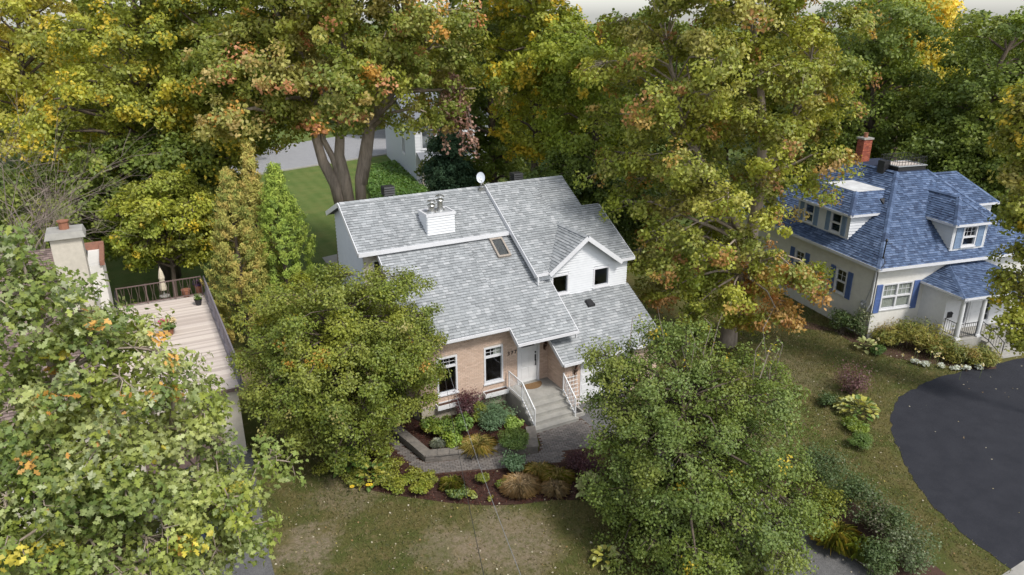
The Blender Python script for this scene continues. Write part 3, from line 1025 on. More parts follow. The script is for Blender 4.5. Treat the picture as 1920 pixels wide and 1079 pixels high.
for i, (x, y) in enumerate(pv):
    dz, tw = random.uniform(-0.004, 0.004), ang + random.gauss(0, 0.012)
    if i < 300:
        link('paver', pmesh, path, (x, y, 0.02 + dz), (random.gauss(0, 0.01), random.gauss(0, 0.01), tw))
    else:
        c, s = math.cos(tw), math.sin(tw)
        q = [(x + c * a_ - s * b_, y + s * a_ + c * b_, z_ + dz) for z_, k_ in ((0.0, 1), (0.044, 0.95)) for a_, b_ in ((-0.098 * k_, -0.048 * k_), (0.098 * k_, -0.048 * k_), (0.098 * k_, 0.048 * k_), (-0.098 * k_, 0.048 * k_))]
        rest.hexa(q, tuple(np.array(random.choice(PAVER)) * random.uniform(0.9, 1.08)))
rest.build('paver_field', 'piece', path, kind='stuff')

# ---- raised planter: low stone wall with capstones, mulch inside
WALLP = smooth([(7.25, 27.0), G(723, 806)[:2], G(798, 869)[:2]], 5)[:-1] + [G(798, 869)[:2], G(934, 855)[:2], G(1008, 851)[:2], np.array([12.86, 22.25])]
pw = thing('planter_wall', (9.5, 22.5, 0), 'low weathered stone retaining wall edging the raised bed by steps', 'wall')
random.seed(4)
def along(pts, step):
    out = []
    for a, b in zip(pts, pts[1:]):
        a, b = np.array(a), np.array(b)
        L = np.linalg.norm(b - a); n = max(1, round(L / step))
        for i in range(n): out.append((a + (b - a) * i / n, a + (b - a) * (i + 1) / n))
    return out
for course, z0, z1, ow, iw, step, nm in ((0, -0.05, 0.155, 0.0, 0.26, 0.42, 'stone_block'), (1, 0.16, 0.30, 0.01, 0.27, 0.36, 'stone_block'), (2, 0.303, 0.37, 0.05, 0.34, 0.46, 'capstone')):
    for a, b in along(WALLP, step):
        d = unit([*(b - a), 0])[:2]; nrm = np.array([-d[1], d[0]])      # inward (left of travel)
        a2, b2 = a + d * 0.004, b - d * 0.004
        j = random.gauss(0, 0.007); jz = random.gauss(0, 0.003)
        m = MB((9.5, 22.5, 0))
        m.prism([tuple(a2 - nrm * (ow + j)), tuple(b2 - nrm * (ow + j)), tuple(b2 + nrm * iw), tuple(a2 + nrm * iw)], z0, z1 + jz)
        m.build(nm, 'weathered_stone', pw)
BED = [tuple(np.array((10.6, 23.9)) + (np.array(p[:2]) - np.array((10.6, 23.9))) * 0.94) for p in list(WALLP) + [(12.86, 24.75)]] + [(12.86, 24.75), (9.0, 24.75), (8.3, 26.5)]
struct('planting_bed', [(p[0], p[1]) for p in BED], 0.27, 'mulch', 0.3)
FB = [G(600, 868)[:2], G(650, 905)[:2], G(720, 925)[:2], G(790, 936)[:2], G(850, 944)[:2], G(915, 948)[:2], G(975, 946)[:2], G(1040, 938)[:2], G(1100, 936)[:2], (13.6, 17.9), (15.0, 18.8), (15.2, 19.98), (14.3, 20.15)] + [tuple(p) for p in reversed(OUT[:10])] + [(6.9, 26.6), (5.4, 26.4)]
struct('mulch_bed', smooth(FB, 3), 0.018, 'mulch', 0.05)
struct('house_bed', smooth([G(1566, 622)[:2], G(1604, 645)[:2], G(1680, 672)[:2], G(1760, 684)[:2], G(1840, 692)[:2], G(1866, 686)[:2], (36.5, 19.8), (33.0, 22.6), (31.8, 25.5), (30.3, 25.2)], 3), 0.014, 'soil', 0.05)
struct('hedge_bed', smooth([(18.3, 5.0), (19.3, 6.0), (20.1, 10.0), (20.5, 13.0), (20.3, 15.2), (19.2, 15.8), (18.3, 15.2)], 3), 0.014, 'soil', 0.05)

# mulch chips lying loose on the beds
rng = np.random.default_rng(31)
def scatter(poly, n, z):
    P = np.array(poly); lo, hi = P.min(0), P.max(0)
    out = []
    while len(out) < n:
        x, y = rng.uniform(lo, hi)
        if inside(x, y, [tuple(p) for p in poly]): out.append((x, y, z))
    return np.array(out)
ch = np.vstack([scatter(FB, 5200, 0.03), scatter(BED, 3800, 0.285)])
v = leaf_verts(rng, ch + rng.uniform(0, 0.02, ch.shape) * np.array([0, 0, 1]), np.array([0, 0, 1.0]) + 0.35 * rng.normal(size=ch.shape), rng.uniform(0.04, 0.10, len(ch)), NEEDLE)
prop(link('mulch_chips', poly_mesh('mulch_chips', v, 4, pick(rng, [((0.10, 0.03, 0.018), 3), ((0.055, 0.02, 0.014), 3), ((0.16, 0.07, 0.05), 1), ((0.24, 0.15, 0.10), 0.35)], len(ch)), 'leaf')), 'loose dark red-brown bark chips covering the flower beds', 'mulch', kind='stuff')

# ================================================================== GREY-ROOFED HOUSE
HO = (12.0, 28.0, 0.0)
H = thing('grey_roof_house', HO, 'two-storey tan brick and white siding house with pale grey shingle roof', 'house')
zf = lambda y: 3.47 + 0.64 * (y - 23.66)
zu = lambda y: 6.72 + 0.615 * (y - 28.4)
zh = lambda y: 5.41 + 0.60 * (y - 25.9)
zg = lambda y: 2.33 + 0.58 * (y - 23.1)
BR = [(0.55, 0.405, 0.315), (0.575, 0.43, 0.338), (0.52, 0.382, 0.295), (0.565, 0.42, 0.33)]

# front brick wall (faces -y)
W = Wall((9.0, 24.79, 0), (1, 0, 0), (0, -1, 0), HO)
LW, RW, DR = (0.73, 1.65, 1.34, 3.02), (2.87, 3.77, 1.34, 3.02), (4.46, 5.56, 0.9, 3.08)
fwall = W.panel('front_wall', 'mortar', H, 0, 6.0, 0.86, 4.02, (LW, RW, DR), 0.22)
W.bricks(fwall, 0, 6.0, 0.93, 4.02, (LW, RW, DR), BR)
W.panel('foundation', 'foundation', H, 0, 3.9, -0.1, 0.925, (), 0.24, 0.012)
def tan_window(q, curt=None):
    sp = q[2] + 1.22
    mu = [((q[0] + 0.07), q[1] - 0.07, sp + 0.19, sp + 0.205), (q[0] + 0.33, q[0] + 0.345, sp + 0.045, q[3] - 0.07), (q[0] + 0.58, q[0] + 0.595, sp + 0.045, q[3] - 0.07)]
    return W.window(H, q[0], q[1], q[2], q[3], 0.075, sp, mu, curtain=curt)
tan_window(LW)
tan_window(RW, (3.35, 3.68, 2.5, 2.98))
# flower boxes under the windows
for x0, x1 in ((0.62, 1.78), (2.78, 3.92)):
    m = MB(HO)
    W.slab(m, x0, x1, 0.80, 1.00, 0.27, 0.30); W.slab(m, x0, x0 + 0.03, 0.80, 1.00, 0.013, 0.269); W.slab(m, x1 - 0.03, x1, 0.80, 1.00, 0.013, 0.269)
    W.slab(m, x0 + 0.031, x1 - 0.031, 0.80, 0.83, 0.013, 0.269); W.slab(m, x0 + 0.031, x1 - 0.031, 0.831, 1.02, 0.013, 0.03)
    bx = m.build('flower_box', 'white_paint', H)
    m = MB(HO); W.slab(m, x0 + 0.032, x1 - 0.032, 0.831, 0.965, 0.031, 0.268); m.build('soil', 'soil', bx)
# front door with frame, top light, handle and lock
m = MB(HO)
W.slab(m, DR[0], DR[0] + 0.09, 0.9, 3.08, -0.12, 0.035); W.slab(m, DR[1] - 0.09, DR[1], 0.9, 3.08, -0.12, 0.035); W.slab(m, DR[0] + 0.09, DR[1] - 0.09, 2.99, 3.08, -0.12, 0.035)
m.build('door_frame', 'white_trim', H)
m = MB(HO)
for a, b, c, d in cells(DR[0] + 0.095, DR[1] - 0.095, 0.93, 2.985, [(4.68, 5.34, 2.60, 2.88)]): W.slab(m, a, b, c, d, -0.09, -0.04)
for c, d in ((1.12, 1.62), (1.74, 2.42)):
    W.slab(m, 4.70, 4.98, c, d, -0.041, -0.028); W.slab(m, 5.06, 5.33, c, d, -0.041, -0.028)
door = m.build('front_door', 'white_paint', H)
m = MB(HO); W.slab(m, 4.67, 5.35, 2.59, 2.89, -0.075, -0.06); m.build('pane', 'glass', door)
m = MB(HO); W.slab(m, 5.35, 5.41, 1.86, 2.16, -0.041, -0.02); m.bar(W.P(5.38, 1.66, 0.02), W.P(5.38, 1.94, 0.02), 0.03); W.slab(m, 5.365, 5.395, 1.66, 1.69, -0.04, 0.02); m.build('door_handle', 'dark_metal', door)
m = MB(HO); W.slab(m, 5.35, 5.41, 2.24, 2.31, -0.041, -0.015); m.build('lock', 'dark_metal', door)
m = MB(HO); W.slab(m, DR[0] + 0.09, DR[1] - 0.09, 0.9, 0.929, -0.12, 0.06); m.build('threshold', 'steel', door)
# house number
def digit(ch, u_, v_, h):
    cu = bpy.data.curves.new('digit', 'FONT'); cu.body = ch; cu.size = h * 1.4; cu.extrude = 0.012; cu.resolution_u = 3
    ob = bpy.data.objects.new('tmp', cu); COL.objects.link(ob)
    bpy.context.view_layer.update()
    me = bpy.data.meshes.new_from_object(ob.evaluated_get(bpy.context.evaluated_depsgraph_get()))
    bpy.data.objects.remove(ob)
    me.name = 'digit'; me.materials.clear(); me.materials.append(MATS['dark_metal'])
    o = link('house_number', me, H)
    p = W.P(u_, v_, 0.024) - V3(*HO)
    o.location = p; o.rotation_euler = (PI / 2, 0, 0)
for i, ch in enumerate('377'): digit(ch, 3.98 + i * 0.165, 2.44 + 0.008 * i, 0.17)
def lantern(c, d):                           # carriage lantern on a bracket; d = outward direction
    c, d = V3(*c), V3(*d)
    m = MB(HO)
    q = c + d * 0.13
    m.lathe(q, [(0.012, 0.30), (0.045, 0.26), (0.05, 0.24), (0.03, 0.22)], 8); m.lathe(q, [(0.085, 0.135), (0.02, 0.215)], 6)
    m.lathe(q, [(0.045, -0.02), (0.055, 0.0), (0.06, 0.012)], 6)
    for k_ in range(6):
        a_ = k_ * PI / 3; e = V3(math.cos(a_), math.sin(a_), 0)
        m.bar(q + e * 0.055 + V3(0, 0, 0.01), q + e * 0.078 + V3(0, 0, 0.135), 0.012)
    m.tube([c + V3(0, 0, -0.12), c + d * 0.10 + V3(0, 0, -0.22), c + d * 0.16 + V3(0, 0, -0.12), q + V3(0, 0, -0.02)], 0.012, 6)
    m.tube([c + V3(0, 0, 0.08), c + d * 0.08 + V3(0, 0, 0.30), q + V3(0, 0, 0.28)], 0.012, 6)
    m.lathe(c + d * 0.012 - V3(0, 0, 0.09), [(0.03, -0.12), (0.045, 0), (0.03, 0.12)], 8)
    o = m.build('lantern', 'bronze', H)
    g = MB(HO); g.lathe(q, [(0.05, 0.012), (0.072, 0.13)], 6); g.build('lamp_glass', 'glass', o)
lantern((14.78, 24.76, 2.55), (0, -1, 0))
lantern((15.5, 23.37, 1.78), (0, -1, 0))

# left brick side wall (faces -x), rising under the roof slope
WL = Wall((9.0, 28.6, 0), (0, -1, 0), (-1, 0, 0), HO)
m = MB(HO)
topz = lambda u_: zf(28.6 - u_) - 0.18
q = [WL.P(0, -0.1, 0), WL.P(3.81, -0.1, 0), WL.P(3.81, -0.1, -0.2), WL.P(0, -0.1, -0.2)]
m.hexa(q + [V3(p[0], p[1], zf(p[1]) - 0.15) for p in q])
lw = m.build('side_wall', 'mortar', H)
WL.bricks(lw, 0.02, 3.80, 0.93, 6.4, (), BR, top=lambda u_: topz(u_) - 0.05)

# porch landing, steps, railings
m = MB(HO); m.box(12.9, 14.99, 23.38, 24.76, -0.1, 0.9); porch = m.build('porch', 'concrete', H)
for i in range(4):
    m = MB(HO); m.box(12.9 - 0.004 * i, 14.99 + 0.004 * i, 23.38 - 0.295 * (i + 1), 23.379 - 0.295 * i, -0.08, 0.72 - 0.18 * i)
    m.box(12.89 - 0.004 * i, 15.0 + 0.004 * i, 23.36 - 0.295 * (i + 1), 23.41 - 0.295 * (i + 1), 0.685 - 0.18 * i, 0.722 - 0.18 * i)
    m.build('step', 'concrete', porch)
def railing(pts, H_, gap=0.11, mat_='white_paint'):
    """pts: 3-D foot points of the rail run; every baluster is its own object"""
    m = MB(HO)
    P = [V3(*p) for p in pts]
    for a, b in zip(P, P[1:]):
        for h_ in (H_, 0.10): m.bar(a + V3(0, 0, h_), b + V3(0, 0, h_), 0.045, 0.035)
    for p in P: m.bar(p - V3(0, 0, 0.02), p + V3(0, 0, H_ + 0.02), 0.04)
    r = m.build('railing', mat_, H)
    for a, b in zip(P, P[1:]):
        L = np.linalg.norm((b - a)[:2]); n = int(L / gap)
        for i in range(1, n):
            q = a + (b - a) * i / n
            m = MB(HO); d = unit(b - a) * 0.03
            m.tube([q + V3(0, 0, 0.1), q + d + V3(0, 0, H_ * 0.4), q - d + V3(0, 0, H_ * 0.7), q + V3(0, 0, H_)], 0.016, 4, False)
            m.build('baluster', mat_, r)
railing([(12.97, 24.62, 0.9), (12.97, 23.42, 0.9), (12.97, 22.36, 0.18)], 0.86)
railing([(14.93, 23.36, 0.9), (14.93, 22.36, 0.18)], 0.86)

# garage: side wall beside the porch, front wall, door, roof
WS = Wall((15.0, 24.79, 0), (0, -1, 0), (-1, 0, 0), HO)
m = MB(HO); q = [WS.P(-0.2, -0.1, 0), WS.P(1.40, -0.1, 0), WS.P(1.40, -0.1, -0.2), WS.P(-0.2, -0.1, -0.2)]
m.hexa(q + [V3(p[0], p[1], zg(p[1]) - 0.12) for p in q]); gs = m.build('garage_side_wall', 'mortar', H)
WS.bricks(gs, 0.0, 1.39, 0.9, 3.3, (), BR, top=lambda u_: zg(24.79 - u_) - 0.20)
WG = Wall((15.0, 23.39, 0), (1, 0, 0), (0, -1, 0), HO)
gd = (0.80, 3.5, 0.02, 2.0)
gw = WG.panel('garage_wall', 'mortar', H, 0.003, 5.0, -0.1, 2.32, (gd,), 0.2)
WG.bricks(gw, 0.003, 5.0, 0.0, 2.32, (gd,), BR)
m = MB(HO)
for i in range(4):
    WG.slab(m, 0.86, 3.44, 0.03 + i * 0.485, 0.505 + i * 0.485, -0.10, -0.06)
    for j in range(4): WG.slab(m, 0.93 + j * 0.63, 1.46 + j * 0.63, 0.12 + i * 0.485, 0.42 + i * 0.485, -0.061, -0.045)
m.build('garage_door', 'white_paint', H)
m = MB(HO); WG.slab(m, 0.80, 0.86, 0.02, 2.0, -0.12, 0.03); WG.slab(m, 3.44, 3.5, 0.02, 2.0, -0.12, 0.03); WG.slab(m, 0.861, 3.439, 1.97, 2.03, -0.12, 0.03); m.build('garage_frame', 'white_trim', H)
m = MB(HO); m.box(15.0, 20.0, 26.05, 26.25, 0, 3.9); m.box(19.8, 20.0, 23.42, 26.0, 0, 2.4); m.build('garage_back', 'interior', H)

# rear-left wing
WU = Wall((8.2, 28.8, 0), (1, 0, 0), (0, -1, 0), HO)
uw = (0.40, 0.76, 4.4, 6.2)
wb = WU.panel('wing_front_wall', 'beige_stucco', H, 0, 0.98, -0.1, 6.72, (uw,), 0.2)
WU.window(H, *uw, fw_=0.05)
m = MB(HO)
for (a, za), (b, zb) in (((28.81, zu(28.8)), (31.0, zu(31.0))), ((31.0, zu(31.0)), (32.9, 8.32 - 0.4 * 1.9))):
    m.hexa([(8.2, a, -0.1), (8.4, a, -0.1), (8.4, b, -0.1), (8.2, b, -0.1), (8.2, a, za - 0.17), (8.4, a, za - 0.17), (8.4, b, zb - 0.17), (8.2, b, zb - 0.17)])
lw = m.build('wing_side_wall', 'grey_siding', H)
WK = Wall((8.2, 32.9, 0), (0, -1, 0), (-1, 0, 0), HO)
ltop = lambda v_: max(0.0, (v_ - 7.42) / 0.4) if v_ > 7.42 else 0.0
rtop = lambda v_: (32.9 - 28.4 - max(0.0, (v_ + 0.2 - 6.72) / 0.615)) if v_ > 6.75 else 4.08
WK.siding(lw, 0, 4.08, 0.3, 8.0, (), 0.16, material='grey_siding', left=ltop, right=rtop)
m = MB(HO); m.box(8.4, 20.0, 32.7, 32.9, -0.1, 6.3); m.box(19.9, 20.05, 26.3, 32.7, 0, 5.3); m.box(9.2, 15.0, 28.62, 28.74, 0, 6.6); m.build('rear_wall', 'white_vinyl', H)
m = MB(HO); m.box(9.2, 14.99, 24.9, 28.6, 0.7, 0.88); m.build('floor', 'wood_floor', H)
m = MB(HO); m.box(15.3, 19.9, 26.3, 32.6, 3.3, 3.5); m.box(15.3, 19.9, 29.2, 29.3, 3.51, 6.6); m.build('upper_floor', 'interior', H)

# upper right wing with its gable
WA = Wall((15.25, 26.1, 0), (1, 0, 0), (0, -1, 0), HO)
g1, g2 = (0.66, 1.56, 4.18, 5.12), (2.90, 3.80, 4.18, 5.12)
gtop = lambda x: min(5.42 + 0.74 * (1.91 - abs(x - 17.55)), 6.83)
m = MB(HO)
for a, b, c, d in cells(0, 4.8, 3.3, 5.35, [g1, g2]): WA.slab(m, a, b, c, d, -0.2, 0)
m.hexa([(15.7, 26.1, 5.352), (19.4, 26.1, 5.352), (19.4, 26.3, 5.352), (15.7, 26.3, 5.352), (17.5, 26.1, 6.64), (17.6, 26.1, 6.64), (17.6, 26.3, 6.64), (17.5, 26.3, 6.64)])
gable = m.build('gable_wall', 'white_vinyl', H)
gl_ = lambda v_: (17.55 - (1.91 - (v_ + 0.14 - 5.42) / 0.74) - 15.25) if v_ > 5.35 else 0.0
gr_ = lambda v_: (17.55 + (1.91 - (v_ + 0.14 - 5.42) / 0.74) - 15.25) if v_ > 5.35 else 4.8
WA.siding(gable, 0, 4.8, 3.60, 6.62, [g1, g2], 0.115, left=gl_, right=gr_)
for q in (g1, g2): WA.window(H, *q, fw_=0.07, proud=0.045)
m = MB(HO)                                   # wall closing the step between front roof and upper roof
m.hexa([(15.12, 26.0, 3.6), (15.25, 26.0, 3.6), (15.25, 32.7, 3.6), (15.12, 32.7, 3.6), (15.12, 26.0, zh(26.0) - 0.16), (15.25, 26.0, zh(26.0) - 0.16), (15.25, 30.9, zh(30.9) - 0.16), (15.12, 30.9, zh(30.9) - 0.16)])
m.build('step_wall', 'white_vinyl', H)

# roofs
rp = dict(
    f1=[(8.75, 24.4), (12.88, 24.4), (12.88, 28.55), (8.75, 28.55)],
    f2=[(12.88, 23.66), (15.78, 23.66), (15.78, 26.05), (12.88, 26.05)],
    f3=[(12.88, 26.05), (15.10, 26.05), (15.10, 28.55), (12.88, 28.55)],
    u1=[(7.9, 28.4), (14.99, 28.4), (14.99, 31.0), (7.9, 31.0)],
    h1=[(15.0, 25.9), (15.64, 25.9), (17.55, 28.27), (17.55, 30.9), (15.0, 30.9)],
    h2=[(17.55, 28.27), (19.46, 25.9), (20.3, 25.9), (20.3, 29.03), (17.55, 29.03)],
    h3=[(17.55, 29.03), (19.33, 29.03), (19.33, 30.9), (17.55, 30.9)],
    g1=[(14.75, 23.1), (20.15, 23.1), (20.15, 26.1), (14.75, 26.1)])
zfun = dict(f=zf, u=zu, h=zh, g=zg)
P3 = {k_: [(x, y, zfun[k_[0]](y)) for x, y in p] for k_, p in rp.items()}
back = [[(7.9, 31.0, zu(31.0)), (14.99, 31.0, zu(31.0)), (14.99, 33.3, zu(31) - 0.92), (7.9, 33.3, zu(31) - 0.92)],
        [(15.0, 30.9, zh(30.9)), (19.33, 30.9, zh(30.9)), (19.33, 33.3, zh(30.9) - 1.44), (15.0, 33.3, zh(30.9) - 1.44)],
        [(19.335, 29.03, zh(29.03)), (20.3, 29.03, zh(29.03)), (20.3, 33.2, zh(29.03) - 2.5), (19.335, 33.2, zh(29.03) - 2.5)]]
gl3 = [(15.64, 25.72, 5.425), (17.55, 25.72, 6.83), (17.55, 28.30, 6.83), (15.64, 25.93, 5.425)]
gr3 = [(19.46, 25.72, 5.425), (19.46, 25.93, 5.425), (17.55, 28.30, 6.83), (17.55, 25.72, 6.83)]
roof = slab_roof('roof', 'roof_underlay', H, list(P3.values()) + back + [gl3, gr3], HO)
rf = Roof(HO)
for k_, p in P3.items(): lay(rf, p, (1, 0, 0))
for p in back: lay(rf, p, (1, 0, 0))
lay(rf, gl3, (0, 1, 0)); lay(rf, gr3, (0, 1, 0))
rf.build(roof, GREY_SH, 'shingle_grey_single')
def trim(name, a, b, w=0.03, h=0.18, dz=-0.07, material='white_trim', dy=0.0, dx=0.0):
    m = MB(HO); o = V3(dx, dy, dz); m.bar(V3(*a) + o, V3(*b) + o, w, h); return m.build(name, material, H)
e = 0.016
trim('gutter', (8.75, 24.4, zf(24.4)), (12.9, 24.4, zf(24.4)), 0.09, 0.11, -0.07, dy=-0.05)
trim('gutter', (12.86, 23.66, zf(23.66)), (15.8, 23.66, zf(23.66)), 0.09, 0.11, -0.07, dy=-0.05)
trim('fascia', (12.88, 24.34, zf(24.34)), (12.88, 23.62, zf(23.62)), dx=-e)
trim('fascia', (15.78, 26.0, zf(26.0)), (15.78, 23.66, zf(23.66)), dx=e, h=0.16)
trim('fascia', (8.75, 28.5, zf(28.5)), (8.75, 24.4, zf(24.4)), dx=-e)
trim('gutter', (7.88, 28.4, zu(28.4)), (15.0, 28.4, zu(28.4)), 0.09, 0.17, -0.05, dy=-0.06)
trim('fascia', (7.9, 28.4, zu(28.4)), (7.9, 31.0, zu(31.0)), dx=-e, h=0.2)
trim('fascia', (7.9, 31.01, zu(31.0)), (7.9, 33.3, zu(31) - 0.92), dx=-e, h=0.2)
trim('fascia', (14.99, 25.86, zh(25.86)), (14.99, 30.9, zh(30.9)), dx=-e, h=0.22, dz=-0.06)
trim('gutter', (14.98, 25.9, zh(25.9)), (15.66, 25.9, zh(25.9)), 0.09, 0.11, -0.05, dy=-0.05)
trim('gutter', (19.44, 25.9, zh(25.9)), (20.3, 25.9, zh(25.9)), 0.09, 0.11, -0.05, dy=-0.05)
trim('fascia', (15.60, 25.72, 5.40), (17.55, 25.72, 6.83), dy=-e, h=0.2, dz=-0.08)
trim('fascia', (17.55, 25.721, 6.83), (19.50, 25.721, 5.40), dy=-e, h=0.2, dz=-0.08)
trim('fascia', (20.3, 25.9, zh(25.9)), (20.3, 29.0, zh(29.0)), dx=e)
trim('gutter', (14.75, 23.1, zg(23.1)), (20.15, 23.1, zg(23.1)), 0.09, 0.11, -0.06, dy=-0.05)
trim('fascia', (14.75, 26.0, zg(26.0)), (14.75, 23.1, zg(23.1)), dx=-e, h=0.17)
for a_, b_ in (((15.06, 25.83, 5.32), (15.06, 25.83, 4.93)), ((15.66, 23.58, 3.40), (15.66, 23.62, 3.14))):
    m = MB(HO); m.bar(a_, b_, 0.07, 0.05); m.build('downspout', 'white_trim', H)
# soffits
m = MB(HO); m.box(8.8, 12.86, 24.42, 24.79, zf(24.4) - 0.20, zf(24.4) - 0.16); m.build('soffit', 'white_trim', H)
# ridge and hip caps
def caps(part, a, b, mat_, off, n=None, w=0.14, up_=0.03):
    a, b = V3(*a), V3(*b); L = np.linalg.norm(b - a); n = n or int(L / 0.22)
    d = unit(b - a); r = unit(np.cross(d, (0, 0, 1)))
    for i in range(n):
        p, q = a + (b - a) * i / n, a + (b - a) * (i + 1.15) / n
        m = MB(off)
        m.poly([p + V3(0, 0, up_ + 0.012), q + V3(0, 0, up_), q + r * w - V3(0, 0, w * 0.55 - up_), p + r * w - V3(0, 0, w * 0.55 - up_ - 0.012)])
        m.poly([p - r * w - V3(0, 0, w * 0.55 - up_ - 0.012), q - r * w - V3(0, 0, w * 0.55 - up_), q + V3(0, 0, up_), p + V3(0, 0, up_ + 0.012)])
        m.build('ridge_cap', mat_, part)
caps(roof, (7.95, 31.0, zu(31)), (14.95, 31.0, zu(31)), 'shingle_grey_single', HO)
caps(roof, (15.05, 30.9, zh(30.9)), (19.3, 30.9, zh(30.9)), 'shingle_grey_single', HO)
caps(roof, (17.55, 25.75, 6.83), (17.55, 28.2, 6.83), 'shingle_grey_single', HO)

# chimney chase with two flues
m = MB(HO); m.box(11.16, 12.44, 28.77, 29.73, 6.4, 7.86); chs = m.build('chimney', 'white_vinyl', H)
for O_, U_, N_, L_ in (((11.16, 28.77, 0), (1, 0, 0), (0, -1, 0), 1.28), ((11.16, 29.73, 0), (0, -1, 0), (-1, 0, 0), 0.96), ((12.44, 28.77, 0), (0, 1, 0), (1, 0, 0), 0.96)):
    Wall(O_, U_, N_, HO).siding(chs, 0, L_, 6.85, 7.80, (), 0.12)
m = MB(HO)
for a_, b_, c_, d_ in ((11.11, 12.49, 28.72, 28.80), (11.11, 12.49, 29.70, 29.78), (11.11, 11.19, 28.801, 29.699), (12.41, 12.49, 28.801, 29.699)): m.box(a_, b_, c_, d_, 7.79, 7.92)
m.build('chimney_trim', 'white_trim', chs)
m = MB(HO); m.box(11.2, 12.4, 28.81, 29.69, 7.85, 7.88); m.build('chimney_pan', 'plate_grey', chs)
for fx, fy, hh in ((11.55, 29.2, 0.42), (12.02, 29.35, 0.66)):
    m = MB(HO); m.lathe((fx, fy, 7.88), [(0.21, 0), (0.19, 0.06), (0.13, 0.10), (0.13, hh * 0.62), (0.15, hh * 0.64)], 16)
    fl = m.build('flue', 'steel', chs, smooth=False)
    m = MB(HO); m.lathe((fx, fy, 7.88 + hh * 0.62), [(0.17, 0.02), (0.19, 0.05), (0.17, 0.08)], 16); m.lathe((fx, fy, 7.88 + hh * 0.62), [(0.10, 0.07), (0.10, 0.2)], 12); m.lathe((fx, fy, 7.88 + hh * 0.62), [(0.2, 0.2), (0.18, 0.25), (0.06, 0.30), (0.02, 0.31)], 16); m.build('flue_cap', 'steel', fl)
# skylight
def onf(x, y, n): return V3(x, y, zf(y)) + unit((0, -0.64, 1)) * n
m = MB(HO)
def fbox(x0, x1, y0, y1, n0, n1):
    m.hexa([onf(x0, y0, n0), onf(x1, y0, n0), onf(x1, y1, n0), onf(x0, y1, n0), onf(x0, y0, n1), onf(x1, y0, n1), onf(x1, y1, n1), onf(x0, y1, n1)])
fbox(13.92, 14.0, 27.4, 28.35, 0, 0.12); fbox(14.48, 14.56, 27.4, 28.35, 0, 0.12); fbox(14.001, 14.479, 27.4, 27.48, 0, 0.12); fbox(14.001, 14.479, 28.27, 28.35, 0, 0.12)
sk = m.build('skylight', 'timber_edge', H)
m = MB(HO); fbox(13.95, 14.53, 27.43, 28.32, 0.095, 0.112); m.build('pane', 'glass', sk)
m = MB(HO); fbox(14.0, 14.48, 27.48, 28.27, 0.03, 0.04); m.build('shaft', 'interior', sk)
# roof vents
for vx, vy, vz in ((10.45, 31.75, 7.95), (17.1, 31.6, 7.95)):
    m = MB(HO); m.box(vx - 0.17, vx + 0.17, vy - 0.17, vy + 0.17, vz - 0.25, vz + 0.35)
    v_ = m.build('roof_vent', 'dark_metal', H)
    for i in range(4):
        m = MB(HO); z_ = vz + 0.33 + i * 0.105; r_ = 0.24
        m.hexa([(vx - r_ - 0.03, vy - r_ - 0.03, z_), (vx + r_ + 0.03, vy - r_ - 0.03, z_), (vx + r_ + 0.03, vy + r_ + 0.03, z_), (vx - r_ - 0.03, vy + r_ + 0.03, z_), (vx - r_, vy - r_, z_ + 0.075), (vx + r_, vy - r_, z_ + 0.075), (vx + r_, vy + r_, z_ + 0.075), (vx - r_, vy + r_, z_ + 0.075)])
        m.build('louvre', 'dark_metal', v_)
m = MB(HO)
def ong(x, y, n): return V3(x, y, zg(y)) + unit((0, -0.58, 1)) * n
m.hexa([ong(17.38, 25.28, 0), ong(17.76, 25.28, 0), ong(17.76, 25.64, 0), ong(17.38, 25.64, 0), ong(17.40, 25.30, 0.15), ong(17.74, 25.30, 0.15), ong(17.70, 25.62, 0.11), ong(17.44, 25.62, 0.11)])
m.build('low_vent', 'dark_metal', H)
# satellite dish
m = MB(HO)
cc, nd = V3(14.72, 30.75, 8.82), unit((-0.35, -1.0, 0.45))
ux = unit(np.cross((0, 0, 1), nd)); uz = np.cross(nd, ux)
rings = []
for r_, dp in ((0.0, -0.06), (0.10, -0.05), (0.18, -0.025), (0.235, 0.0)):
    rings.append([cc + (ux * math.cos(a_) * r_ * 0.86 + uz * math.sin(a_) * r_ * 1.12) + nd * dp for a_ in np.linspace(0, 2 * PI, 25)[:-1]])
for A_, B_ in zip(rings, rings[1:]):
    for i in range(24): m.poly([A_[i], A_[(i + 1) % 24], B_[(i + 1) % 24], B_[i]])
for i in range(24): m.poly([rings[3][(i + 1) % 24], rings[3][i], rings[3][i] - nd * 0.015, rings[3][(i + 1) % 24] - nd * 0.015])
ds = m.build('satellite_dish', 'grey_siding', H)
m = MB(HO); arm = cc - uz * 0.30; m.tube([cc - uz * 0.32 - nd * 0.02, cc - uz * 0.38 + nd * 0.2, cc - uz * 0.20 + nd * 0.40], 0.016, 6); lb = cc - uz * 0.18 + nd * 0.40; m.bar(lb - nd * 0.07 - ux * 0.05, lb + nd * 0.07 - ux * 0.05, 0.10, 0.08); m.build('feed_horn', 'white_paint', ds)
m = MB(HO); m.tube([cc - nd * 0.06, cc - nd * 0.16 - uz * 0.15, (14.78, 30.8, 8.26)], 0.022, 8); m.box(14.62, 14.98, 30.72, 30.92, 8.20, 8.30); m.build('mount', 'steel', ds)
m = MB(HO); m.box(15.04, 15.52, 22.5, 22.58, -0.05, 0.16); m.box(15.04, 15.52, 23.05, 23.13, -0.05, 0.16); m.box(15.44, 15.52, 22.581, 23.049, -0.05, 0.16); m.build('window_well', 'concrete', H)

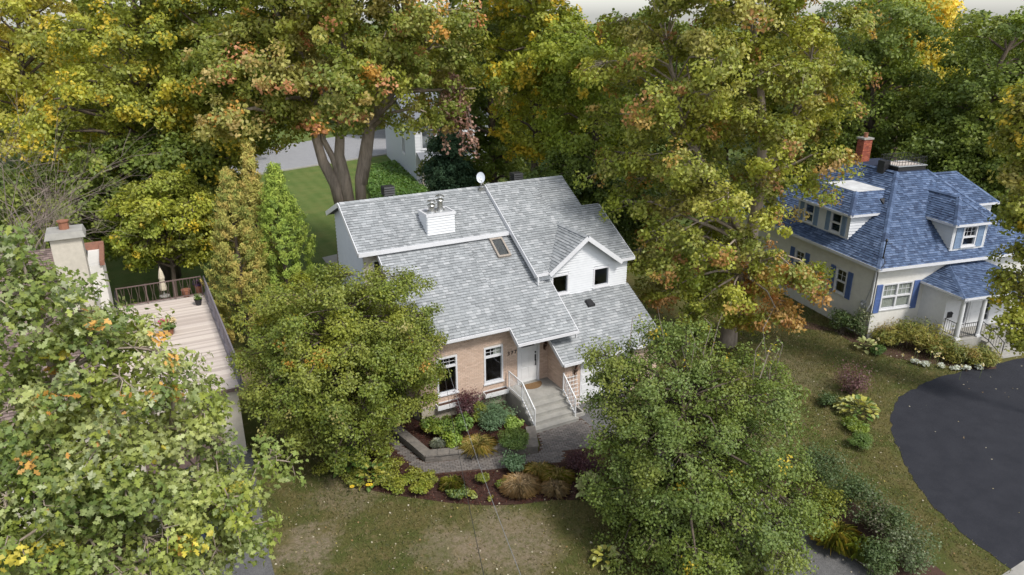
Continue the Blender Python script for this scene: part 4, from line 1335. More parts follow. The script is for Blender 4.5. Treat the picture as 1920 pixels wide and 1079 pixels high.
# loose things on the porch
m = MB(); rad = 0.52
pts = [(-rad, 0)] + [(rad * math.cos(a_), -rad * 0.95 * math.sin(a_)) for a_ in np.linspace(PI, 0, 20)][1:-1] + [(rad, 0)]
m.prism(pts, 0, 0.022)
d_ = m.build('doormat', 'coir'); d_.location = (14.02, 24.62, 0.902); prop(d_, 'brown half-round coir doormat before the white front door', 'doormat')
tr = thing('trellis', (15.35, 23.28, 0), 'white wooden trellis leaning on the brick beside the garage door', 'trellis')
for i in range(4):
    m = MB(); m.bar((-0.26 + 0.17 * i, -0.16, 0.0), (-0.30 + 0.17 * i, 0.05, 1.62), 0.028, 0.016); m.build('slat', 'white_paint', tr)
for i in range(9):
    f = 0.06 + i * 0.11
    m = MB(); m.bar((-0.30 - 0.03 * f, -0.16 + 0.21 * f - 0.018, 1.62 * f), (0.29 - 0.03 * f, -0.16 + 0.21 * f - 0.018, 1.62 * f), 0.016, 0.028); m.build('crosspiece', 'white_paint', tr)
# service cables
def cable(label, a, b, sag, r, material):
    a, b = V3(*a), V3(*b)
    m = MB(tuple(a)); pts = [a + (b - a) * t_ - V3(0, 0, sag * 4 * t_ * (1 - t_)) for t_ in np.linspace(0, 1, 28)]
    m.tube(pts, r, 5); o = m.build('overhead_cable', material); o.location = tuple(a); prop(o, label, 'cable', 'service cables to the brick house')
cable('pale service cable strung from the tan brick wall over the lawn', (9.95, 24.70, 3.72), (3.7, 5.6, 8.3), 0.5, 0.006, 'cable_pale')
cable('thin black cable strung below the pale one over the lawn', (9.88, 24.70, 3.58), (3.35, 6.4, 7.6), 0.5, 0.007, 'cable')

# ================================================================== BLUE-ROOFED HOUSE
TH = math.radians(-11)
BO = (32.93, 22.03, 0.43)
B = thing('blue_roof_house', BO, 'white stucco house with blue shingle hip roof and blue shutters', 'house', rz=TH, scale=0.973)
Z0 = (0, 0, 0)
FWl = Wall((0, 0, 0), (1, 0, 0), (0, -1, 0))
dw = (0.46, 2.46, 1.20, 2.66)
fw1 = FWl.panel('front_wall', 'stucco', B, 0, 10.6, -0.5, 3.52, (dw, (8.6, 9.6, 1.2, 2.5)), 0.2)
def grid(u0, u1, v0, v1, nx, ny, w=0.022):
    out = [(u0 + (u1 - u0) * i / nx - w / 2, u0 + (u1 - u0) * i / nx + w / 2, v0, v1) for i in range(1, nx)]
    return out + [(u0, u1, v0 + (v1 - v0) * j / ny - w / 2, v0 + (v1 - v0) * j / ny + w / 2) for j in range(1, ny)]
FWl.window(B, *dw, fw_=0.08, split=1.9, mul=1.46, mun=grid(0.54, 1.41, 1.945, 2.58, 3, 2) + grid(1.51, 2.38, 1.945, 2.58, 3, 2), curtain=(0.56, 2.36, 1.3, 2.56))
FWl.window(B, 8.6, 9.6, 1.2, 2.5, fw_=0.08, split=1.85, mun=grid(8.68, 9.52, 1.9, 2.42, 3, 2), curtain=(8.7, 9.5, 1.3, 2.4))
def shutter(wl, u0, u1, v0, v1, material):
    m = MB(wl.off)
    wl.slab(m, u0, u1, v0, v1, 0.002, 0.025)
    for a, b, c, d in ((u0, u0 + 0.05, v0, v1), (u1 - 0.05, u1, v0, v1), (u0 + 0.051, u1 - 0.051, v0, v0 + 0.07), (u0 + 0.051, u1 - 0.051, v1 - 0.07, v1), (u0 + 0.051, u1 - 0.051, (v0 + v1) / 2 - 0.04, (v0 + v1) / 2 + 0.04)): wl.slab(m, a, b, c, d, 0.025, 0.045)
    n = int((v1 - v0) / 0.055)
    for i in range(n):
        z = v0 + 0.08 + i * (v1 - v0 - 0.16) / n
        wl.slab(m, u0 + 0.052, u1 - 0.052, z, z + 0.018, 0.025, 0.038)
    m.build('shutter', material, B)
shutter(FWl, 0.06, 0.42, 1.05, 2.66, 'shutter_blue'); shutter(FWl, 2.52, 2.90, 1.05, 2.66, 'shutter_blue')
SWl = Wall((0, 12.2, 0), (0, -1, 0), (-1, 0, 0))
sw = (9.2, 10.1, 1.30, 2.72)
SWl.panel('side_wall', 'stucco', B, 0, 12.19, -0.5, 3.52, (sw, (5.6, 6.5, 1.3, 2.72)), 0.2)
for q in (sw, (5.6, 6.5, 1.3, 2.72)):
    SWl.window(B, *q, fw_=0.08, split=2.0, mun=grid(q[0] + 0.08, q[1] - 0.08, 2.05, 2.64, 2, 2))
    shutter(SWl, q[0] - 0.42, q[0] - 0.06, 1.2, 2.75, 'shutter_blue'); shutter(SWl, q[1] + 0.06, q[1] + 0.42, 1.2, 2.75, 'shutter_blue')
m = MB(); m.box(10.4, 10.59, 0.01, 12.2, -0.5, 3.5); m.box(0.2, 10.39, 12.0, 12.19, -0.5, 3.5); m.build('rear_wall', 'stucco', B)
m = MB(); m.box(0.21, 10.3, 0.21, 11.9, 0.2, 0.4); m.box(0.3, 10.3, 2.6, 2.7, 0.41, 3.4); m.box(2.9, 3.0, 0.3, 2.59, 0.41, 3.4); m.build('floor', 'interior', B)
# corner downpipe, meter, mast
m = MB(); m.tube([(-0.06, 0.10, 3.4), (-0.06, 0.10, 1.6), (-0.06, 0.34, 0.9)], 0.045, 8); m.build('downpipe', 'white_trim', B)
m = MB(); m.box(-0.14, -0.004, 0.45, 0.72, 1.15, 1.55); me_ = m.build('meter_box', 'plate_grey', B)
m = MB(); m.tube([(-0.14, 0.58, 1.38), (-0.24, 0.58, 1.38)], 0.085, 14); m.build('meter', 'lamp_clear', me_)
m = MB(); m.tube([(-0.05, 0.50, 1.5), (-0.07, 0.25, 2.4), (-0.05, 0.16, 3.5)], 0.02, 6); m.build('conduit', 'plate_grey', B)
m = MB(); m.tube([(0.14, 0.05, 3.6), (0.16, 0.02, 5.1)], 0.035, 8); m.lathe((0.16, 0.02, 5.05), [(0.06, 0), (0.08, 0.06), (0.03, 0.14)], 8); m.bar((0.16, 0.02, 4.9), (0.42, -0.1, 4.95), 0.03); m.build('service_mast', 'dark_metal', B)
m = MB(); m.tube([(0.12, 0.0, 4.3), (0.0, -0.3, 4.0), (-0.38, -0.42, 3.66)], 0.02, 6); m.build('drip_cable', 'cable', B)
# ---- main hip roof
EX0, EX1, EY0, EY1, EZ, TZ = -0.4, 11.0, -0.4, 12.6, 3.7, 7.6
TX0, TX1, TY0, TY1 = 4.19, 6.40, 4.19, 8.0
bp = [
    [(EX0, EY0, EZ), (EX1, EY0, EZ), (TX1, TY0, TZ), (TX0, TY0, TZ)],
    [(EX0, EY1, EZ), (EX0, EY0, EZ), (TX0, TY0, TZ), (TX0, TY1, TZ)],
    [(EX1, EY0, EZ), (EX1, EY1, EZ), (TX1, TY1, TZ), (TX1, TY0, TZ)],
    [(EX1, EY1, EZ), (EX0, EY1, EZ), (TX0, TY1, TZ), (TX1, TY1, TZ)]]
bh = [(1, 0, 0), (0, 1, 0), (0, 1, 0), (1, 0, 0)]
zr = lambda y: EZ + 0.85 * (y + 0.4)
# front dormer
bp += [[(4.35, -0.2, 5.6), (7.05, -0.2, 5.6), (5.7, 1.15, 6.75)], [(4.35, 1.86, 5.6), (4.35, -0.2, 5.6), (5.7, 1.15, 6.75), (5.7, 3.22, 6.75)], [(7.05, -0.2, 5.6), (7.05, 1.86, 5.6), (5.7, 3.22, 6.75), (5.7, 1.15, 6.75)]]
bh += [(1, 0, 0), (0, 1, 0), (0, 1, 0)]
# side dormers (left has a flat pale top)
bp += [[(0.05, 2.65, 5.75), (2.05, 2.65, 5.75), (3.22, 3.83, 6.75), (1.23, 3.83, 6.75)], [(0.05, 7.55, 5.75), (0.05, 2.65, 5.75), (1.23, 3.83, 6.75), (1.23, 6.37, 6.75)], [(2.05, 7.55, 5.75), (0.05, 7.55, 5.75), (1.23, 6.37, 6.75), (3.22, 6.37, 6.75)]]
bh += [(1, 0, 0), (0, 1, 0), (1, 0, 0)]
bp += [[(8.55, 2.65, 5.75), (10.55, 2.65, 5.75), (8.9, 4.5, 7.30), (6.8, 4.5, 7.30)], [(10.55, 2.65, 5.75), (10.55, 6.35, 5.75), (8.9, 4.5, 7.30)], [(10.55, 6.35, 5.75), (8.55, 6.35, 5.75), (6.8, 4.5, 7.30), (8.9, 4.5, 7.30)]]
bh += [(1, 0, 0), (0, 1, 0), (1, 0, 0)]
# porch roof
bp += [[(2.9, -0.02, 2.6), (2.9, -2.85, 2.6), (4.6, -0.02, 3.42)], [(2.9, -2.85, 2.6), (8.5, -2.85, 2.6), (6.8, -0.02, 3.42), (4.6, -0.02, 3.42)], [(8.5, -2.85, 2.6), (8.5, -0.02, 2.6), (6.8, -0.02, 3.42)]]
bh += [(0, 1, 0), (1, 0, 0), (0, 1, 0)]
broof = slab_roof('roof', 'blue_underlay', B, bp, Z0, 0.12)
rf = Roof(Z0)
for p, h_ in zip(bp, bh): lay(rf, p, h_)
inv = Matrix.Translation(BO) @ Matrix.Rotation(TH, 4, 'Z') @ Matrix.Scale(0.973, 4)
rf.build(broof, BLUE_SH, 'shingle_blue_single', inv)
for a_, b_ in (((EX0, EY0, EZ), (TX0, TY0, TZ)), ((EX1, EY0, EZ), (TX1, TY0, TZ)), ((4.35, -0.2, 5.6), (5.7, 1.15, 6.75)), ((7.05, -0.2, 5.6), (5.7, 1.15, 6.75)), ((5.7, 1.15, 6.75), (5.7, 3.1, 6.75)), ((2.9, -2.85, 2.6), (4.6, -0.02, 3.42)), ((8.5, -2.85, 2.6), (6.8, -0.02, 3.42)), ((0.05, 2.65, 5.75), (1.23, 3.83, 6.75)), ((10.55, 2.65, 5.75), (8.9, 4.5, 7.3)), ((TX0, TY0, TZ), (TX0, TY1, TZ)), ((8.9, 4.5, 7.3), (6.9, 4.5, 7.3))):
    caps(broof, a_, b_, 'shingle_blue_single', Z0)
m = MB(); m.box(TX0 + 0.02, TX1 - 0.02, TY0 + 0.02, TY1 - 0.02, TZ - 0.05, TZ + 0.03); m.build('roof_cap', 'blue_underlay', B)
m = MB(); m.box(1.2, 3.2, 3.80, 6.40, 6.66, 6.765); m.build('flat_roof', 'membrane', B)
m = MB(); m.hexa([(2.45, 3.0, 5.95), (2.80, 3.0, 5.95), (2.80, 3.32, 6.22), (2.45, 3.32, 6.22), (2.46, 2.96, 6.16), (2.79, 2.96, 6.16), (2.79, 3.28, 6.40), (2.46, 3.28, 6.40)]); m.build('roof_vent', 'dark_metal', B)
def btrim(a, b, w=0.03, h=0.16, o=(0, 0, -0.05), name='fascia'):
    m = MB(); m.bar(V3(*a) + V3(*o), V3(*b) + V3(*o), w, h); m.build(name, 'white_trim', B)
btrim((EX0, EY0, EZ), (EX1, EY0, EZ), o=(0, -0.016, -0.05)); btrim((EX0, EY0, EZ), (EX0, EY1, EZ), o=(-0.016, 0, -0.05)); btrim((EX1, EY0, EZ), (EX1, EY1, EZ), o=(0.016, 0, -0.05))
for bx_ in ((-0.38, 10.98, -0.38, -0.005), (-0.38, -0.005, 0.0, 12.5)):
    m = MB(); m.box(*bx_, 3.535, 3.57); m.build('soffit', 'white_trim', B)
btrim((4.33, -0.2, 5.6), (7.07, -0.2, 5.6), o=(0, -0.016, -0.05), h=0.13); btrim((4.35, -0.2, 5.6), (4.35, 1.8, 5.6), o=(-0.016, 0, -0.05), h=0.13)
btrim((0.05, 2.65, 5.75), (0.05, 7.55, 5.75), o=(-0.016, 0, -0.05), h=0.13); btrim((0.05, 2.65, 5.75), (2.0, 2.65, 5.75), o=(0, -0.016, -0.05), h=0.13)
btrim((8.6, 2.65, 5.75), (10.57, 2.65, 5.75), o=(0, -0.016, -0.05), h=0.13); btrim((10.55, 2.65, 5.75), (10.55, 6.35, 5.75), o=(0.016, 0, -0.05), h=0.13)
btrim((2.88, -2.85, 2.6), (8.52, -2.85, 2.6), o=(0, -0.016, -0.04), h=0.12); btrim((2.9, -2.85, 2.6), (2.9, -0.02, 2.6), o=(-0.016, 0, -0.04), h=0.12)
# dormer walls
DF = Wall((4.6, 0.05, 0), (1, 0, 0), (0, -1, 0))
fd = (0.62, 1.58, 4.28, 5.42)
df = DF.panel('dormer_front', 'white_paint', B, 0, 2.2, 4.02, 5.5, (fd,), 0.12)
DF.window(B, *fd, fw_=0.08, split=4.80, mun=grid(0.70, 1.50, 4.84, 5.34, 3, 2), proud=0.04)
shutter(DF, 0.14, 0.58, 4.22, 5.44, 'shutter_pale'); shutter(DF, 1.62, 2.06, 4.22, 5.44, 'shutter_pale')
for x_, sx in ((4.6, -1), (6.8, 1)):
    m = MB(); m.hexa([(x_ - 0.05, 0.18, zr(0.05) - 0.1), (x_ + 0.05, 0.18, zr(0.05) - 0.1), (x_ + 0.05, 1.84, 5.45), (x_ - 0.05, 1.84, 5.45), (x_ - 0.05, 0.18, 5.5), (x_ + 0.05, 0.18, 5.5), (x_ + 0.05, 1.84, 5.5), (x_ - 0.05, 1.84, 5.5)])
    c_ = m.build('dormer_cheek', 'white_vinyl', B)
    wl = Wall((x_ - 0.05, 1.84, 0), (0, -1, 0), (-1, 0, 0)) if sx < 0 else Wall((x_ + 0.05, 0.05, 0), (0, 1, 0), (1, 0, 0))
    if sx < 0: wl.siding(c_, 0, 1.79, 4.1, 5.5, (), 0.16, left=lambda v_: 1.84 - ((v_ - EZ) / 0.85 - 0.4))
    else: wl.siding(c_, 0, 1.79, 4.1, 5.5, (), 0.16, right=lambda v_: (v_ - EZ) / 0.85 - 0.45)
DS = Wall((0.3, 7.3, 0), (0, -1, 0), (-1, 0, 0))
sds = [(0.6, 1.5, 4.45, 5.58), (2.9, 3.8, 4.45, 5.58)]
DS.panel('dormer_front', 'white_paint', B, 0, 4.4, 4.15, 5.66, sds, 0.12)
for q in sds:
    DS.window(B, *q, fw_=0.08, split=5.0, proud=0.04, sill=True)
    shutter(DS, q[0] - 0.36, q[0] - 0.03, 4.42, 5.58, 'shutter_pale'); shutter(DS, q[1] + 0.03, q[1] + 0.36, 4.42, 5.58, 'shutter_pale')
for y_, x0, x1, sx in ((2.95, 0.42, 2.0, 1), (2.95, 8.6, 10.2, -1)):
    w_ = Wall((0.3 if sx > 0 else 8.5, 2.90, 0), (1, 0, 0), (0, -1, 0))
    m = MB()
    if sx > 0: m.hexa([(0.42, 2.91, 4.3), (2.0, 2.91, 5.6), (2.0, 3.0, 5.6), (0.42, 3.0, 4.3), (0.42, 2.91, 5.65), (2.0, 2.91, 5.65), (2.0, 3.0, 5.65), (0.42, 3.0, 5.65)])
    else: m.hexa([(8.5, 2.91, 5.6), (10.2, 2.91, 4.3), (10.2, 3.0, 4.3), (8.5, 3.0, 5.6), (8.5, 2.91, 5.65), (10.2, 2.91, 5.65), (10.2, 3.0, 5.65), (8.5, 3.0, 5.65)])
    c_ = m.build('dormer_cheek', 'white_vinyl', B)
    if sx > 0: w_.siding(c_, 0, 1.72, 4.3, 5.64, (), 0.16, right=lambda v_: (v_ - EZ) / 0.85 - 0.72)
    else: w_.siding(c_, 0, 1.80, 4.3, 5.64, (), 0.16, left=lambda v_: 10.6 - ((v_ - EZ) / 0.85 - 0.4) - 8.5)
m = MB(); m.box(10.2, 10.32, 2.9, 6.1, 4.2, 5.66); m.build('dormer_front', 'white_paint', B)
# platform with iron railing on the roof top, chimney
m = MB(); m.box(4.35, 6.30, 4.28, 5.75, TZ + 0.03, TZ + 0.26); pf = m.build('roof_platform', 'dark_metal', B)
m = MB()
for a_, b_, c_, d_ in ((4.30, 6.35, 4.23, 4.36), (4.30, 6.35, 5.67, 5.80), (4.30, 4.43, 4.361, 5.669), (6.22, 6.35, 4.361, 5.669)): m.box(a_, b_, c_, d_, TZ + 0.262, TZ + 0.30)
m.build('platform_edge', 'plate_grey', pf)
m = MB(); m.box(4.44, 6.2, 4.37, 5.66, TZ + 0.262, TZ + 0.275); m.build('platform_deck', 'deck_wood', pf)
m = MB(); cs = [(4.36, 4.30), (6.29, 4.30), (6.29, 5.73), (4.36, 5.73)]
for (xa, ya), (xb, yb) in zip(cs, cs[1:] + cs[:1]):
    for h_ in (0.52, 0.75): m.bar((xa, ya, TZ + h_), (xb, yb, TZ + h_), 0.025)
    n = 9
    for i in range(n): q = (xa + (xb - xa) * i / n, ya + (yb - ya) * i / n); m.bar((*q, TZ + 0.28), (*q, TZ + 0.75), 0.016)
m.build('platform_railing', 'dark_metal', pf)
m = MB(); m.box(3.9, 4.3, 4.9, 5.4, TZ - 0.4, TZ + 0.5); m.build('flue_box', 'dark_metal', B)
m = MB(); m.box(4.42, 5.02, 7.3, 7.85, 6.6, 8.95); bch = m.build('chimney', 'red_mortar', B)
for O_, U_, N_, L_ in (((4.42, 7.3, 0), (1, 0, 0), (0, -1, 0), 0.6), ((4.42, 7.85, 0), (0, -1, 0), (-1, 0, 0), 0.55)):
    Wall(O_, U_, N_).bricks(bch, 0, L_, 6.9, 8.95, (), [(0.34, 0.09, 0.05), (0.28, 0.075, 0.045), (0.40, 0.12, 0.065), (0.24, 0.06, 0.04)])
m = MB(); m.box(4.36, 5.08, 7.24, 7.91, 8.951, 9.05); m.build('chimney_cap', 'concrete', bch)
m = MB(); m.lathe((4.72, 7.57, 9.05), [(0.13, 0), (0.12, 0.25), (0.15, 0.27)], 12); m.build('flue_pot', 'terracotta', bch)
# porch: floor, vestibule, columns, steps, railings
m = MB(); m.box(3.0, 8.4, -2.75, -0.01, -0.45, 0.22); bporch = m.build('porch', 'concrete', B)
VW = Wall((3.2, -1.5, 0), (1, 0, 0), (0, -1, 0))
sl = [(1.15, 1.70, 0.45, 2.28), (2.75, 3.30, 0.45, 2.28)]
VW.panel('vestibule_front', 'white_paint', B, 0, 4.6, 0.221, 2.5, sl, 0.12)
for q in sl: VW.window(B, *q, fw_=0.06, mun=grid(q[0] + 0.06, q[1] - 0.06, q[2] + 0.06, q[3] - 0.06, 2, 5, 0.018), sill=False)
m = MB(); VW.slab(m, 1.76, 2.69, 0.24, 2.28, 0.002, 0.04); VW.slab(m, 1.9, 2.55, 1.3, 2.1, 0.04, 0.055); VW.slab(m, 1.9, 2.55, 0.4, 1.1, 0.04, 0.055); bd = m.build('front_door', 'white_paint', B)
m = MB(); VW.slab(m, 2.56, 2.62, 1.1, 1.4, 0.041, 0.08); m.build('door_handle', 'dark_metal', bd)
VS = Wall((3.2, 0, 0), (0, -1, 0), (-1, 0, 0)); VS.panel('vestibule_side', 'white_paint', B, 0.0, 1.38, 0.0, 2.5, (), 0.12)
m = MB(); m.box(7.68, 7.8, -1.38, 0, 0.221, 2.5); m.box(3.33, 7.67, -0.9, -0.85, 0.3, 2.4); m.build('vestibule_back', 'interior', B)
m = MB(); m.box(3.14, 3.34, -1.66, -1.503, 0.221, 2.47); m.build('pilaster', 'white_paint', B)
m = MB(); m.box(2.98, 8.42, -2.77, -2.55, 2.36, 2.50); m.box(2.98, 3.2, -2.549, -1.67, 2.36, 2.50); m.build('porch_beam', 'white_paint', B)
for x_ in (3.22, 4.62, 6.95, 8.2):
    m = MB(); m.box(x_ - 0.15, x_ + 0.15, -2.72, -2.42, 0.221, 0.30); m.lathe((x_, -2.57, 0.30), [(0.14, 0), (0.14, 0.05), (0.115, 0.08), (0.12, 0.7), (0.10, 1.98), (0.13, 2.02), (0.13, 2.08)], 16); m.build('column', 'white_paint', B)
for i in range(4):
    m = MB(); m.box(4.80, 6.80, -2.76 - 0.32 * (i + 1), -2.761 - 0.32 * i, -0.46, 0.06 - 0.165 * i); m.build('step', 'concrete', bporch)
def irail(P, H_=0.82):
    P = [V3(*p) for p in P]
    m = MB()
    for a, b in zip(P, P[1:]):
        for h_ in (H_, 0.12): m.bar(a + V3(0, 0, h_), b + V3(0, 0, h_), 0.03)
    for p in P: m.bar(p, p + V3(0, 0, H_ + 0.03), 0.032)
    r = m.build('railing', 'dark_metal', B)
    for a, b in zip(P, P[1:]):
        n = max(2, int(np.linalg.norm((b - a)[:2]) / 0.13))
        for i in range(1, n):
            q = a + (b - a) * i / n
            m = MB(); m.bar(q + V3(0, 0, 0.12), q + V3(0, 0, H_), 0.014); m.build('baluster', 'dark_metal', r)
irail([(3.24, -1.72, 0.22), (3.24, -2.40, 0.22)]); irail([(3.40, -2.57, 0.22), (4.48, -2.57, 0.22)])
irail([(4.76, -2.62, 0.22), (4.84, -3.1, 0.05), (4.84, -3.95, -0.42)]); irail([(6.84, -2.62, 0.22), (6.78, -3.1, 0.05), (6.78, -3.95, -0.42)])
m = MB(); m.box(3.42, 3.78, -1.62, -1.503, 1.0, 1.22); m.hexa([(3.41, -1.66, 1.22), (3.79, -1.66, 1.22), (3.79, -1.503, 1.22), (3.41, -1.503, 1.22), (3.41, -1.60, 1.27), (3.79, -1.60, 1.27), (3.79, -1.503, 1.29), (3.41, -1.503, 1.29)]); m.build('mailbox', 'dark_metal', B)
m = MB(); m.lathe((3.9, -2.1, 2.02), [(0.05, 0), (0.09, 0.06), (0.10, 0.2), (0.04, 0.28)], 8); m.tube([(3.9, -2.1, 2.3), (3.9, -2.1, 2.5)], 0.012, 5); m.build('porch_lamp', 'dark_metal', B)

# ================================================================== LEFT NEIGHBOUR: beige house with roof deck
LO = (-4.5, 30.0, 0)
Lh = thing('beige_neighbour_house', LO, 'beige stucco house with brown roof, tall chimney and rooftop deck', 'house')
DZ = 3.0
m = MB(LO); m.box(-1.9, 2.3, 26.3, 37.1, -0.1, DZ - 0.16); m.build('garage_block', 'beige_stucco', Lh)
m = MB(LO); m.box(-1.95, 2.42, 26.15, 37.25, DZ - 0.159, DZ - 0.03); dk = m.build('deck', 'rail_brown', Lh)
x = 26.2
pl = MB(); pl.box(-1.93 + 4.5 - 4.5, 2.38, -0.066, 0.066, -0.03, 0.0)
plm = pl.mesh('plank', 'plank_single')
while x < 37.15:
    link('plank', plm, dk, (4.5, x + 0.07 - 30.0, DZ)); x += 0.14
m = MB(LO)
m.box(2.36, 2.52, 26.1, 37.1, DZ - 0.16, DZ + 0.12); m.build('deck_fascia', 'rail_mauve', dk)
def lrail(pts, material, H_=0.98, gap=0.16, twist=True):
    P = [V3(*p) for p in pts]
    m = MB(LO)
    for a, b in zip(P, P[1:]):
        for h_ in (H_, 0.10): m.bar(a + V3(0, 0, h_), b + V3(0, 0, h_), 0.06, 0.045)
        n = max(1, round(np.linalg.norm(b - a) / 1.4))
        for i in range(n + 1): q = a + (b - a) * i / n; m.bar(q - V3(0, 0, 0.1), q + V3(0, 0, H_ + 0.04), 0.05)
    r = m.build('deck_railing', material, Lh)
    for a, b in zip(P, P[1:]):
        n = int(np.linalg.norm(b - a) / gap)
        for i in range(1, n):
            q = a + (b - a) * i / n; d = unit(b - a) * (0.05 if i % 2 else -0.05)
            m = MB(LO); m.tube([q + V3(0, 0, 0.1), q + d + V3(0, 0, H_ * 0.5), q + V3(0, 0, H_)], 0.011, 4, False); m.build('baluster', material, r)
lrail([(-1.4, 37.0, DZ), (2.30, 37.0, DZ)], 'rail_brown'); lrail([(2.44, 36.9, DZ), (2.44, 26.2, DZ)], 'rail_mauve')
lrail([(-1.45, 36.6, DZ), (-1.45, 35.2, DZ)], 'dark_metal')
# upper storey and its parapet, brown roofs
m = MB(LO); m.box(-9.5, -2.2, 30.5, 37.0, -0.1, 5.6); m.box(-9.5, -2.3, 25.2, 30.49, -0.1, 3.4); m.build('wall', 'beige_stucco', Lh)
m = MB(LO); m.box(-2.19, -1.62, 34.4, 37.2, 2.8, 6.0); m.box(-2.19, -1.96, 29.2, 34.39, 2.8, 5.3); m.build('parapet_wall', 'stucco', Lh)
m = MB(LO); m.box(-2.45, -1.52, 37.0, 37.35, 6.0, 6.28); m.box(-1.70, -1.52, 34.3, 36.99, 6.0, 6.22); m.build('parapet_fascia', 'copper_fascia', Lh)
lp = [[(-9.9, 24.8, 3.4), (-2.0, 24.8, 3.4), (-2.0, 31.0, 6.0), (-9.9, 31.0, 6.0)], [(-9.9, 30.9, 5.98), (-2.2, 30.9, 5.98), (-2.2, 34.0, 7.1), (-9.9, 34.0, 7.1)], [(-9.9, 34.0, 7.1), (-2.2, 34.0, 7.1), (-2.2, 37.4, 5.8), (-9.9, 37.4, 5.8)]]
lroof = slab_roof('roof', 'roof_underlay', Lh, lp, LO)
rf = Roof(LO)
for p in lp: lay(rf, p, (1, 0, 0))
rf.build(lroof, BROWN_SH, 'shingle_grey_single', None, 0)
m = MB(LO); m.box(-2.9, -1.9, 30.0, 30.9, 2.5, 8.45); lch = m.build('chimney', 'beige_stucco', Lh)
m = MB(LO); m.hexa([(-3.05, 29.86, 8.45), (-1.75, 29.86, 8.45), (-1.75, 31.04, 8.45), (-3.05, 31.04, 8.45), (-2.98, 29.93, 8.68), (-1.82, 29.93, 8.68), (-1.82, 30.97, 8.68), (-2.98, 30.97, 8.68)]); m.build('chimney_cap', 'concrete', lch)
m = MB(LO); m.lathe((-2.4, 30.5, 8.68), [(0.17, 0), (0.16, 0.26), (0.2, 0.28), (0.2, 0.32)], 10); m.build('flue_pot', 'terracotta', lch)
WLf = Wall((-9.5, 25.2, 0), (1, 0, 0), (0, -1, 0), LO)
for u_ in (1.2, 4.6): WLf.window(Lh, u_, u_ + 1.4, 1.0, 2.3, fw_=0.09, proud=0.06, depth=-0.002, curtain=None, mul=u_ + 0.7)
for u_ in (1.2, 4.6):
    m = MB(LO); WLf.slab(m, u_ + 0.09, u_ + 1.31, 1.09, 2.21, 0.003, 0.02); m.build('dark_pane', 'car_glass', Lh)
WLg = Wall((-1.9, 26.3, 0), (1, 0, 0), (0, -1, 0), LO)
m = MB(LO); WLg.slab(m, 0.7, 3.4, 0.0, 2.2, 0.002, 0.05)
for i in range(4): WLg.slab(m, 0.75, 3.35, 0.06 + i * 0.53, 0.52 + i * 0.53, 0.05, 0.07)
m.build('garage_door', 'rail_brown', Lh)
# things on the deck
def pot(label, loc, r, h, material, name='flower_pot'):
    t = thing(name, loc, label, 'flower pot', 'pots on the roof deck')
    m = MB(); m.lathe((0, 0, 0), [(r * 0.7, 0), (r, h), (r * 1.08, h), (r * 1.08, h + 0.03), (r * 0.9, h + 0.03)], 14); m.build('pot', material, t)
    return t
def bloom(t, base, n, r, pal, seed, size=0.09, h=0.3):
    rng = np.random.default_rng(seed)
    P = np.array(base) + nrmz(rng.normal(size=(n, 3))) * np.array([r, r, h * 0.5]) * rng.random((n, 1)) ** 0.4 + np.array([0, 0, h * 0.45])
    return poly_mesh('blossom', leaf_verts(rng, P, P - np.array(base) + np.array([0, 0, 0.3]), size * rng.uniform(0.7, 1.2, n), LEAF6), 6, pick(rng, pal, n) * rng.uniform(0.8, 1.2, (n, 1)), 'leaf')
gp = [((0.10, 0.17, 0.04), 2), ((0.15, 0.22, 0.05), 1)]
fp = G(318, 628, DZ)
t = pot('terracotta pot of magenta and cream petunias standing on the wooden deck', tuple(fp), 0.22, 0.28, 'terracotta')
link('foliage', bloom(t, (0, 0, 0.28), 420, 0.36, gp, 1, 0.09, 0.42), t)
link('blossom', bloom(t, (-0.16, 0.05, 0.48), 120, 0.22, [((0.55, 0.02, 0.12), 2), ((0.62, 0.05, 0.25), 1)], 2, 0.10), t)
link('blossom', bloom(t, (0.2, 0.06, 0.5), 80, 0.18, [((0.7, 0.6, 0.35), 1)], 3, 0.10), t)
p_ = G(373, 572, DZ)
t = pot('square black pot with a leafy seedling on the wooden deck', tuple(p_), 0.17, 0.26, 'dark_metal'); link('foliage', bloom(t, (0, 0, 0.26), 120, 0.2, gp, 5, 0.10, 0.35), t)
p_ = G(350, 556, DZ)
t = pot('empty brown clay pot by the deck\'s iron railing', tuple(p_), 0.21, 0.34, 'terracotta')
m = MB(); m.lathe((0, 0, 0.26), [(0.02, 0), (0.185, 0.02), (0.185, 0.05), (0.02, 0.055)], 12); m.build('soil', 'soil', t)
p_ = G(374, 549, DZ)
t = pot('clay pot of dark purple flowers in the railing corner of deck', tuple(p_), 0.19, 0.35, 'terracotta'); link('blossom', bloom(t, (0, 0, 0.36), 260, 0.27, [((0.06, 0.03, 0.10), 2), ((0.12, 0.05, 0.16), 1), ((0.08, 0.11, 0.04), 1)], 6, 0.09, 0.4), t)
p_ = G(309, 556, DZ)
t = thing('folded_parasol', tuple(p_), 'folded cream parasol standing by the iron deck railing', 'parasol')
m = MB(); m.tube([(0, 0, 0), (0, 0, 1.55)], 0.022, 8); m.build('pole', 'timber_edge', t)
m = MB(); m.lathe((0, 0, 0.35), [(0.16, 0), (0.17, 0.1), (0.12, 0.5), (0.15, 0.62), (0.09, 0.95), (0.02, 1.15)], 9); m.build('canopy', 'canvas', t)
m = MB(); m.lathe((0, 0, 0), [(0.24, 0), (0.24, 0.05), (0.05, 0.09), (0.04, 0.25)], 16); m.build('base', 'concrete', t)

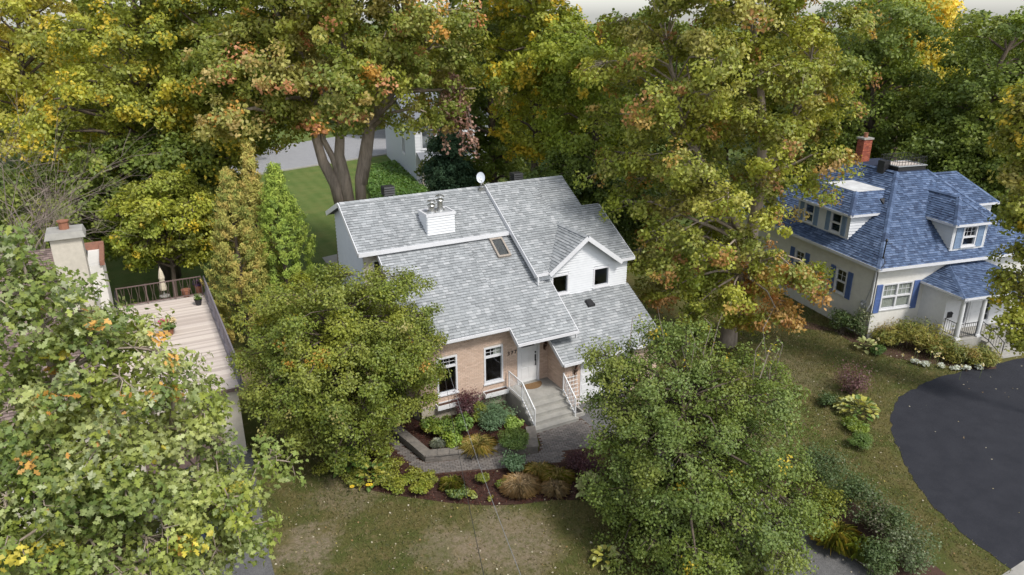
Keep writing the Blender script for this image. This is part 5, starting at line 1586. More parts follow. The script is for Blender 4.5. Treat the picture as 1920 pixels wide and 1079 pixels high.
# ---- parked car under the oak
def make_car(loc, rz):
    t = thing('parked_car', loc, 'dark blue hatchback car parked on driveway under the oak', 'car', rz=rz)
    L, Wd = 4.3, 1.78
    def loft(secs, name, material, parent, smooth_=True):
        m = MB(); n = len(secs[0])
        for s_ in secs: m.v += [tuple(p) for p in s_]
        for i in range(len(secs) - 1):
            for k_ in range(n - 1):
                m.f.append((i * n + k_, i * n + k_ + 1, (i + 1) * n + k_ + 1, (i + 1) * n + k_)); m.c.append(None)
        m.f.append(tuple(range(n))[::-1]); m.f.append(tuple(range((len(secs) - 1) * n, len(secs) * n))); m.c += [None, None]
        return m.build(name, material, parent, smooth=smooth_)
    secs = []
    for yy_, wf, zt in ((-2.15, 0.72, 0.62), (-2.05, 0.88, 0.74), (-1.6, 0.97, 0.86), (-0.9, 1.0, 0.95), (0.0, 1.0, 0.97), (1.2, 1.0, 0.98), (1.85, 0.95, 0.96), (2.08, 0.86, 0.86), (2.15, 0.78, 0.6)):
        h_ = Wd / 2 * wf
        secs.append([(-h_ * 0.9, yy_, 0.24), (-h_, yy_, 0.42), (-h_ * 1.0, yy_, zt * 0.75), (-h_ * 0.93, yy_, zt - 0.03), (-h_ * 0.6, yy_, zt + 0.03), (0, yy_, zt + 0.045), (h_ * 0.6, yy_, zt + 0.03), (h_ * 0.93, yy_, zt - 0.03), (h_, yy_, zt * 0.75), (h_, yy_, 0.42), (h_ * 0.9, yy_, 0.24), (-h_ * 0.9, yy_, 0.24)])
    body = loft(secs, 'body', 'car_paint', t)
    cab = []
    for yy_, wf, zt in ((-1.15, 0.86, 0.97), (-0.55, 0.80, 1.36), (-0.1, 0.78, 1.45), (0.9, 0.77, 1.46), (1.5, 0.76, 1.36), (1.98, 0.80, 0.98)):
        h_ = Wd / 2
        cab.append([(-h_ * 0.93, yy_, 0.93), (-h_ * (0.93 if zt < 1 else wf), yy_, zt - 0.02), (0, yy_, zt), (h_ * (0.93 if zt < 1 else wf), yy_, zt - 0.02), (h_ * 0.93, yy_, 0.93), (-h_ * 0.93, yy_, 0.93)])
    loft(cab, 'cabin_glass', 'car_glass', t, False)
    m = MB()
    m.hexa([(-0.64, -0.42, 1.385), (0.64, -0.42, 1.385), (0.64, 1.45, 1.36), (-0.64, 1.45, 1.36), (-0.62, -0.40, 1.47), (0.62, -0.40, 1.47), (0.62, 1.42, 1.45), (-0.62, 1.42, 1.45)])
    m.build('roof_panel', 'car_paint', t)
    m = MB()
    for sx in (-1, 1):
        for a_, b_ in (((0.80, -1.1, 0.98), (0.69, -0.45, 1.42)), ((0.81, 0.35, 0.96), (0.70, 0.30, 1.43)), ((0.80, 1.9, 0.98), (0.68, 1.42, 1.40))): m.bar((sx * a_[0], a_[1], a_[2]), (sx * b_[0], b_[1], b_[2]), 0.07)
    m.build('pillars', 'car_paint', t)
    for sx in (-1, 1):
        for wy in (-1.32, 1.32):
            m = MB(); m.tube([(sx * 0.70, wy, 0.32), (sx * 0.91, wy, 0.32)], 0.32, 20); w_ = m.build('wheel', 'rubber', t)
            m = MB(); m.tube([(sx * 0.90, wy, 0.32), (sx * 0.925, wy, 0.32)], 0.2, 14); m.build('rim', 'steel', w_)
        m = MB(); m.hexa([(sx * 0.62 - 0.16, -2.13, 0.58), (sx * 0.62 + 0.16, -2.06, 0.58), (sx * 0.62 + 0.16, -1.9, 0.58), (sx * 0.62 - 0.16, -1.9, 0.58), (sx * 0.62 - 0.16, -2.07, 0.74), (sx * 0.62 + 0.16, -2.0, 0.76), (sx * 0.62 + 0.16, -1.9, 0.78), (sx * 0.62 - 0.16, -1.9, 0.78)]); m.build('headlight', 'lamp_clear', t)
        m = MB(); m.box(sx * 0.66 - 0.14, sx * 0.66 + 0.14, 1.95, 2.14, 0.68, 0.86); m.build('tail_light', 'lamp_red', t)
        m = MB(); m.box(sx * 0.98 - 0.09, sx * 0.98 + 0.09, -0.92, -0.80, 0.93, 1.07); m.bar((sx * 0.84, -0.85, 0.96), (sx * 0.95, -0.86, 0.98), 0.04); m.build('wing_mirror', 'car_paint', t)
make_car((0.75, 22.6, 0.012), math.radians(3))

# ---- pale house far behind
c0, c1 = G(782, 349), G(742, 309)
du = unit((c0 - c1) * np.array([1, 1, 0]))
Wf = thing('white_back_house', (c0[0], c0[1], 0), 'white two-storey house with black porch railing far behind the grey roof', 'house')
off = (c0[0], c0[1], 0)
L1 = float(np.linalg.norm((c0 - c1)[:2]))
nleft = np.array([du[1], -du[0], 0])
if np.dot(nleft, CAM - c0) < 0: nleft = -nleft
WB = Wall((c1[0], c1[1], 0), du, nleft, off)
w2 = WB.panel('side_wall', 'grey_siding', Wf, -6, L1, -0.2, 6.2, ((L1 - 7.0, L1 - 5.4, 2.2, 4.0), (L1 - 4.5, L1 - 2.6, 0.15, 0.7)), 0.25)
WB.window(Wf, L1 - 7.0, L1 - 5.4, 2.2, 4.0, fw_=0.12, mul=L1 - 6.2)
WB.window(Wf, L1 - 4.5, L1 - 2.6, 0.15, 0.7, fw_=0.1)
n2 = du; u2_ = -nleft
WB2 = Wall((c0[0], c0[1], 0), u2_, n2, off)
wf2 = WB2.panel('front_wall', 'white_vinyl', Wf, 0.002, 8, -0.2, 6.2, ((0.6, 2.0, 3.6, 5.6), (1.5, 2.6, 0.4, 2.3)), 0.25)
WB2.siding(wf2, 0.002, 8, 0, 6.2, ((0.6, 2.0, 3.6, 5.6), (1.5, 2.6, 0.4, 2.3)), 0.3)
WB2.window(Wf, 0.6, 2.0, 3.6, 5.6, fw_=0.12, proud=0.06)
WB2.window(Wf, 1.5, 2.6, 0.4, 2.3, fw_=0.12, proud=0.06)
cA, cB = WB2.P(-0.4, 6.2, 0.5), WB2.P(8.4, 6.2, 0.5)
cC, cD = cB - du * (L1 + 7), cA - du * (L1 + 7)
up3 = V3(0, 0, 2.0)
slab_roof('roof', 'back_roof', Wf, [[cA, cB, (cB + cC) / 2 + up3, (cA + cD) / 2 + up3], [cC, cD, (cA + cD) / 2 + up3, (cB + cC) / 2 + up3]], off, 0.2)
slab_roof('porch_roof', 'back_roof', Wf, [[WB2.P(0.1, 2.75, 2.3), WB2.P(7.8, 2.75, 2.3), WB2.P(7.8, 3.35, 0.05), WB2.P(0.1, 3.35, 0.05)]], off, 0.12)
for u_ in (0.2, 3.8, 7.6):
    m = MB(off); m.bar(WB2.P(u_, 0, 2.15), WB2.P(u_, 2.7, 2.15), 0.14); m.build('porch_post', 'timber_edge', Wf)
m = MB(off); WB2.slab(m, 0.02, 7.9, -0.2, 0.35, 0.03, 2.3); m.build('porch_floor', 'concrete', Wf)
m = MB(off)
for h_ in (0.5, 1.35): m.bar(WB2.P(0.2, h_, 2.15), WB2.P(7.6, h_, 2.15), 0.06)
pr_ = m.build('porch_railing', 'fence_black', Wf)
for i in range(50):
    m = MB(off); m.bar(WB2.P(0.2 + i * 0.15, 0.5, 2.15), WB2.P(0.2 + i * 0.15, 1.35, 2.15), 0.035); m.build('baluster', 'fence_black', pr_)

# ================================================================== TREES
def blob(base, px, py, rx, ry, dist, dep=None):
    P = D(px, py, dist); k_ = np.dot(P - CAM, fw) / F_PX
    q = P - np.array(base)
    r = rx * k_
    return (q[0], q[1], q[2], dep or r, dep or r, ry * k_ * 1.06)
def rel(base, px, py, dist): return tuple(D(px, py, dist) - np.array(base))
DK, GR, OL, YG, LM, GO, OR_, RE, TA, BR_ = (0.046, 0.070, 0.014), (0.086, 0.112, 0.018), (0.122, 0.134, 0.026), (0.205, 0.212, 0.028), (0.152, 0.192, 0.024), (0.46, 0.33, 0.03), (0.42, 0.20, 0.045), (0.44, 0.11, 0.065), (0.25, 0.215, 0.075), (0.25, 0.10, 0.045)

# --- big silver maple behind the house, several stems
b0 = D(655, 385, 44); base = (b0[0], b0[1], 0)
z0 = b0[2]
def st(pts, r0, r1, dist=44):
    n = len(pts)
    return [(*rel(base, px, py, dist), r0 + (r1 - r0) * i / (n - 1)) for i, (px, py) in enumerate(pts)]
stems = [[(0, 0, -0.2, 1.35), (0, 0, 1.5, 1.05), (-0.1, 0, 3.2, 0.85), (0, 0, z0 - 0.7, 0.7)],
         st([(642, 392), (628, 345), (606, 305), (593, 262), (585, 190), (560, 90)], 0.40, 0.16), st([(640, 360), (632, 318), (624, 296), (606, 262), (600, 200), (620, 80)], 0.24, 0.12),
         st([(655, 392), (646, 335), (636, 292), (638, 245), (640, 150), (650, 20)], 0.42, 0.16), st([(678, 392), (675, 335), (684, 275), (690, 235), (715, 130), (760, 40)], 0.36, 0.14), st([(680, 345), (690, 290), (697, 240), (735, 160), (800, 90)], 0.30, 0.12)]
tree('silver_maple', 'huge multi-stemmed maple with reddish leaf tips behind the grey roof', base, stems,
     [blob(base, 640, 70, 200, 150, 43), blob(base, 480, 120, 95, 110, 42), blob(base, 460, 215, 60, 45, 41), blob(base, 815, 95, 95, 115, 43), blob(base, 560, 165, 80, 40, 41), blob(base, 640, -110, 210, 110, 43)],
     101, 96, 13, 84, 1.75, 0.62, [(OL, 3), (GR, 2.6), (TA, 1.5), (YG, 0.8)], tips=[((0.40, 0.15, 0.085), 1.2), (OR_, 1), ((0.33, 0.24, 0.09), 1.5)], tip_p=0.42, leaf=0.215, droop=0.5, bark='bark_grey', r_limb=0.16, twigs=False, inner=0.3)
# dead, pinkish hanging branch in its crown
t = thing('dead_branch', tuple(D(850, 150, 44)), 'withered pinkish-brown branch hanging among the green crowns', 'branch')
rng = np.random.default_rng(77)
mb = MB(); LP = []
for i, (px, py) in enumerate(((815, 250), (835, 285), (850, 250), (870, 290), (885, 270), (893, 292), (862, 215), (830, 215))):
    e_ = np.array(D(px, py, 44 - 0.3 * i)) - D(850, 150, 44)
    a_ = np.array([0, 0, 0.4]); mid = e_ * 0.5 + np.array([0.1 * i - 0.3, 0, 0.6])
    mb.tube([a_, mid, e_], [0.05, 0.03, 0.012], 5, False)
    f = rng.random((130, 1)) ** 0.7
    LP.append((a_ * (1 - f) ** 2 + 2 * mid * f * (1 - f) + e_ * f * f) + rng.normal(size=(130, 3)) * 0.16)
mb.build('branch', 'dead_wood', t)
LP = np.vstack(LP)
link('withered_leaves', poly_mesh('withered_leaves', leaf_verts(rng, LP, rng.normal(size=LP.shape) + np.array([0, -1, 0.3]), 0.24 * rng.uniform(0.6, 1.2, len(LP)), LEAF4), 4, pick(rng, [((0.42, 0.25, 0.20), 2), ((0.52, 0.34, 0.26), 1), ((0.28, 0.15, 0.12), 1)], len(LP)), 'leaf'), t)

def simple(name, label, px, py, dist, blobs, seed, nb, nc, nl, rb, rc, pal, r=0.4, h=None, bdist=None, **kw):
    p = D(px, py, dist); base = (p[0], p[1], 0)
    bl = [blob(base, *(q if len(q) > 4 else (*q, dist))) for q in blobs]
    top = max(q[2] + q[5] * 0.5 for q in bl)
    c = np.mean([q[:2] for q in bl], axis=0)
    return tree(name, label, base, [trunk(h or top, r, (c[0], c[1]), seed)], bl, seed, nb, nc, nl, rb, rc, pal, **kw)
BT = 'trees behind the houses'
simple('yellowing_maple', 'tall maple with golden yellow sprays at the back left', 285, 330, 50, [(250, 100, 165, 130), (170, 215, 120, 90), (330, 220, 100, 85), (300, -40, 130, 70)], 102, 74, 12, 78, 1.7, 0.62, [(OL, 1.6), (GR, 1.6), (YG, 3)], r=0.5, tips=[(GO, 2), ((0.36, 0.30, 0.03), 2)], tip_p=0.6, leaf=0.215, droop=0.5, twigs=False, group=BT)
simple('yellow_green_tree', 'pale yellow-green tree at the far back left corner', 70, 300, 60, [(60, 70, 120, 120), (20, 200, 90, 80), (120, 180, 80, 80)], 103, 40, 11, 58, 1.9, 0.7, [(YG, 3), (OL, 1), (TA, 1.4), ((0.30, 0.26, 0.05), 1)], r=0.4, tips=[(GO, 1)], tip_p=0.3, leaf=0.28, twigs=False, group=BT)
simple('dark_broadleaf', 'dense dark green tree behind the beige house chimney', 150, 470, 47, [(140, 400, 110, 90), (230, 340, 95, 70), (330, 300, 80, 60), (60, 440, 90, 80)], 104, 60, 12, 54, 1.4, 0.55, [(DK, 2), (GR, 2.4), (OL, 1)], r=0.35, leaf=0.22, tips=[(YG, 1)], tip_p=0.08, twigs=False, group=BT)
simple('green_gold_maple', 'green and gold maple between the yellowing maple and silver maple', 420, 400, 47, [(420, 190, 100, 120), (380, 290, 90, 50), (430, 40, 110, 90)], 105, 56, 12, 54, 1.5, 0.6, [(GR, 2.4), (DK, 1), (YG, 1.5), (OL, 1)], r=0.4, tips=[(GO, 2), (YG, 1)], tip_p=0.32, leaf=0.22, droop=0.45, twigs=False, group=BT)
simple('young_maple', 'small bright yellow-green tree behind the deck railing', 318, 505, 42.5, [(305, 400, 80, 65), (270, 440, 55, 60), (360, 430, 55, 50), (315, 350, 50, 35)], 106, 62, 10, 66, 0.85, 0.42, [(YG, 3), (LM, 1.5), (OL, 2), (GR, 0.8)], r=0.16, tips=[(GO, 1)], tip_p=0.14, leaf=0.17, droop=0.35)

# --- bare tree at the left edge
t = thing('bare_tree', tuple(np.array(D(35, 520, 39)) * np.array([1, 1, 0])), 'leafless grey tree with tangled twigs at the left behind the chimney', 'tree')
rng = np.random.default_rng(8)
mb = MB(); bb = np.array(D(35, 520, 39)) * np.array([1, 1, 0])
def grow(p, d, L, r, n):
    q = p + d * L * 0.5 + rng.normal(size=3) * 0.05 * L; e_ = p + d * L + rng.normal(size=3) * 0.06 * L
    mb.tube([p, q, e_], [r, r * 0.82, r * 0.62], 5 if r > 0.02 else 3, False)
    if n == 0: return
    for _ in range(3 if n > 1 else 4):
        nd = unit(d + rng.normal(size=3) * 0.55 + np.array([0, 0, 0.08]))
        grow(e_ if rng.random() < 0.65 else q, nd, L * rng.uniform(0.6, 0.85), r * 0.58, n - 1)
mb.tube([(0, 0, -0.2), (0.1, 0, 1.5), (-0.2, 0.1, 3.2)], [0.16, 0.12, 0.09], 8, False)
for px, py in ((90, 300), (30, 330), (10, 240), (110, 380), (60, 220), (120, 330)):
    tgt = np.array(D(px, py, 39)) - bb; a_ = np.array([-0.2, 0.1, 3.2])
    grow(a_, unit(tgt - a_), np.linalg.norm(tgt - a_) * 0.42, 0.05, 4)
mb.build('trunk', 'dead_wood', t)

# --- columnar cedars between the houses
def cedar(label, px, pyb, pyt, dist, wpx, seed, pal, n, tw=0.05):
    b_ = D(px, pyb, dist); base = (b_[0], b_[1], 0); rng = np.random.default_rng(seed)
    top = D(px, pyt, dist)[2]; R_ = wpx * np.dot(b_ - CAM, fw) / F_PX
    t = thing('cedar_tree', base, label, 'tree', 'cedars between the houses')
    nsp = n // 60
    f = rng.random(nsp) ** 0.8
    zc = 0.3 + f * (top - 0.3)
    prof = np.clip(np.minimum(1.0, (1 - f) * 1.75 + 0.05) * (0.82 + 0.18 * np.minimum(1, f * 5)), 0.03, 1)
    a_ = rng.random(nsp) * 2 * PI
    lump_ = 1 + 0.13 * np.sin(a_ * 3 + zc * 1.1 + seed) + 0.10 * np.sin(a_ * 5 - zc * 1.9)
    rad = R_ * prof * lump_ * (0.70 + 0.30 * rng.random(nsp))
    SP = np.stack([np.cos(a_) * rad, np.sin(a_) * rad, zc], 1)
    li = np.repeat(np.arange(nsp), 60)
    outd = np.stack([np.cos(a_), np.sin(a_), np.zeros(nsp)], 1)
    axis = nrmz(outd * 0.55 + np.array([0, 0, 1.0]) + 0.22 * rng.normal(size=(nsp, 3)))
    u_ = rng.uniform(-1, 1, (len(li), 1)); sd = nrmz(np.cross(outd, axis))[li]
    P = SP[li] + axis[li] * u_ * 0.28 + sd * rng.normal(size=(len(li), 1)) * 0.11 * (1 - 0.6 * np.abs(u_)) + outd[li] * rng.normal(size=(len(li), 1)) * 0.07
    N_ = outd[li] * 0.9 + 0.5 * rng.normal(size=P.shape) + np.array([0, 0, 0.35])
    col = (pick(rng, pal, nsp)[li] * 0.65 + pick(rng, pal, len(li)) * 0.35) * rng.uniform(0.75, 1.2, (len(li), 1))
    mb = MB(); mb.tube([(0, 0, -0.2), (0, 0, top * 0.5), (0, 0, top * 0.96)], [0.16, 0.1, 0.02], 7)
    for i in range(0, nsp, 6): mb.tube([(0, 0, max(0.2, SP[i, 2] - 0.4)), SP[i]], [0.02, 0.006], 3, False)
    link('trunk', mb.mesh('trunk', 'bark'), t)
    link('crown', poly_mesh('crown', leaf_verts(rng, P, N_, 0.115 * rng.uniform(0.7, 1.35, len(P)), NEEDLE, tang=axis[li] + 0.6 * rng.normal(size=P.shape)), 4, col, 'needle'), t)
cedar('broad bronze-tinged cedar next to the bright green cedar', 462, 590, 322, 36.5, 58, 1, [((0.20, 0.19, 0.05), 3), ((0.26, 0.20, 0.06), 1.6), ((0.11, 0.14, 0.035), 2)], 36000)
cedar('bright green pointed cedar right of the bronze one', 543, 575, 312, 37.5, 60, 2, [((0.15, 0.20, 0.035), 3), ((0.20, 0.24, 0.045), 2), ((0.09, 0.13, 0.03), 1.4)], 36000)
cedar('pale straw-coloured cedar rising behind the two front cedars', 497, 540, 268, 39.5, 34, 3, [((0.27, 0.25, 0.075), 2), ((0.20, 0.20, 0.05), 2), ((0.30, 0.22, 0.07), 1)], 20000)

# --- rounded tree in front of the brick house
base = (5.88, 24.42, 0)
cb = [blob(base, 640, 690, 165, 110, 25.1), blob(base, 600, 600, 130, 85, 25.3), blob(base, 715, 600, 105, 80, 25.3), blob(base, 545, 680, 90, 95, 25.0), blob(base, 755, 670, 80, 90, 25.0), blob(base, 655, 770, 120, 60, 24.6), blob(base, 640, 540, 70, 45, 25.4)]
tree('crabapple_tree', 'round dense green tree on the lawn left of brick house front', base, [[(0, 0, -0.15, 0.26), (0.05, 0.02, 0.5, 0.20), (0.12, 0.05, 1.3, 0.17), (0.1, 0.0, 2.2, 0.13), (0.0, 0.1, 4.0, 0.08), (0.2, 0, 5.6, 0.04)]],
     cb, 107, 150, 11, 72, 0.72, 0.37, [(OL, 2.4), (GR, 3.0), (YG, 0.7), (DK, 0.5)], tips=[(TA, 2), (GO, 0.6), (OR_, 0.4)], tip_p=0.05, leaf=0.10, droop=0.2, inner=0.45, twig=0.011, r_limb=0.07)
# --- big tree in front, beside the driveway
base = (14.35, 15.2, 0)
cb = [blob(base, 1310, 850, 180, 130, 20.5), blob(base, 1235, 730, 115, 100, 21.5), blob(base, 1390, 770, 105, 95, 21.3), blob(base, 1350, 960, 165, 110, 19.6), blob(base, 1180, 880, 75, 100, 20.3), blob(base, 1265, 650, 70, 45, 22.0), blob(base, 1440, 890, 75, 90, 20.5), blob(base, 1240, 1010, 110, 80, 19.4), blob(base, 1180, 760, 50, 60, 21.4), blob(base, 1140, 705, 42, 60, 21.9)]
pt = tree('ornamental_pear', 'bushy blue-green tree with upright shoots beside the driveway before garage', base, [[(0, 0, -0.15, 0.24), (0.05, 0.0, 0.6, 0.18), (0.0, 0.1, 1.6, 0.15), (0.1, 0.1, 3.0, 0.10), (0.0, 0.2, 4.6, 0.06)]],
     cb, 108, 160, 11, 76, 0.72, 0.36, [(GR, 2.4), ((0.066, 0.096, 0.024), 3), (OL, 1.0), ((0.095, 0.125, 0.036), 1.0)], tips=[(GO, 1), (OR_, 0.5)], tip_p=0.012, leaf=0.092, droop=0.1, flat=0.8, inner=0.42, twig=0.011, r_limb=0.07)
rng = np.random.default_rng(55)            # pale upright shoots standing out of its crown
mb = MB(); SL = []
for i in range(46):
    px, py = rng.uniform(1140, 1480), rng.uniform(590, 800)
    e_ = np.array(D(px, py, 21.3)) - np.array(base); e_[2] = min(e_[2], 7.2)
    a_ = e_ + np.array([rng.normal() * 0.15, rng.normal() * 0.15, -1.0]); t_ = e_ + np.array([rng.normal() * 0.22, rng.normal() * 0.12, rng.uniform(0.15, 0.55)])
    mb.tube([a_, e_, t_], [0.02, 0.013, 0.006], 4, False)
    f = rng.random((26, 1)); SL.append(a_ + (t_ - a_) * f + rng.normal(size=(26, 3)) * 0.07)
mb.build('shoots', 'dead_wood', pt)
SL = np.vstack(SL)
link('shoot_leaves', poly_mesh('shoot_leaves', leaf_verts(rng, SL, rng.normal(size=SL.shape) + np.array([0, 0, 0.6]), 0.10 * rng.uniform(0.6, 1.2, len(SL)), LEAF4), 4, pick(rng, [(OL, 2), ((0.14, 0.19, 0.06), 2), (YG, 1), (GO, 0.25)], len(SL)), 'leaf'), pt)
# --- tall autumn maple right of the house
base = (25.98, 25.0, 0)
ms = [[(0, 0, -0.2, 0.55), (0.05, 0, 0.8, 0.42), (*rel(base, 1378, 560, 35.8), 0.36), (*rel(base, 1405, 460, 35.8), 0.32), (*rel(base, 1425, 360, 35.6), 0.27), (*rel(base, 1432, 240, 35.6), 0.2), (*rel(base, 1420, 100, 35.8), 0.12), (*rel(base, 1400, -40, 36), 0.05)],
      [(*rel(base, 1405, 460, 35.8), 0.2), (*rel(base, 1340, 350, 35.2), 0.15), (*rel(base, 1280, 230, 35), 0.1), (*rel(base, 1250, 80, 35.4), 0.05)],
      [(*rel(base, 1425, 360, 35.6), 0.18), (*rel(base, 1480, 240, 36.2), 0.12), (*rel(base, 1520, 110, 36.6), 0.06)]]
cb = [blob(base, 1340, 400, 135, 105, 34.8), blob(base, 1255, 300, 120, 110, 35), blob(base, 1440, 270, 125, 130, 35.6), blob(base, 1290, 120, 170, 120, 35.6), blob(base, 1500, 120, 115, 120, 36.4), blob(base, 1240, 480, 70, 75, 34.6), blob(base, 1380, 540, 105, 60, 35), blob(base, 1480, 540, 75, 65, 34.6), blob(base, 1350, -70, 200, 100, 36), blob(base, 1150, 270, 50, 90, 35.6), blob(base, 1560, 250, 45, 60, 36)]
tree('autumn_maple', 'tall olive and rust coloured maple between grey and blue roofs', base, ms, cb, 109, 160, 11, 76, 1.1, 0.5, [(OL, 2.6), (TA, 1.3), (GR, 1.6), (YG, 2.2), (LM, 0.6)], tips=[(BR_, 2), ((0.33, 0.20, 0.06), 2), (OR_, 0.5)], tip_p=0.26, leaf=0.175, droop=0.45, inner=0.3, bark='bark_grey', r_limb=0.085, twig=0.014, tint=[(blob(base, 1490, 560, 1, 1, 34.8)[:3], 2.6, [((0.30, 0.13, 0.05), 2), ((0.36, 0.20, 0.07), 1.5), ((0.42, 0.15, 0.07), 0.7)], 0.6), (blob(base, 1500, 330, 1, 1, 35.6)[:3], 2.6, [((0.32, 0.17, 0.07), 2), ((0.34, 0.24, 0.09), 1)], 0.4)])
# --- crowd of trees behind
simple('lime_maple', 'lime and yellow maple hanging behind the grey roof ridge', 1010, 370, 47, [(1000, 90, 85, 110), (1020, 210, 70, 80), (990, -40, 110, 80)], 110, 50, 11, 64, 1.4, 0.55, [(YG, 3.2), (LM, 1.5), (GR, 0.8), (OL, 0.8)], r=0.35, tips=[(GO, 2)], tip_p=0.5, leaf=0.24, droop=0.6, twigs=False, group=BT)
simple('deep_green_maple', 'deep green maple behind the satellite dish', 930, 380, 54, [(910, 190, 100, 110), (880, 300, 80, 50), (960, 290, 80, 60), (900, 50, 100, 90)], 111, 56, 11, 64, 1.6, 0.6, [(GR, 2), (DK, 2.4), (OL, 1)], r=0.4, leaf=0.25, droop=0.45, tips=[(YG, 1)], tip_p=0.1, twigs=False, group=BT)
simple('fresh_green_maple', 'fresh light green maple just left of the tall rust maple', 1120, 400, 43, [(1110, 230, 75, 90), (1150, 330, 60, 70), (1100, 120, 90, 80)], 112, 52, 11, 64, 1.2, 0.5, [(LM, 2.4), (YG, 1.6), (GR, 2)], r=0.3, leaf=0.21, droop=0.5, tips=[(GO, 1)], tip_p=0.06, twigs=False, group=BT)
simple('shade_tree', 'very dark green low tree behind the grey roof right end', 1130, 440, 41, [(1130, 390, 70, 60), (1190, 400, 60, 70), (1060, 330, 60, 50)], 113, 40, 11, 60, 1.1, 0.5, [(DK, 3), (GR, 1.2)], r=0.25, leaf=0.19, twigs=False, group=BT)
simple('spruce', 'blackish green evergreen beside the white back house', 842, 345, 49, [(842, 330, 40, 30), (840, 300, 32, 30), (838, 275, 22, 25)], 114, 34, 10, 60, 0.9, 0.4, [((0.025, 0.05, 0.028), 3), ((0.04, 0.07, 0.035), 1)], r=0.2, leaf=0.16, twigs=False, material='needle', group=BT)
simple('back_maple', 'broad dark green maple behind the blue roof chimney', 1640, 330, 60, [(1620, 190, 110, 110), (1570, 300, 90, 60), (1650, 60, 90, 70)], 115, 60, 12, 64, 1.8, 0.66, [(GR, 3), (DK, 1.5), (OL, 0.8), (LM, 0.5)], r=0.45, leaf=0.23, twigs=False, group=BT, droop=0.4)
bm = [o for o in bpy.data.objects if o.name == 'back_maple'][0]
p = D(1795, 330, 57); c = clone(bm, (p[0], p[1], 0), 'rounded green maple right behind the blue roof platform', rz=2.1, scale=(1.0, 1.0, 0.93))
p = D(1925, 330, 63); c = clone(bm, (p[0], p[1], 0), 'green maple at the far right behind the blue dormer', rz=4.0, scale=(1.0, 1.0, 0.98))
p = D(1860, 380, 54); c = clone(bm, (p[0], p[1], 0), 'lower green maple beside the blue roof right dormer', rz=5.2, scale=(0.8, 0.8, 0.62))
simple('golden_crown', 'golden topped tree peeking above the right-hand maples', 1690, 200, 78, [(1690, 20, 75, 45), (1690, 90, 70, 60)], 118, 30, 10, 56, 2.2, 0.9, [(GO, 1), ((0.34, 0.27, 0.05), 3), (YG, 2)], r=0.4, leaf=0.36, twigs=False, group=BT)
simple('honey_locust', 'yellow-green tree at the right edge reaching over the porch roof', 2110, 600, 35, [(1950, 230, 50, 100), (1945, 380, 42, 80), (1925, 500, 22, 60), (1915, 610, 18, 40)], 119, 46, 10, 52, 0.9, 0.42, [(YG, 2.2), (OL, 2), (GR, 1), (TA, 0.8)], r=0.15, leaf=0.17, tips=[(GO, 1)], tip_p=0.12, droop=0.4)
# distant trees closing the view beyond the road: three kinds, copied
protos = []
for i, (pal_, lab) in enumerate((([(GR, 2), (OL, 2)], 'green'), ([(YG, 2), (OL, 2), (TA, 1)], 'yellow-green'), ([(DK, 2), (GR, 2)], 'dark green'))):
    rngp = 200 + i
    protos.append((pal_, lab, rngp))
FT = 'distant trees beyond the road'
spots = [(-60, 100), (40, 118), (150, 96), (235, 84), (330, 108), (420, 92), (520, 128), (600, 122), (690, 118), (770, 104), (850, 112), (940, 86), (1030, 108), (1100, 82), (1190, 78), (1270, 104), (1360, 84), (1460, 100), (1540, 82), (1620, 104), (1720, 92), (1810, 118), (1890, 96), (1980, 86), (480, 150), (570, 152), (660, 146), (740, 140)]
pt_ = [None] * 3
words = ['beyond the road at the left edge', 'behind the yellowing maple', 'behind the bare tree', 'above the chimney of the beige house', 'behind the gold-tipped maple', 'past the cedars', 'past the far side of the road', 'framed by the maple stems', 'right of the maple stems', 'above the white back house', 'behind the withered branch', 'behind the dish', 'behind the lime maple', 'behind the fresh green maple', 'behind the dark low tree', 'behind the rust maple crown', 'right of the rust maple trunk', 'behind the red brick chimney', 'left of the blue roof', 'behind the broad dark maple', 'under the golden crown', 'near the gap of pale sky', 'behind the blue dormer', 'past the right edge tree', 'at the far kerb by the cedars', 'at the end of the road', 'deep behind the maple stems', 'deep behind the white house']
for i, (px, dist) in enumerate(spots):
    k_ = i % 3
    p = D(px, 300, dist)
    hgt = 0.88 + 0.10 * math.sin(i * 2.3)
    if 1760 < px < 1920: hgt = 0.72
    if px < 200: hgt = 0.78
    lab = ['green', 'yellow-green', 'dark green'][k_] + ' distant tree ' + words[i]
    if pt_[k_] is None:
        pal_ = [[(GR, 2), (OL, 2)], [(YG, 2), (OL, 2), (TA, 1)], [(DK, 1.5), (GR, 2.5)]][k_]
        pt_[k_] = tree('distant_tree', lab, (p[0], p[1], 0), [trunk(13, 0.4, (0.3, 0.2), i)], [(0, 0, 10.5, 6.2, 6.2, 7.0), (2.5, 1, 7, 4, 4, 4), (-2.5, -1, 7.5, 4, 4, 4.5)], 300 + k_, 52, 9, 40, 2.0, 0.8, pal_, group=FT, leaf=0.42, twigs=False)
        pt_[k_].scale = (1, 1, hgt)
    else:
        clone(pt_[k_], (p[0], p[1], 0), lab, rz=i * 1.7, scale=(1.0 + 0.1 * math.cos(i), 1.0 + 0.1 * math.cos(i), hgt))
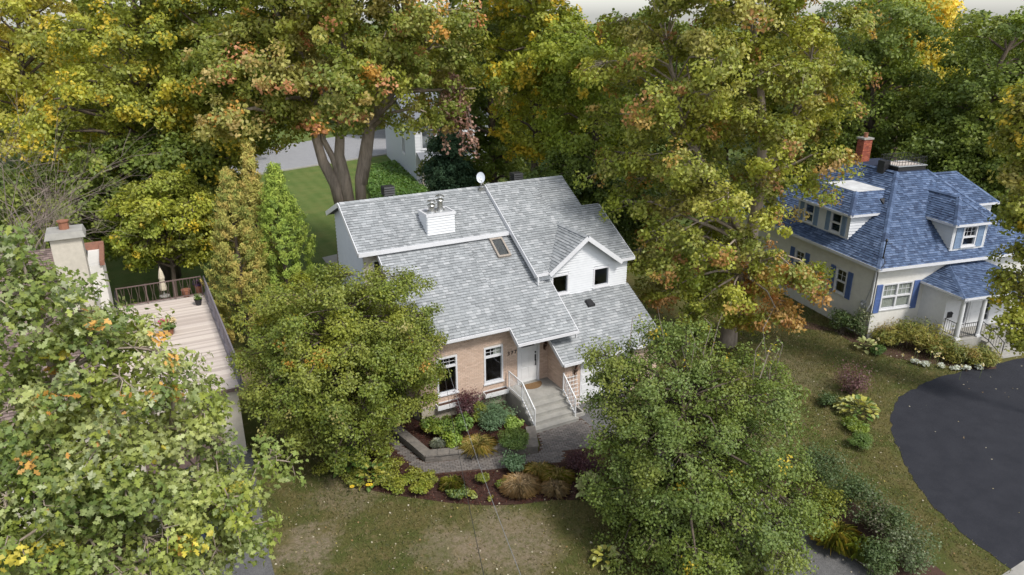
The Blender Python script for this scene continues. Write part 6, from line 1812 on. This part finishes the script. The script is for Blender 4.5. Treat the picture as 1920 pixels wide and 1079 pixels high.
# low wood closing the ground between the trunks behind the houses
rng = np.random.default_rng(91)
US = []
for px in range(-40, 2000, 24):
    for dist in (56, 66, 76):
        if 430 < px < 860: continue
        if px > 1380 and dist < 60: continue
        c = D(px + rng.normal() * 8, 300, dist + rng.normal() * 2)
        n = 110
        d_ = nrmz(rng.normal(size=(n, 3))) * np.array([2.0, 2.0, 2.2]) * rng.random((n, 1)) ** 0.35
        US.append(np.array([c[0], c[1], rng.uniform(1.0, 3.5)]) + d_)
US = np.vstack(US); US[:, 2] = np.abs(US[:, 2])
o = link('undergrowth', poly_mesh('undergrowth', leaf_verts(rng, US, rng.normal(size=US.shape) + np.array([0, -0.3, 0.7]), 0.45 * rng.uniform(0.6, 1.2, len(US)), LEAF4), 4, pick(rng, [(DK, 3), (GR, 2), (OL, 0.6)], len(US)) * rng.uniform(0.7, 1.2, (len(US), 1)), 'leaf'))
prop(o, 'dark leafy undergrowth filling the ground below the back trees', 'undergrowth', kind='stuff')
# thick green ground cover beside the white back house
gc = [G(705, 400)[:2], G(690, 360)[:2], G(700, 318)[:2], G(742, 312)[:2], G(782, 352)[:2], G(815, 375)[:2], G(800, 400)[:2]]
pts = scatter(gc, 16000, 0.0)
pts[:, 2] = 0.15 + 0.55 * rng.random(len(pts)) ** 0.7
o = link('ground_cover', poly_mesh('ground_cover', leaf_verts(rng, pts, np.array([0, 0, 0.9]) + 0.6 * rng.normal(size=pts.shape), 0.34 * rng.uniform(0.6, 1.2, len(pts)), LEAF4), 4, pick(rng, [((0.085, 0.16, 0.03), 3), ((0.06, 0.11, 0.022), 2), ((0.13, 0.20, 0.045), 1)], len(pts)), 'leaf'))
prop(o, 'thick bright green ground cover below the white back house', 'ground cover', kind='stuff')

# --- oak in the left foreground: lobed leaves, the nearest ones single objects
p = D(92, 1020, 15.5); base = (p[0], p[1], 0)
rng = np.random.default_rng(120)
oak = thing('oak_tree', base, 'pale green oak with lobed leaves towering over the beige house', 'tree')
cb = [blob(base, 22, 470, 42, 75, 15.5), blob(base, 75, 585, 80, 85, 15.4), blob(base, 120, 620, 60, 50, 15.2), blob(base, 180, 700, 150, 95, 15.3), blob(base, 310, 775, 95, 60, 15.0), blob(base, 425, 860, 90, 75, 15.0), blob(base, 140, 870, 150, 130, 14.6), blob(base, 320, 940, 165, 110, 14.4), blob(base, 430, 980, 70, 80, 14.2), blob(base, 210, 1060, 200, 90, 13.8), blob(base, 10, 740, 90, 130, 15), blob(base, 20, 1000, 100, 110, 14.2)]
OAKP = [((0.10, 0.132, 0.03), 3), ((0.165, 0.185, 0.058), 2.0), ((0.06, 0.09, 0.024), 2.8), ((0.24, 0.255, 0.125), 1.6), ((0.18, 0.20, 0.032), 1.8)]
P, N, size, col, bo, cl, bi = crown(rng, cb, 118, 8, 37, 0.64, 0.33, OAKP, tips=[((0.46, 0.38, 0.05), 1.2), ((0.48, 0.24, 0.06), 0.8)], tip_p=0.05, leaf=0.142, droop=0.15, flat=0.7, inner=0.3)
stems = [[(0, 0, -0.2, 0.36), (0.02, 0.05, 1.5, 0.24), (*rel(base, 92, 1000, 15.5), 0.21), (*rel(base, 100, 880, 15.4), 0.18), (*rel(base, 112, 740, 15.4), 0.11), (*rel(base, 80, 610, 15.5), 0.055), (*rel(base, 35, 470, 15.5), 0.02)],
         [(*rel(base, 98, 900, 15.4), 0.12), (*rel(base, 200, 830, 15), 0.09), (*rel(base, 320, 800, 14.8), 0.06), (*rel(base, 430, 830, 14.8), 0.03)],
         [(*rel(base, 95, 960, 15.4), 0.12), (*rel(base, 190, 960, 14.6), 0.09), (*rel(base, 320, 960, 14.2), 0.06), (*rel(base, 440, 950, 14.0), 0.03)]]
link('trunk', wood(rng, stems, bo, cl, bi, 0.07, 0.014).mesh('trunk', 'bark_grey', True), oak)
wd = P + np.array(base)
vis = np.argsort(np.linalg.norm(wd - CAM, axis=1))
dd = (wd - CAM); dep = dd @ fw; sx = 960 + F_PX * (dd @ r2) / dep; sy = 539.5 - F_PX * (dd @ u2) / dep
vis = [i for i in vis if 0 < sx[i] < 1920 and 0 < sy[i] < 1079][:300]
keep = np.ones(len(P), bool); keep[vis] = False
om = []
for mm_ in ('oak_green', 'oak_pale', 'oak_lime', 'oak_green', 'oak_pale', 'oak_lime', 'oak_rust'):
    q = MB(); q.poly([tuple(v_) for v_ in OAK]); om.append(q.mesh('leaf', mm_))
for i in vis:
    o = link('leaf', om[int(rng.integers(7)) if rng.random() < 0.25 else int(rng.integers(6))], oak)
    nn = unit(N[i]); o.location = tuple(P[i]); o.rotation_mode = 'QUATERNION'
    o.rotation_quaternion = Vector(nn).to_track_quat('Z', 'X') @ Matrix.Rotation(rng.random() * 6.28, 3, 'Z').to_quaternion()
    o.scale = (size[i],) * 3
link('crown', poly_mesh('crown', leaf_verts(rng, P[keep], N[keep], size[keep], OAK), len(OAK), col[keep], 'leaf'), oak)

# ================================================================== GARDEN PLANTS
PUR = [((0.075, 0.03, 0.035), 3), ((0.12, 0.05, 0.05), 1.5), ((0.05, 0.025, 0.03), 2)]
GRN = [(GR, 2), (LM, 2), ((0.10, 0.16, 0.035), 2)]
STR = [((0.40, 0.31, 0.12), 2), ((0.30, 0.26, 0.08), 2), ((0.20, 0.20, 0.05), 1)]
DRY = [((0.40, 0.31, 0.20), 2), ((0.32, 0.245, 0.155), 2), ((0.46, 0.37, 0.25), 1)]
SIL = [((0.34, 0.36, 0.30), 2), ((0.24, 0.28, 0.22), 1)]
TEAL = [((0.085, 0.14, 0.07), 2), ((0.12, 0.18, 0.09), 1.5), ((0.06, 0.10, 0.05), 1)]
HD = [((0.048, 0.078, 0.022), 2), ((0.066, 0.098, 0.036), 2), ((0.09, 0.112, 0.045), 1.2)]
def g3(px, py, z): q = G(px, py, z); return (q[0], q[1], z)
PB = 'shrubs in the raised bed'
z_ = 0.27
shrub('purple_shrub', 'dark purple-leaved shrub below the flower box in raised bed', 'shrub', g3(886, 786, z_), 0.75, 1.15, 2200, PUR, 0.075, 1, PB, spiky=0.3, lump=9)
shrub('leafy_shrub', 'fresh green leafy shrub at the left of raised bed', 'shrub', g3(822, 815, z_), 0.62, 0.72, 1500, GRN, 0.12, 2, PB)
shrub('leafy_shrub', 'taller mid-green leafy shrub beside the purple one in raised bed', 'shrub', g3(850, 812, z_), 0.72, 0.9, 2000, [(GR, 2), ((0.10, 0.17, 0.035), 2)], 0.12, 3, PB)
shrub('lime_mound', 'low lime green mound at the stone cap of raised bed', 'shrub', g3(846, 832, z_), 0.5, 0.42, 1100, [(LM, 2), ((0.17, 0.25, 0.04), 2)], 0.09, 4, PB)
shrub('feathery_shrub', 'feathery grey-green plant beside the concrete porch', 'shrub', g3(930, 795, z_), 0.95, 0.85, 4200, TEAL, 0.09, 5, PB, tmpl=NEEDLE, up=0.9, spiky=0.25)
shrub('feathery_shrub', 'upright yellow-green ferny plant right of the purple shrub', 'shrub', g3(903, 795, z_), 0.45, 0.85, 1500, [(LM, 2), (OL, 1)], 0.11, 6, PB, tmpl=NEEDLE, up=0.9)
shrub('sedum', 'pale green sedum clump near the steps', 'shrub', g3(962, 800, z_), 0.5, 0.5, 900, [((0.19, 0.27, 0.055), 2), ((0.26, 0.32, 0.10), 1)], 0.10, 7, PB)
shrub('juniper', 'dense dark green juniper spilling over the stone wall', 'shrub', g3(966, 834, 0.30), 0.70, 0.52, 5200, [((0.06, 0.10, 0.022), 3), ((0.10, 0.14, 0.03), 2)], 0.085, 8, PB, tmpl=NEEDLE, up=0.8, lump=12)
shrub('lime_mound', 'small yellow-green sprig on bare mulch of raised bed', 'shrub', g3(806, 812, z_), 0.45, 0.5, 700, [(LM, 1), (YG, 1)], 0.09, 21, PB)
grass_clump('daylily', 'flopped straw-yellow daylily leaves in raised bed', g3(895, 838, z_), 0.85, 0.26, 800, STR, 1, width=0.8, flop=0.9)
grass_clump('blue_fescue', 'small silvery fescue tuft at corner of raised bed', g3(822, 838, z_), 0.34, 0.36, 260, SIL, 2)
# bed along the path
z_ = 0.02
hosta('large green hosta mound at the foot of the round tree', g3(655, 880, z_), 0.85, 0.6, 80, ['hosta_green'], 1, 0.28)
hosta('yellow-green hosta clump in front of the large green hosta', g3(697, 903, z_), 0.8, 0.5, 86, ['hosta_yellow', 'hosta_green'], 2, 0.22)
GP = 'low plants edging the path'
for i, (px, py, r, lab) in enumerate(((712, 858, 0.62, 'leafy yellow-green edging plant by the upper bend of path'), (735, 885, 0.66, 'leafy yellow-green edging plant along the path bend'), (765, 905, 0.62, 'olive edging plant where path turns to the steps'), (690, 838, 0.6, 'leafy green edging plant behind the hostas'), (745, 918, 0.5, 'low olive plant beside the yellow daisies'), (790, 925, 0.4, 'thin olive plant at the left end of bare mulch'), (640, 850, 0.7, 'leafy green edging plant at the round tree trunk'), (620, 880, 0.7, 'low green edging plant left of the green hosta'), (665, 905, 0.55, 'low lime edging plant between the two hostas'), (722, 905, 0.6, 'yellow-green edging plant behind the daisies'), (805, 905, 0.4, 'sparse olive plant on mulch beside the path'), (905, 905, 0.28, 'small olive weed on mulch under the cable'))):
    shrub('edging_plant', lab, 'plant', g3(px, py, z_), r, 0.42, 1300, [(YG, 2), (OL, 2), (LM, 1)], 0.075, 30 + i, GP)
t = thing('daisy', g3(690, 925, z_), 'yellow daisy-like flowers at the lawn edge by hostas', 'flower')
for i, (dx, dy, h_) in enumerate(((0, 0, 0.36), (-0.52, 0.22, 0.32), (0.12, 0.1, 0.26))):
    m = MB(); m.tube([(dx, dy, -0.02), (dx + 0.02, dy - 0.02, h_)], 0.008, 4, False); s_ = m.build('stalk', 'leaf_stalk', t)
    m = MB()
    for k_ in range(10):
        a_ = k_ * PI / 5; c, s = math.cos(a_), math.sin(a_); x_, y_ = dx + 0.02, dy - 0.02
        m.poly([(x_ - s * 0.012, y_ + c * 0.012, h_), (x_ + c * 0.06 - s * 0.02, y_ + s * 0.06 + c * 0.02, h_ + 0.012), (x_ + c * 0.10, y_ + s * 0.10, h_ + 0.008), (x_ + c * 0.06 + s * 0.02, y_ + s * 0.06 - c * 0.02, h_ + 0.012), (x_ + s * 0.012, y_ - c * 0.012, h_)])
    m.build('petals', 'petal_yellow', s_)
    m = MB(); m.lathe((dx + 0.02, dy - 0.02, h_ - 0.004), [(0.028, 0), (0.024, 0.02), (0.004, 0.03)], 8); m.build('disc', 'terracotta', s_)
grass_clump('daylily', 'arching daylily clump on the red mulch left of cable', g3(848, 915, z_), 0.5, 0.4, 420, [(YG, 2), ((0.30, 0.26, 0.08), 1), (GR, 1)], 3, width=0.9)
shrub('coral_bells', 'round green plant at the lawn edge of red mulch', 'plant', g3(858, 930, z_), 0.42, 0.32, 520, [(GR, 2), (TEAL[0][0], 2)], 0.11, 41)
shrub('coral_bells', 'pale lime cushion plant at the lawn edge of red mulch', 'plant', g3(880, 932, z_), 0.30, 0.26, 420, [((0.20, 0.23, 0.08), 2), (YG, 1)], 0.08, 42)
shrub('sprig', 'tiny yellow-green seedling at the mulch edge under the cable', 'plant', g3(919, 940, z_), 0.15, 0.22, 90, [(YG, 1)], 0.08, 43)
shrub('blue_green_shrub', 'loose blue-green shrub beside path below the juniper', 'shrub', g3(960, 884, z_), 0.5, 0.6, 1500, TEAL, 0.085, 44, spiky=0.3)
shrub('sprig', 'small leafy green weed left of the tan grass', 'plant', g3(940, 915, z_), 0.3, 0.35, 260, [(GR, 1), (LM, 1)], 0.09, 45)
grass_clump('fountain_grass', 'dense tan dried grass mound at the lawn edge', g3(975, 918, z_), 0.74, 0.42, 2600, DRY, 4, width=0.5)
grass_clump('fountain_grass', 'straw-yellow dried grass beside the path edge', g3(1010, 890, z_), 0.6, 0.34, 1200, STR, 5, width=0.65)
grass_clump('fountain_grass', 'loose greenish-straw grass near the purple barberry', g3(1045, 902, z_), 0.65, 0.4, 700, [(YG, 1.3), ((0.36, 0.29, 0.12), 2)], 6, width=0.65)
grass_clump('fountain_grass', 'thin brown grass tuft between tan mound and hosta', g3(1040, 925, z_), 0.55, 0.45, 420, DRY, 7, width=0.5)
shrub('barberry', 'dense dark purple barberry at the path corner near driveway', 'shrub', g3(1095, 882, z_), 0.8, 0.75, 3600, PUR, 0.06, 46, lump=12)
hosta('pale yellow hosta mound at lawn corner before the bushy tree', g3(1108, 925, z_), 0.62, 0.55, 60, ['hosta_pale'], 3, 0.24)
hosta('pale hosta low on the lawn under the bushy tree', g3(1135, 1055, z_), 0.5, 0.4, 36, ['hosta_pale', 'hosta_yellow'], 4, 0.22)
# island on the right-hand lawn
shrub('plum_shrub', 'purple-leaved shrub with one tall shoot on the right lawn', 'shrub', g3(1592, 735, z_), 0.85, 1.15, 1700, [((0.10, 0.05, 0.05), 2), ((0.15, 0.08, 0.075), 1), ((0.07, 0.04, 0.04), 1)], 0.085, 50, spiky=0.7, lump=8, stems=14)
hosta('big yellow hosta mound on the right lawn by the driveway', g3(1606, 775, z_), 1.15, 0.55, 120, ['hosta_yellow', 'hosta_yellow', 'hosta_pale', 'hosta_green'], 5, 0.25)
shrub('perennial', 'tangled green perennials below the big yellow hosta', 'plant', g3(1606, 806, z_), 0.75, 0.42, 1300, GRN, 0.09, 51)
shrub('round_shrub', 'small round grass-green shrub at the tip of lawn island', 'shrub', g3(1613, 838, z_), 0.5, 0.55, 2400, [((0.075, 0.12, 0.025), 2), ((0.11, 0.16, 0.035), 1)], 0.075, 52, tmpl=NEEDLE, up=0.9)
shrub('perennial', 'dark green low shrub left of the purple shrub on lawn', 'plant', g3(1545, 760, z_), 0.6, 0.5, 1000, HD, 0.09, 53)
# hedge row by the driveway
HG = 'hedge shrubs along the driveway'
for i, (px, py, r, h_, lab, pal_) in enumerate(((1535, 905, 0.95, 1.3, 'hedge shrub half under the bushy tree', HD), (1580, 945, 0.9, 1.2, 'grey-green hedge shrub behind the golden grass', HD), (1625, 985, 0.85, 1.15, 'brownish hedge shrub in the middle of row', [((0.13, 0.12, 0.08), 2), (HD[0][0], 2)]), (1668, 1020, 0.85, 1.15, 'dark green hedge shrub past the spiky grass', HD), (1710, 1062, 0.85, 1.1, 'silvery green hedge shrub closest to the street', [(HD[1][0], 2), ((0.12, 0.135, 0.075), 2)]), (1655, 1075, 0.8, 0.9, 'low hedge shrub against the driveway edging', HD), (1545, 965, 0.7, 0.95, 'yellow-green hedge shrub at the driveway edging', [(GR, 2), (YG, 1.3)]))):
    shrub('hedge_shrub', lab, 'shrub', g3(px, py, z_), r, h_, 2600, pal_, 0.08, 60 + i, HG, lump=11, spiky=0.3)
grass_clump('golden_grass', 'fountain of golden green grass leaning over driveway edging', g3(1566, 1022, z_), 0.8, 0.7, 620, [(YG, 2), ((0.34, 0.27, 0.05), 1.3), (OL, 1)], 8, width=1.2)
grass_clump('golden_grass', 'spiky green long-bladed plant next to golden grass', g3(1610, 1045, z_), 0.75, 0.7, 110, [(GR, 2), (LM, 1)], 9, width=2.6, flop=0.5)
# foundation planting of the blue-roofed house
FN = [((0.14, 0.15, 0.03), 2), ((0.21, 0.19, 0.04), 2), ((0.10, 0.13, 0.03), 1.5), ((0.22, 0.14, 0.04), 0.7)]
FG = 'ferns before the blue-roofed house'
for i, (px, py, r, h_, lab) in enumerate(((1655, 645, 0.8, 0.8, 'yellowing fern below the left blue shutter'), (1690, 648, 1.0, 1.2, 'tall yellow-green fern under the paired window'), (1725, 655, 1.05, 1.45, 'tallest fern clump beside the right blue shutter'), (1755, 668, 0.9, 1.0, 'olive fern before the white vestibule wall'), (1790, 678, 0.8, 0.85, 'russet fern before the porch columns'), (1825, 682, 0.8, 0.9, 'russet-green fern beside the iron stair railing'), (1850, 688, 0.6, 0.7, 'low fern at the foot of porch steps'), (1912, 650, 0.7, 0.8, 'olive fern right of the porch steps'))):
    shrub('fern', lab, 'fern', g3(px, py, 0.03), r, h_, 2000, FN, 0.13, 80 + i, FG, tmpl=NEEDLE, up=0.7, spiky=0.35, lump=9)
shrub('side_shrub', 'dark leafy shrub under the side window of blue-roofed house', 'shrub', g3(1575, 625, 0.02), 0.85, 1.2, 1800, HD + [(OL, 1)], 0.11, 90)
shrub('side_shrub', 'thin leafy shrub climbing by the electric meter', 'shrub', g3(1612, 634, 0.02), 0.65, 1.5, 1300, HD + [((0.20, 0.20, 0.12), 1)], 0.10, 91, spiky=0.3)
hosta('withered cream hosta at the house corner bed', g3(1622, 655, 0.02), 0.6, 0.4, 34, ['hosta_pale'], 6, 0.26)
shrub('box_mound', 'neat dark green mound on lawn before the ferns', 'shrub', g3(1646, 662, 0.02), 0.55, 0.45, 1500, [((0.055, 0.10, 0.022), 2), ((0.08, 0.13, 0.03), 1)], 0.08, 92)
for i, (px, py, lab) in enumerate(((1715, 683, 'under the tallest fern'), (1733, 687, 'beside the box of white stones'), (1764, 690, 'before the vestibule wall'), (1790, 694, 'before the porch columns'), (1812, 696, 'before the iron railing'), (1834, 693, 'close to the porch steps'))):
    shrub('dusty_miller', 'silver-white dusty miller tuft ' + lab.replace('beside the box of white stones', 'second from the house corner'), 'plant', g3(px, py, 0.02), 0.26, 0.26, 200, [((0.46, 0.48, 0.46), 2), ((0.34, 0.37, 0.35), 1)], 0.09, 100 + i, 'dusty miller tufts')
rng = np.random.default_rng(12)
o0 = np.array(g3(1740, 676, 0.03))
for i in range(18):
    px = rng.uniform(1640, 1850)
    q = np.array(G(px, 650 + (px - 1640) * 0.16 + rng.normal() * 8, 0.7))
    t = thing('white_rose', (q[0], q[1], 0.02), 'cream rose blossom on a thin stem among the ferns', 'rose', 'cream roses among the ferns')
    m = MB(); m.tube([(0, 0, -0.05), (0.02, 0, 0.7)], 0.008, 4, False); m.build('stem', 'leaf_stalk', t)
    BL = np.array([0.02, 0, 0.7]) + rng.normal(size=(9, 3)) * 0.03
    link('blossom', poly_mesh('blossom', leaf_verts(rng, BL, rng.normal(size=BL.shape) + np.array([0, -0.5, 0.9]), 0.075 * rng.uniform(0.7, 1.2, len(BL)), LEAF6), 6, pick(rng, [((0.75, 0.70, 0.50), 2), ((0.72, 0.60, 0.25), 1)], len(BL)), 'leaf'), t)

# ================================================================== LOOSE GROUND STUFF
def inside_v(X, Y, poly):
    c = np.zeros(len(X), bool)
    for i in range(len(poly)):
        (x0, y0), (x1, y1) = poly[i - 1][:2], poly[i][:2]
        if y0 == y1: continue
        c ^= ((y0 > Y) != (y1 > Y)) & (X < (x1 - x0) * (Y - y0) / (y1 - y0) + x0)
    return c
ASPH = list(reversed([tuple(p) for p in edge])) + [(24, 3), (60, 3)]
BLOCK = [ASPH, [(15.2, -8), (18.3, -8), (18.3, 23.6), (15.2, 23.6)], [(-0.9, -6), (1.4, -6), (1.75, 14), (1.95, 20), (2.5, 26.6), (-1.9, 26.6)], [tuple(p) for p in PATH], [tuple(p[:2]) for p in FB], [tuple(p[:2]) for p in BED], [(18.3, 6.0), (20.2, 7.0), (21.0, 11.0), (21.4, 15.0), (19.8, 16.2), (18.3, 15.5)], [(9, 23.4), (20, 23.4), (20, 33), (9, 33)]]
rng = np.random.default_rng(14)
n = 140000
X, Y = rng.uniform(2.0, 36, n), rng.uniform(8.5, 27, n)
dd = np.stack([X, Y, np.full(n, -16.0)], 1); dep = dd @ fw
sx, sy = 960 + F_PX * (dd @ r2) / dep, 539.5 - F_PX * (dd @ u2) / dep
ok = (sx > -80) & (sx < 2000) & (sy < 1140)
bare = np.zeros(n)
for x_, y_, r_ in ((8.9, 17.0, 2.1), (7.2, 17.6, 1.2), (3.1, 19.8, 1.3)): bare = np.maximum(bare, np.clip(1.25 - np.hypot(X - x_, Y - y_) / r_, 0, 0.93))
ok &= rng.random(n) > bare
for p in BLOCK: ok &= ~inside_v(X, Y, p)
X, Y = X[ok], Y[ok]; n = len(X)
a_ = rng.random(n) * 2 * PI; h_ = rng.uniform(0.035, 0.10, n); w_ = rng.uniform(0.010, 0.022, n); ln = rng.normal(size=(n, 2)) * 0.045
V = np.zeros((n, 3, 3)); V[:, 0] = np.stack([X - np.cos(a_) * w_, Y - np.sin(a_) * w_, np.zeros(n)], 1); V[:, 1] = np.stack([X + np.cos(a_) * w_, Y + np.sin(a_) * w_, np.zeros(n)], 1); V[:, 2] = np.stack([X + ln[:, 0], Y + ln[:, 1], h_], 1)
pn = 0.5 + 0.25 * np.sin(X * 0.9 + 1.3 * np.sin(Y * 0.7)) + 0.25 * np.sin(Y * 1.3 + 1.1 * np.sin(X * 0.6))
gcol = np.array((0.085, 0.105, 0.028)) * (1 - pn[:, None]) + np.array((0.145, 0.127, 0.047)) * pn[:, None]
dry = rng.random(n) < 0.22
gcol[dry] = (0.23, 0.185, 0.09)
gcol *= rng.uniform(0.55, 1.45, (n, 1))
o = link('grass', poly_mesh('grass', V.reshape(-1, 3), 3, gcol, 'leaf')); prop(o, 'short dry olive grass blades of the front lawns', 'grass', kind='stuff')
n = 2600
X, Y = rng.uniform(2.0, 38, n), rng.uniform(7, 27, n)
zz = np.full(n, 0.03)
ok = ~inside_v(X, Y, BLOCK[-1]) & ~inside_v(X, Y, BLOCK[5])
X, Y, zz = X[ok], Y[ok], zz[ok]; n = len(X)
ok = ~(inside_v(X, Y, ASPH) & (rng.random(n) < 0.9)); X, Y, zz = X[ok], Y[ok], zz[ok]
P = np.stack([X, Y, zz], 1)
o = link('fallen_leaves', poly_mesh('fallen_leaves', leaf_verts(rng, P, np.array([0, 0, 1.0]) + 0.3 * rng.normal(size=P.shape), rng.uniform(0.04, 0.085, len(P)), LEAF6), 6, pick(rng, [((0.42, 0.36, 0.22), 2), ((0.52, 0.47, 0.36), 2), ((0.34, 0.22, 0.10), 1), ((0.42, 0.35, 0.10), 0.6)], len(P)), 'leaf')); prop(o, 'pale fallen leaves scattered over lawns and driveways', 'fallen leaves', kind='stuff')
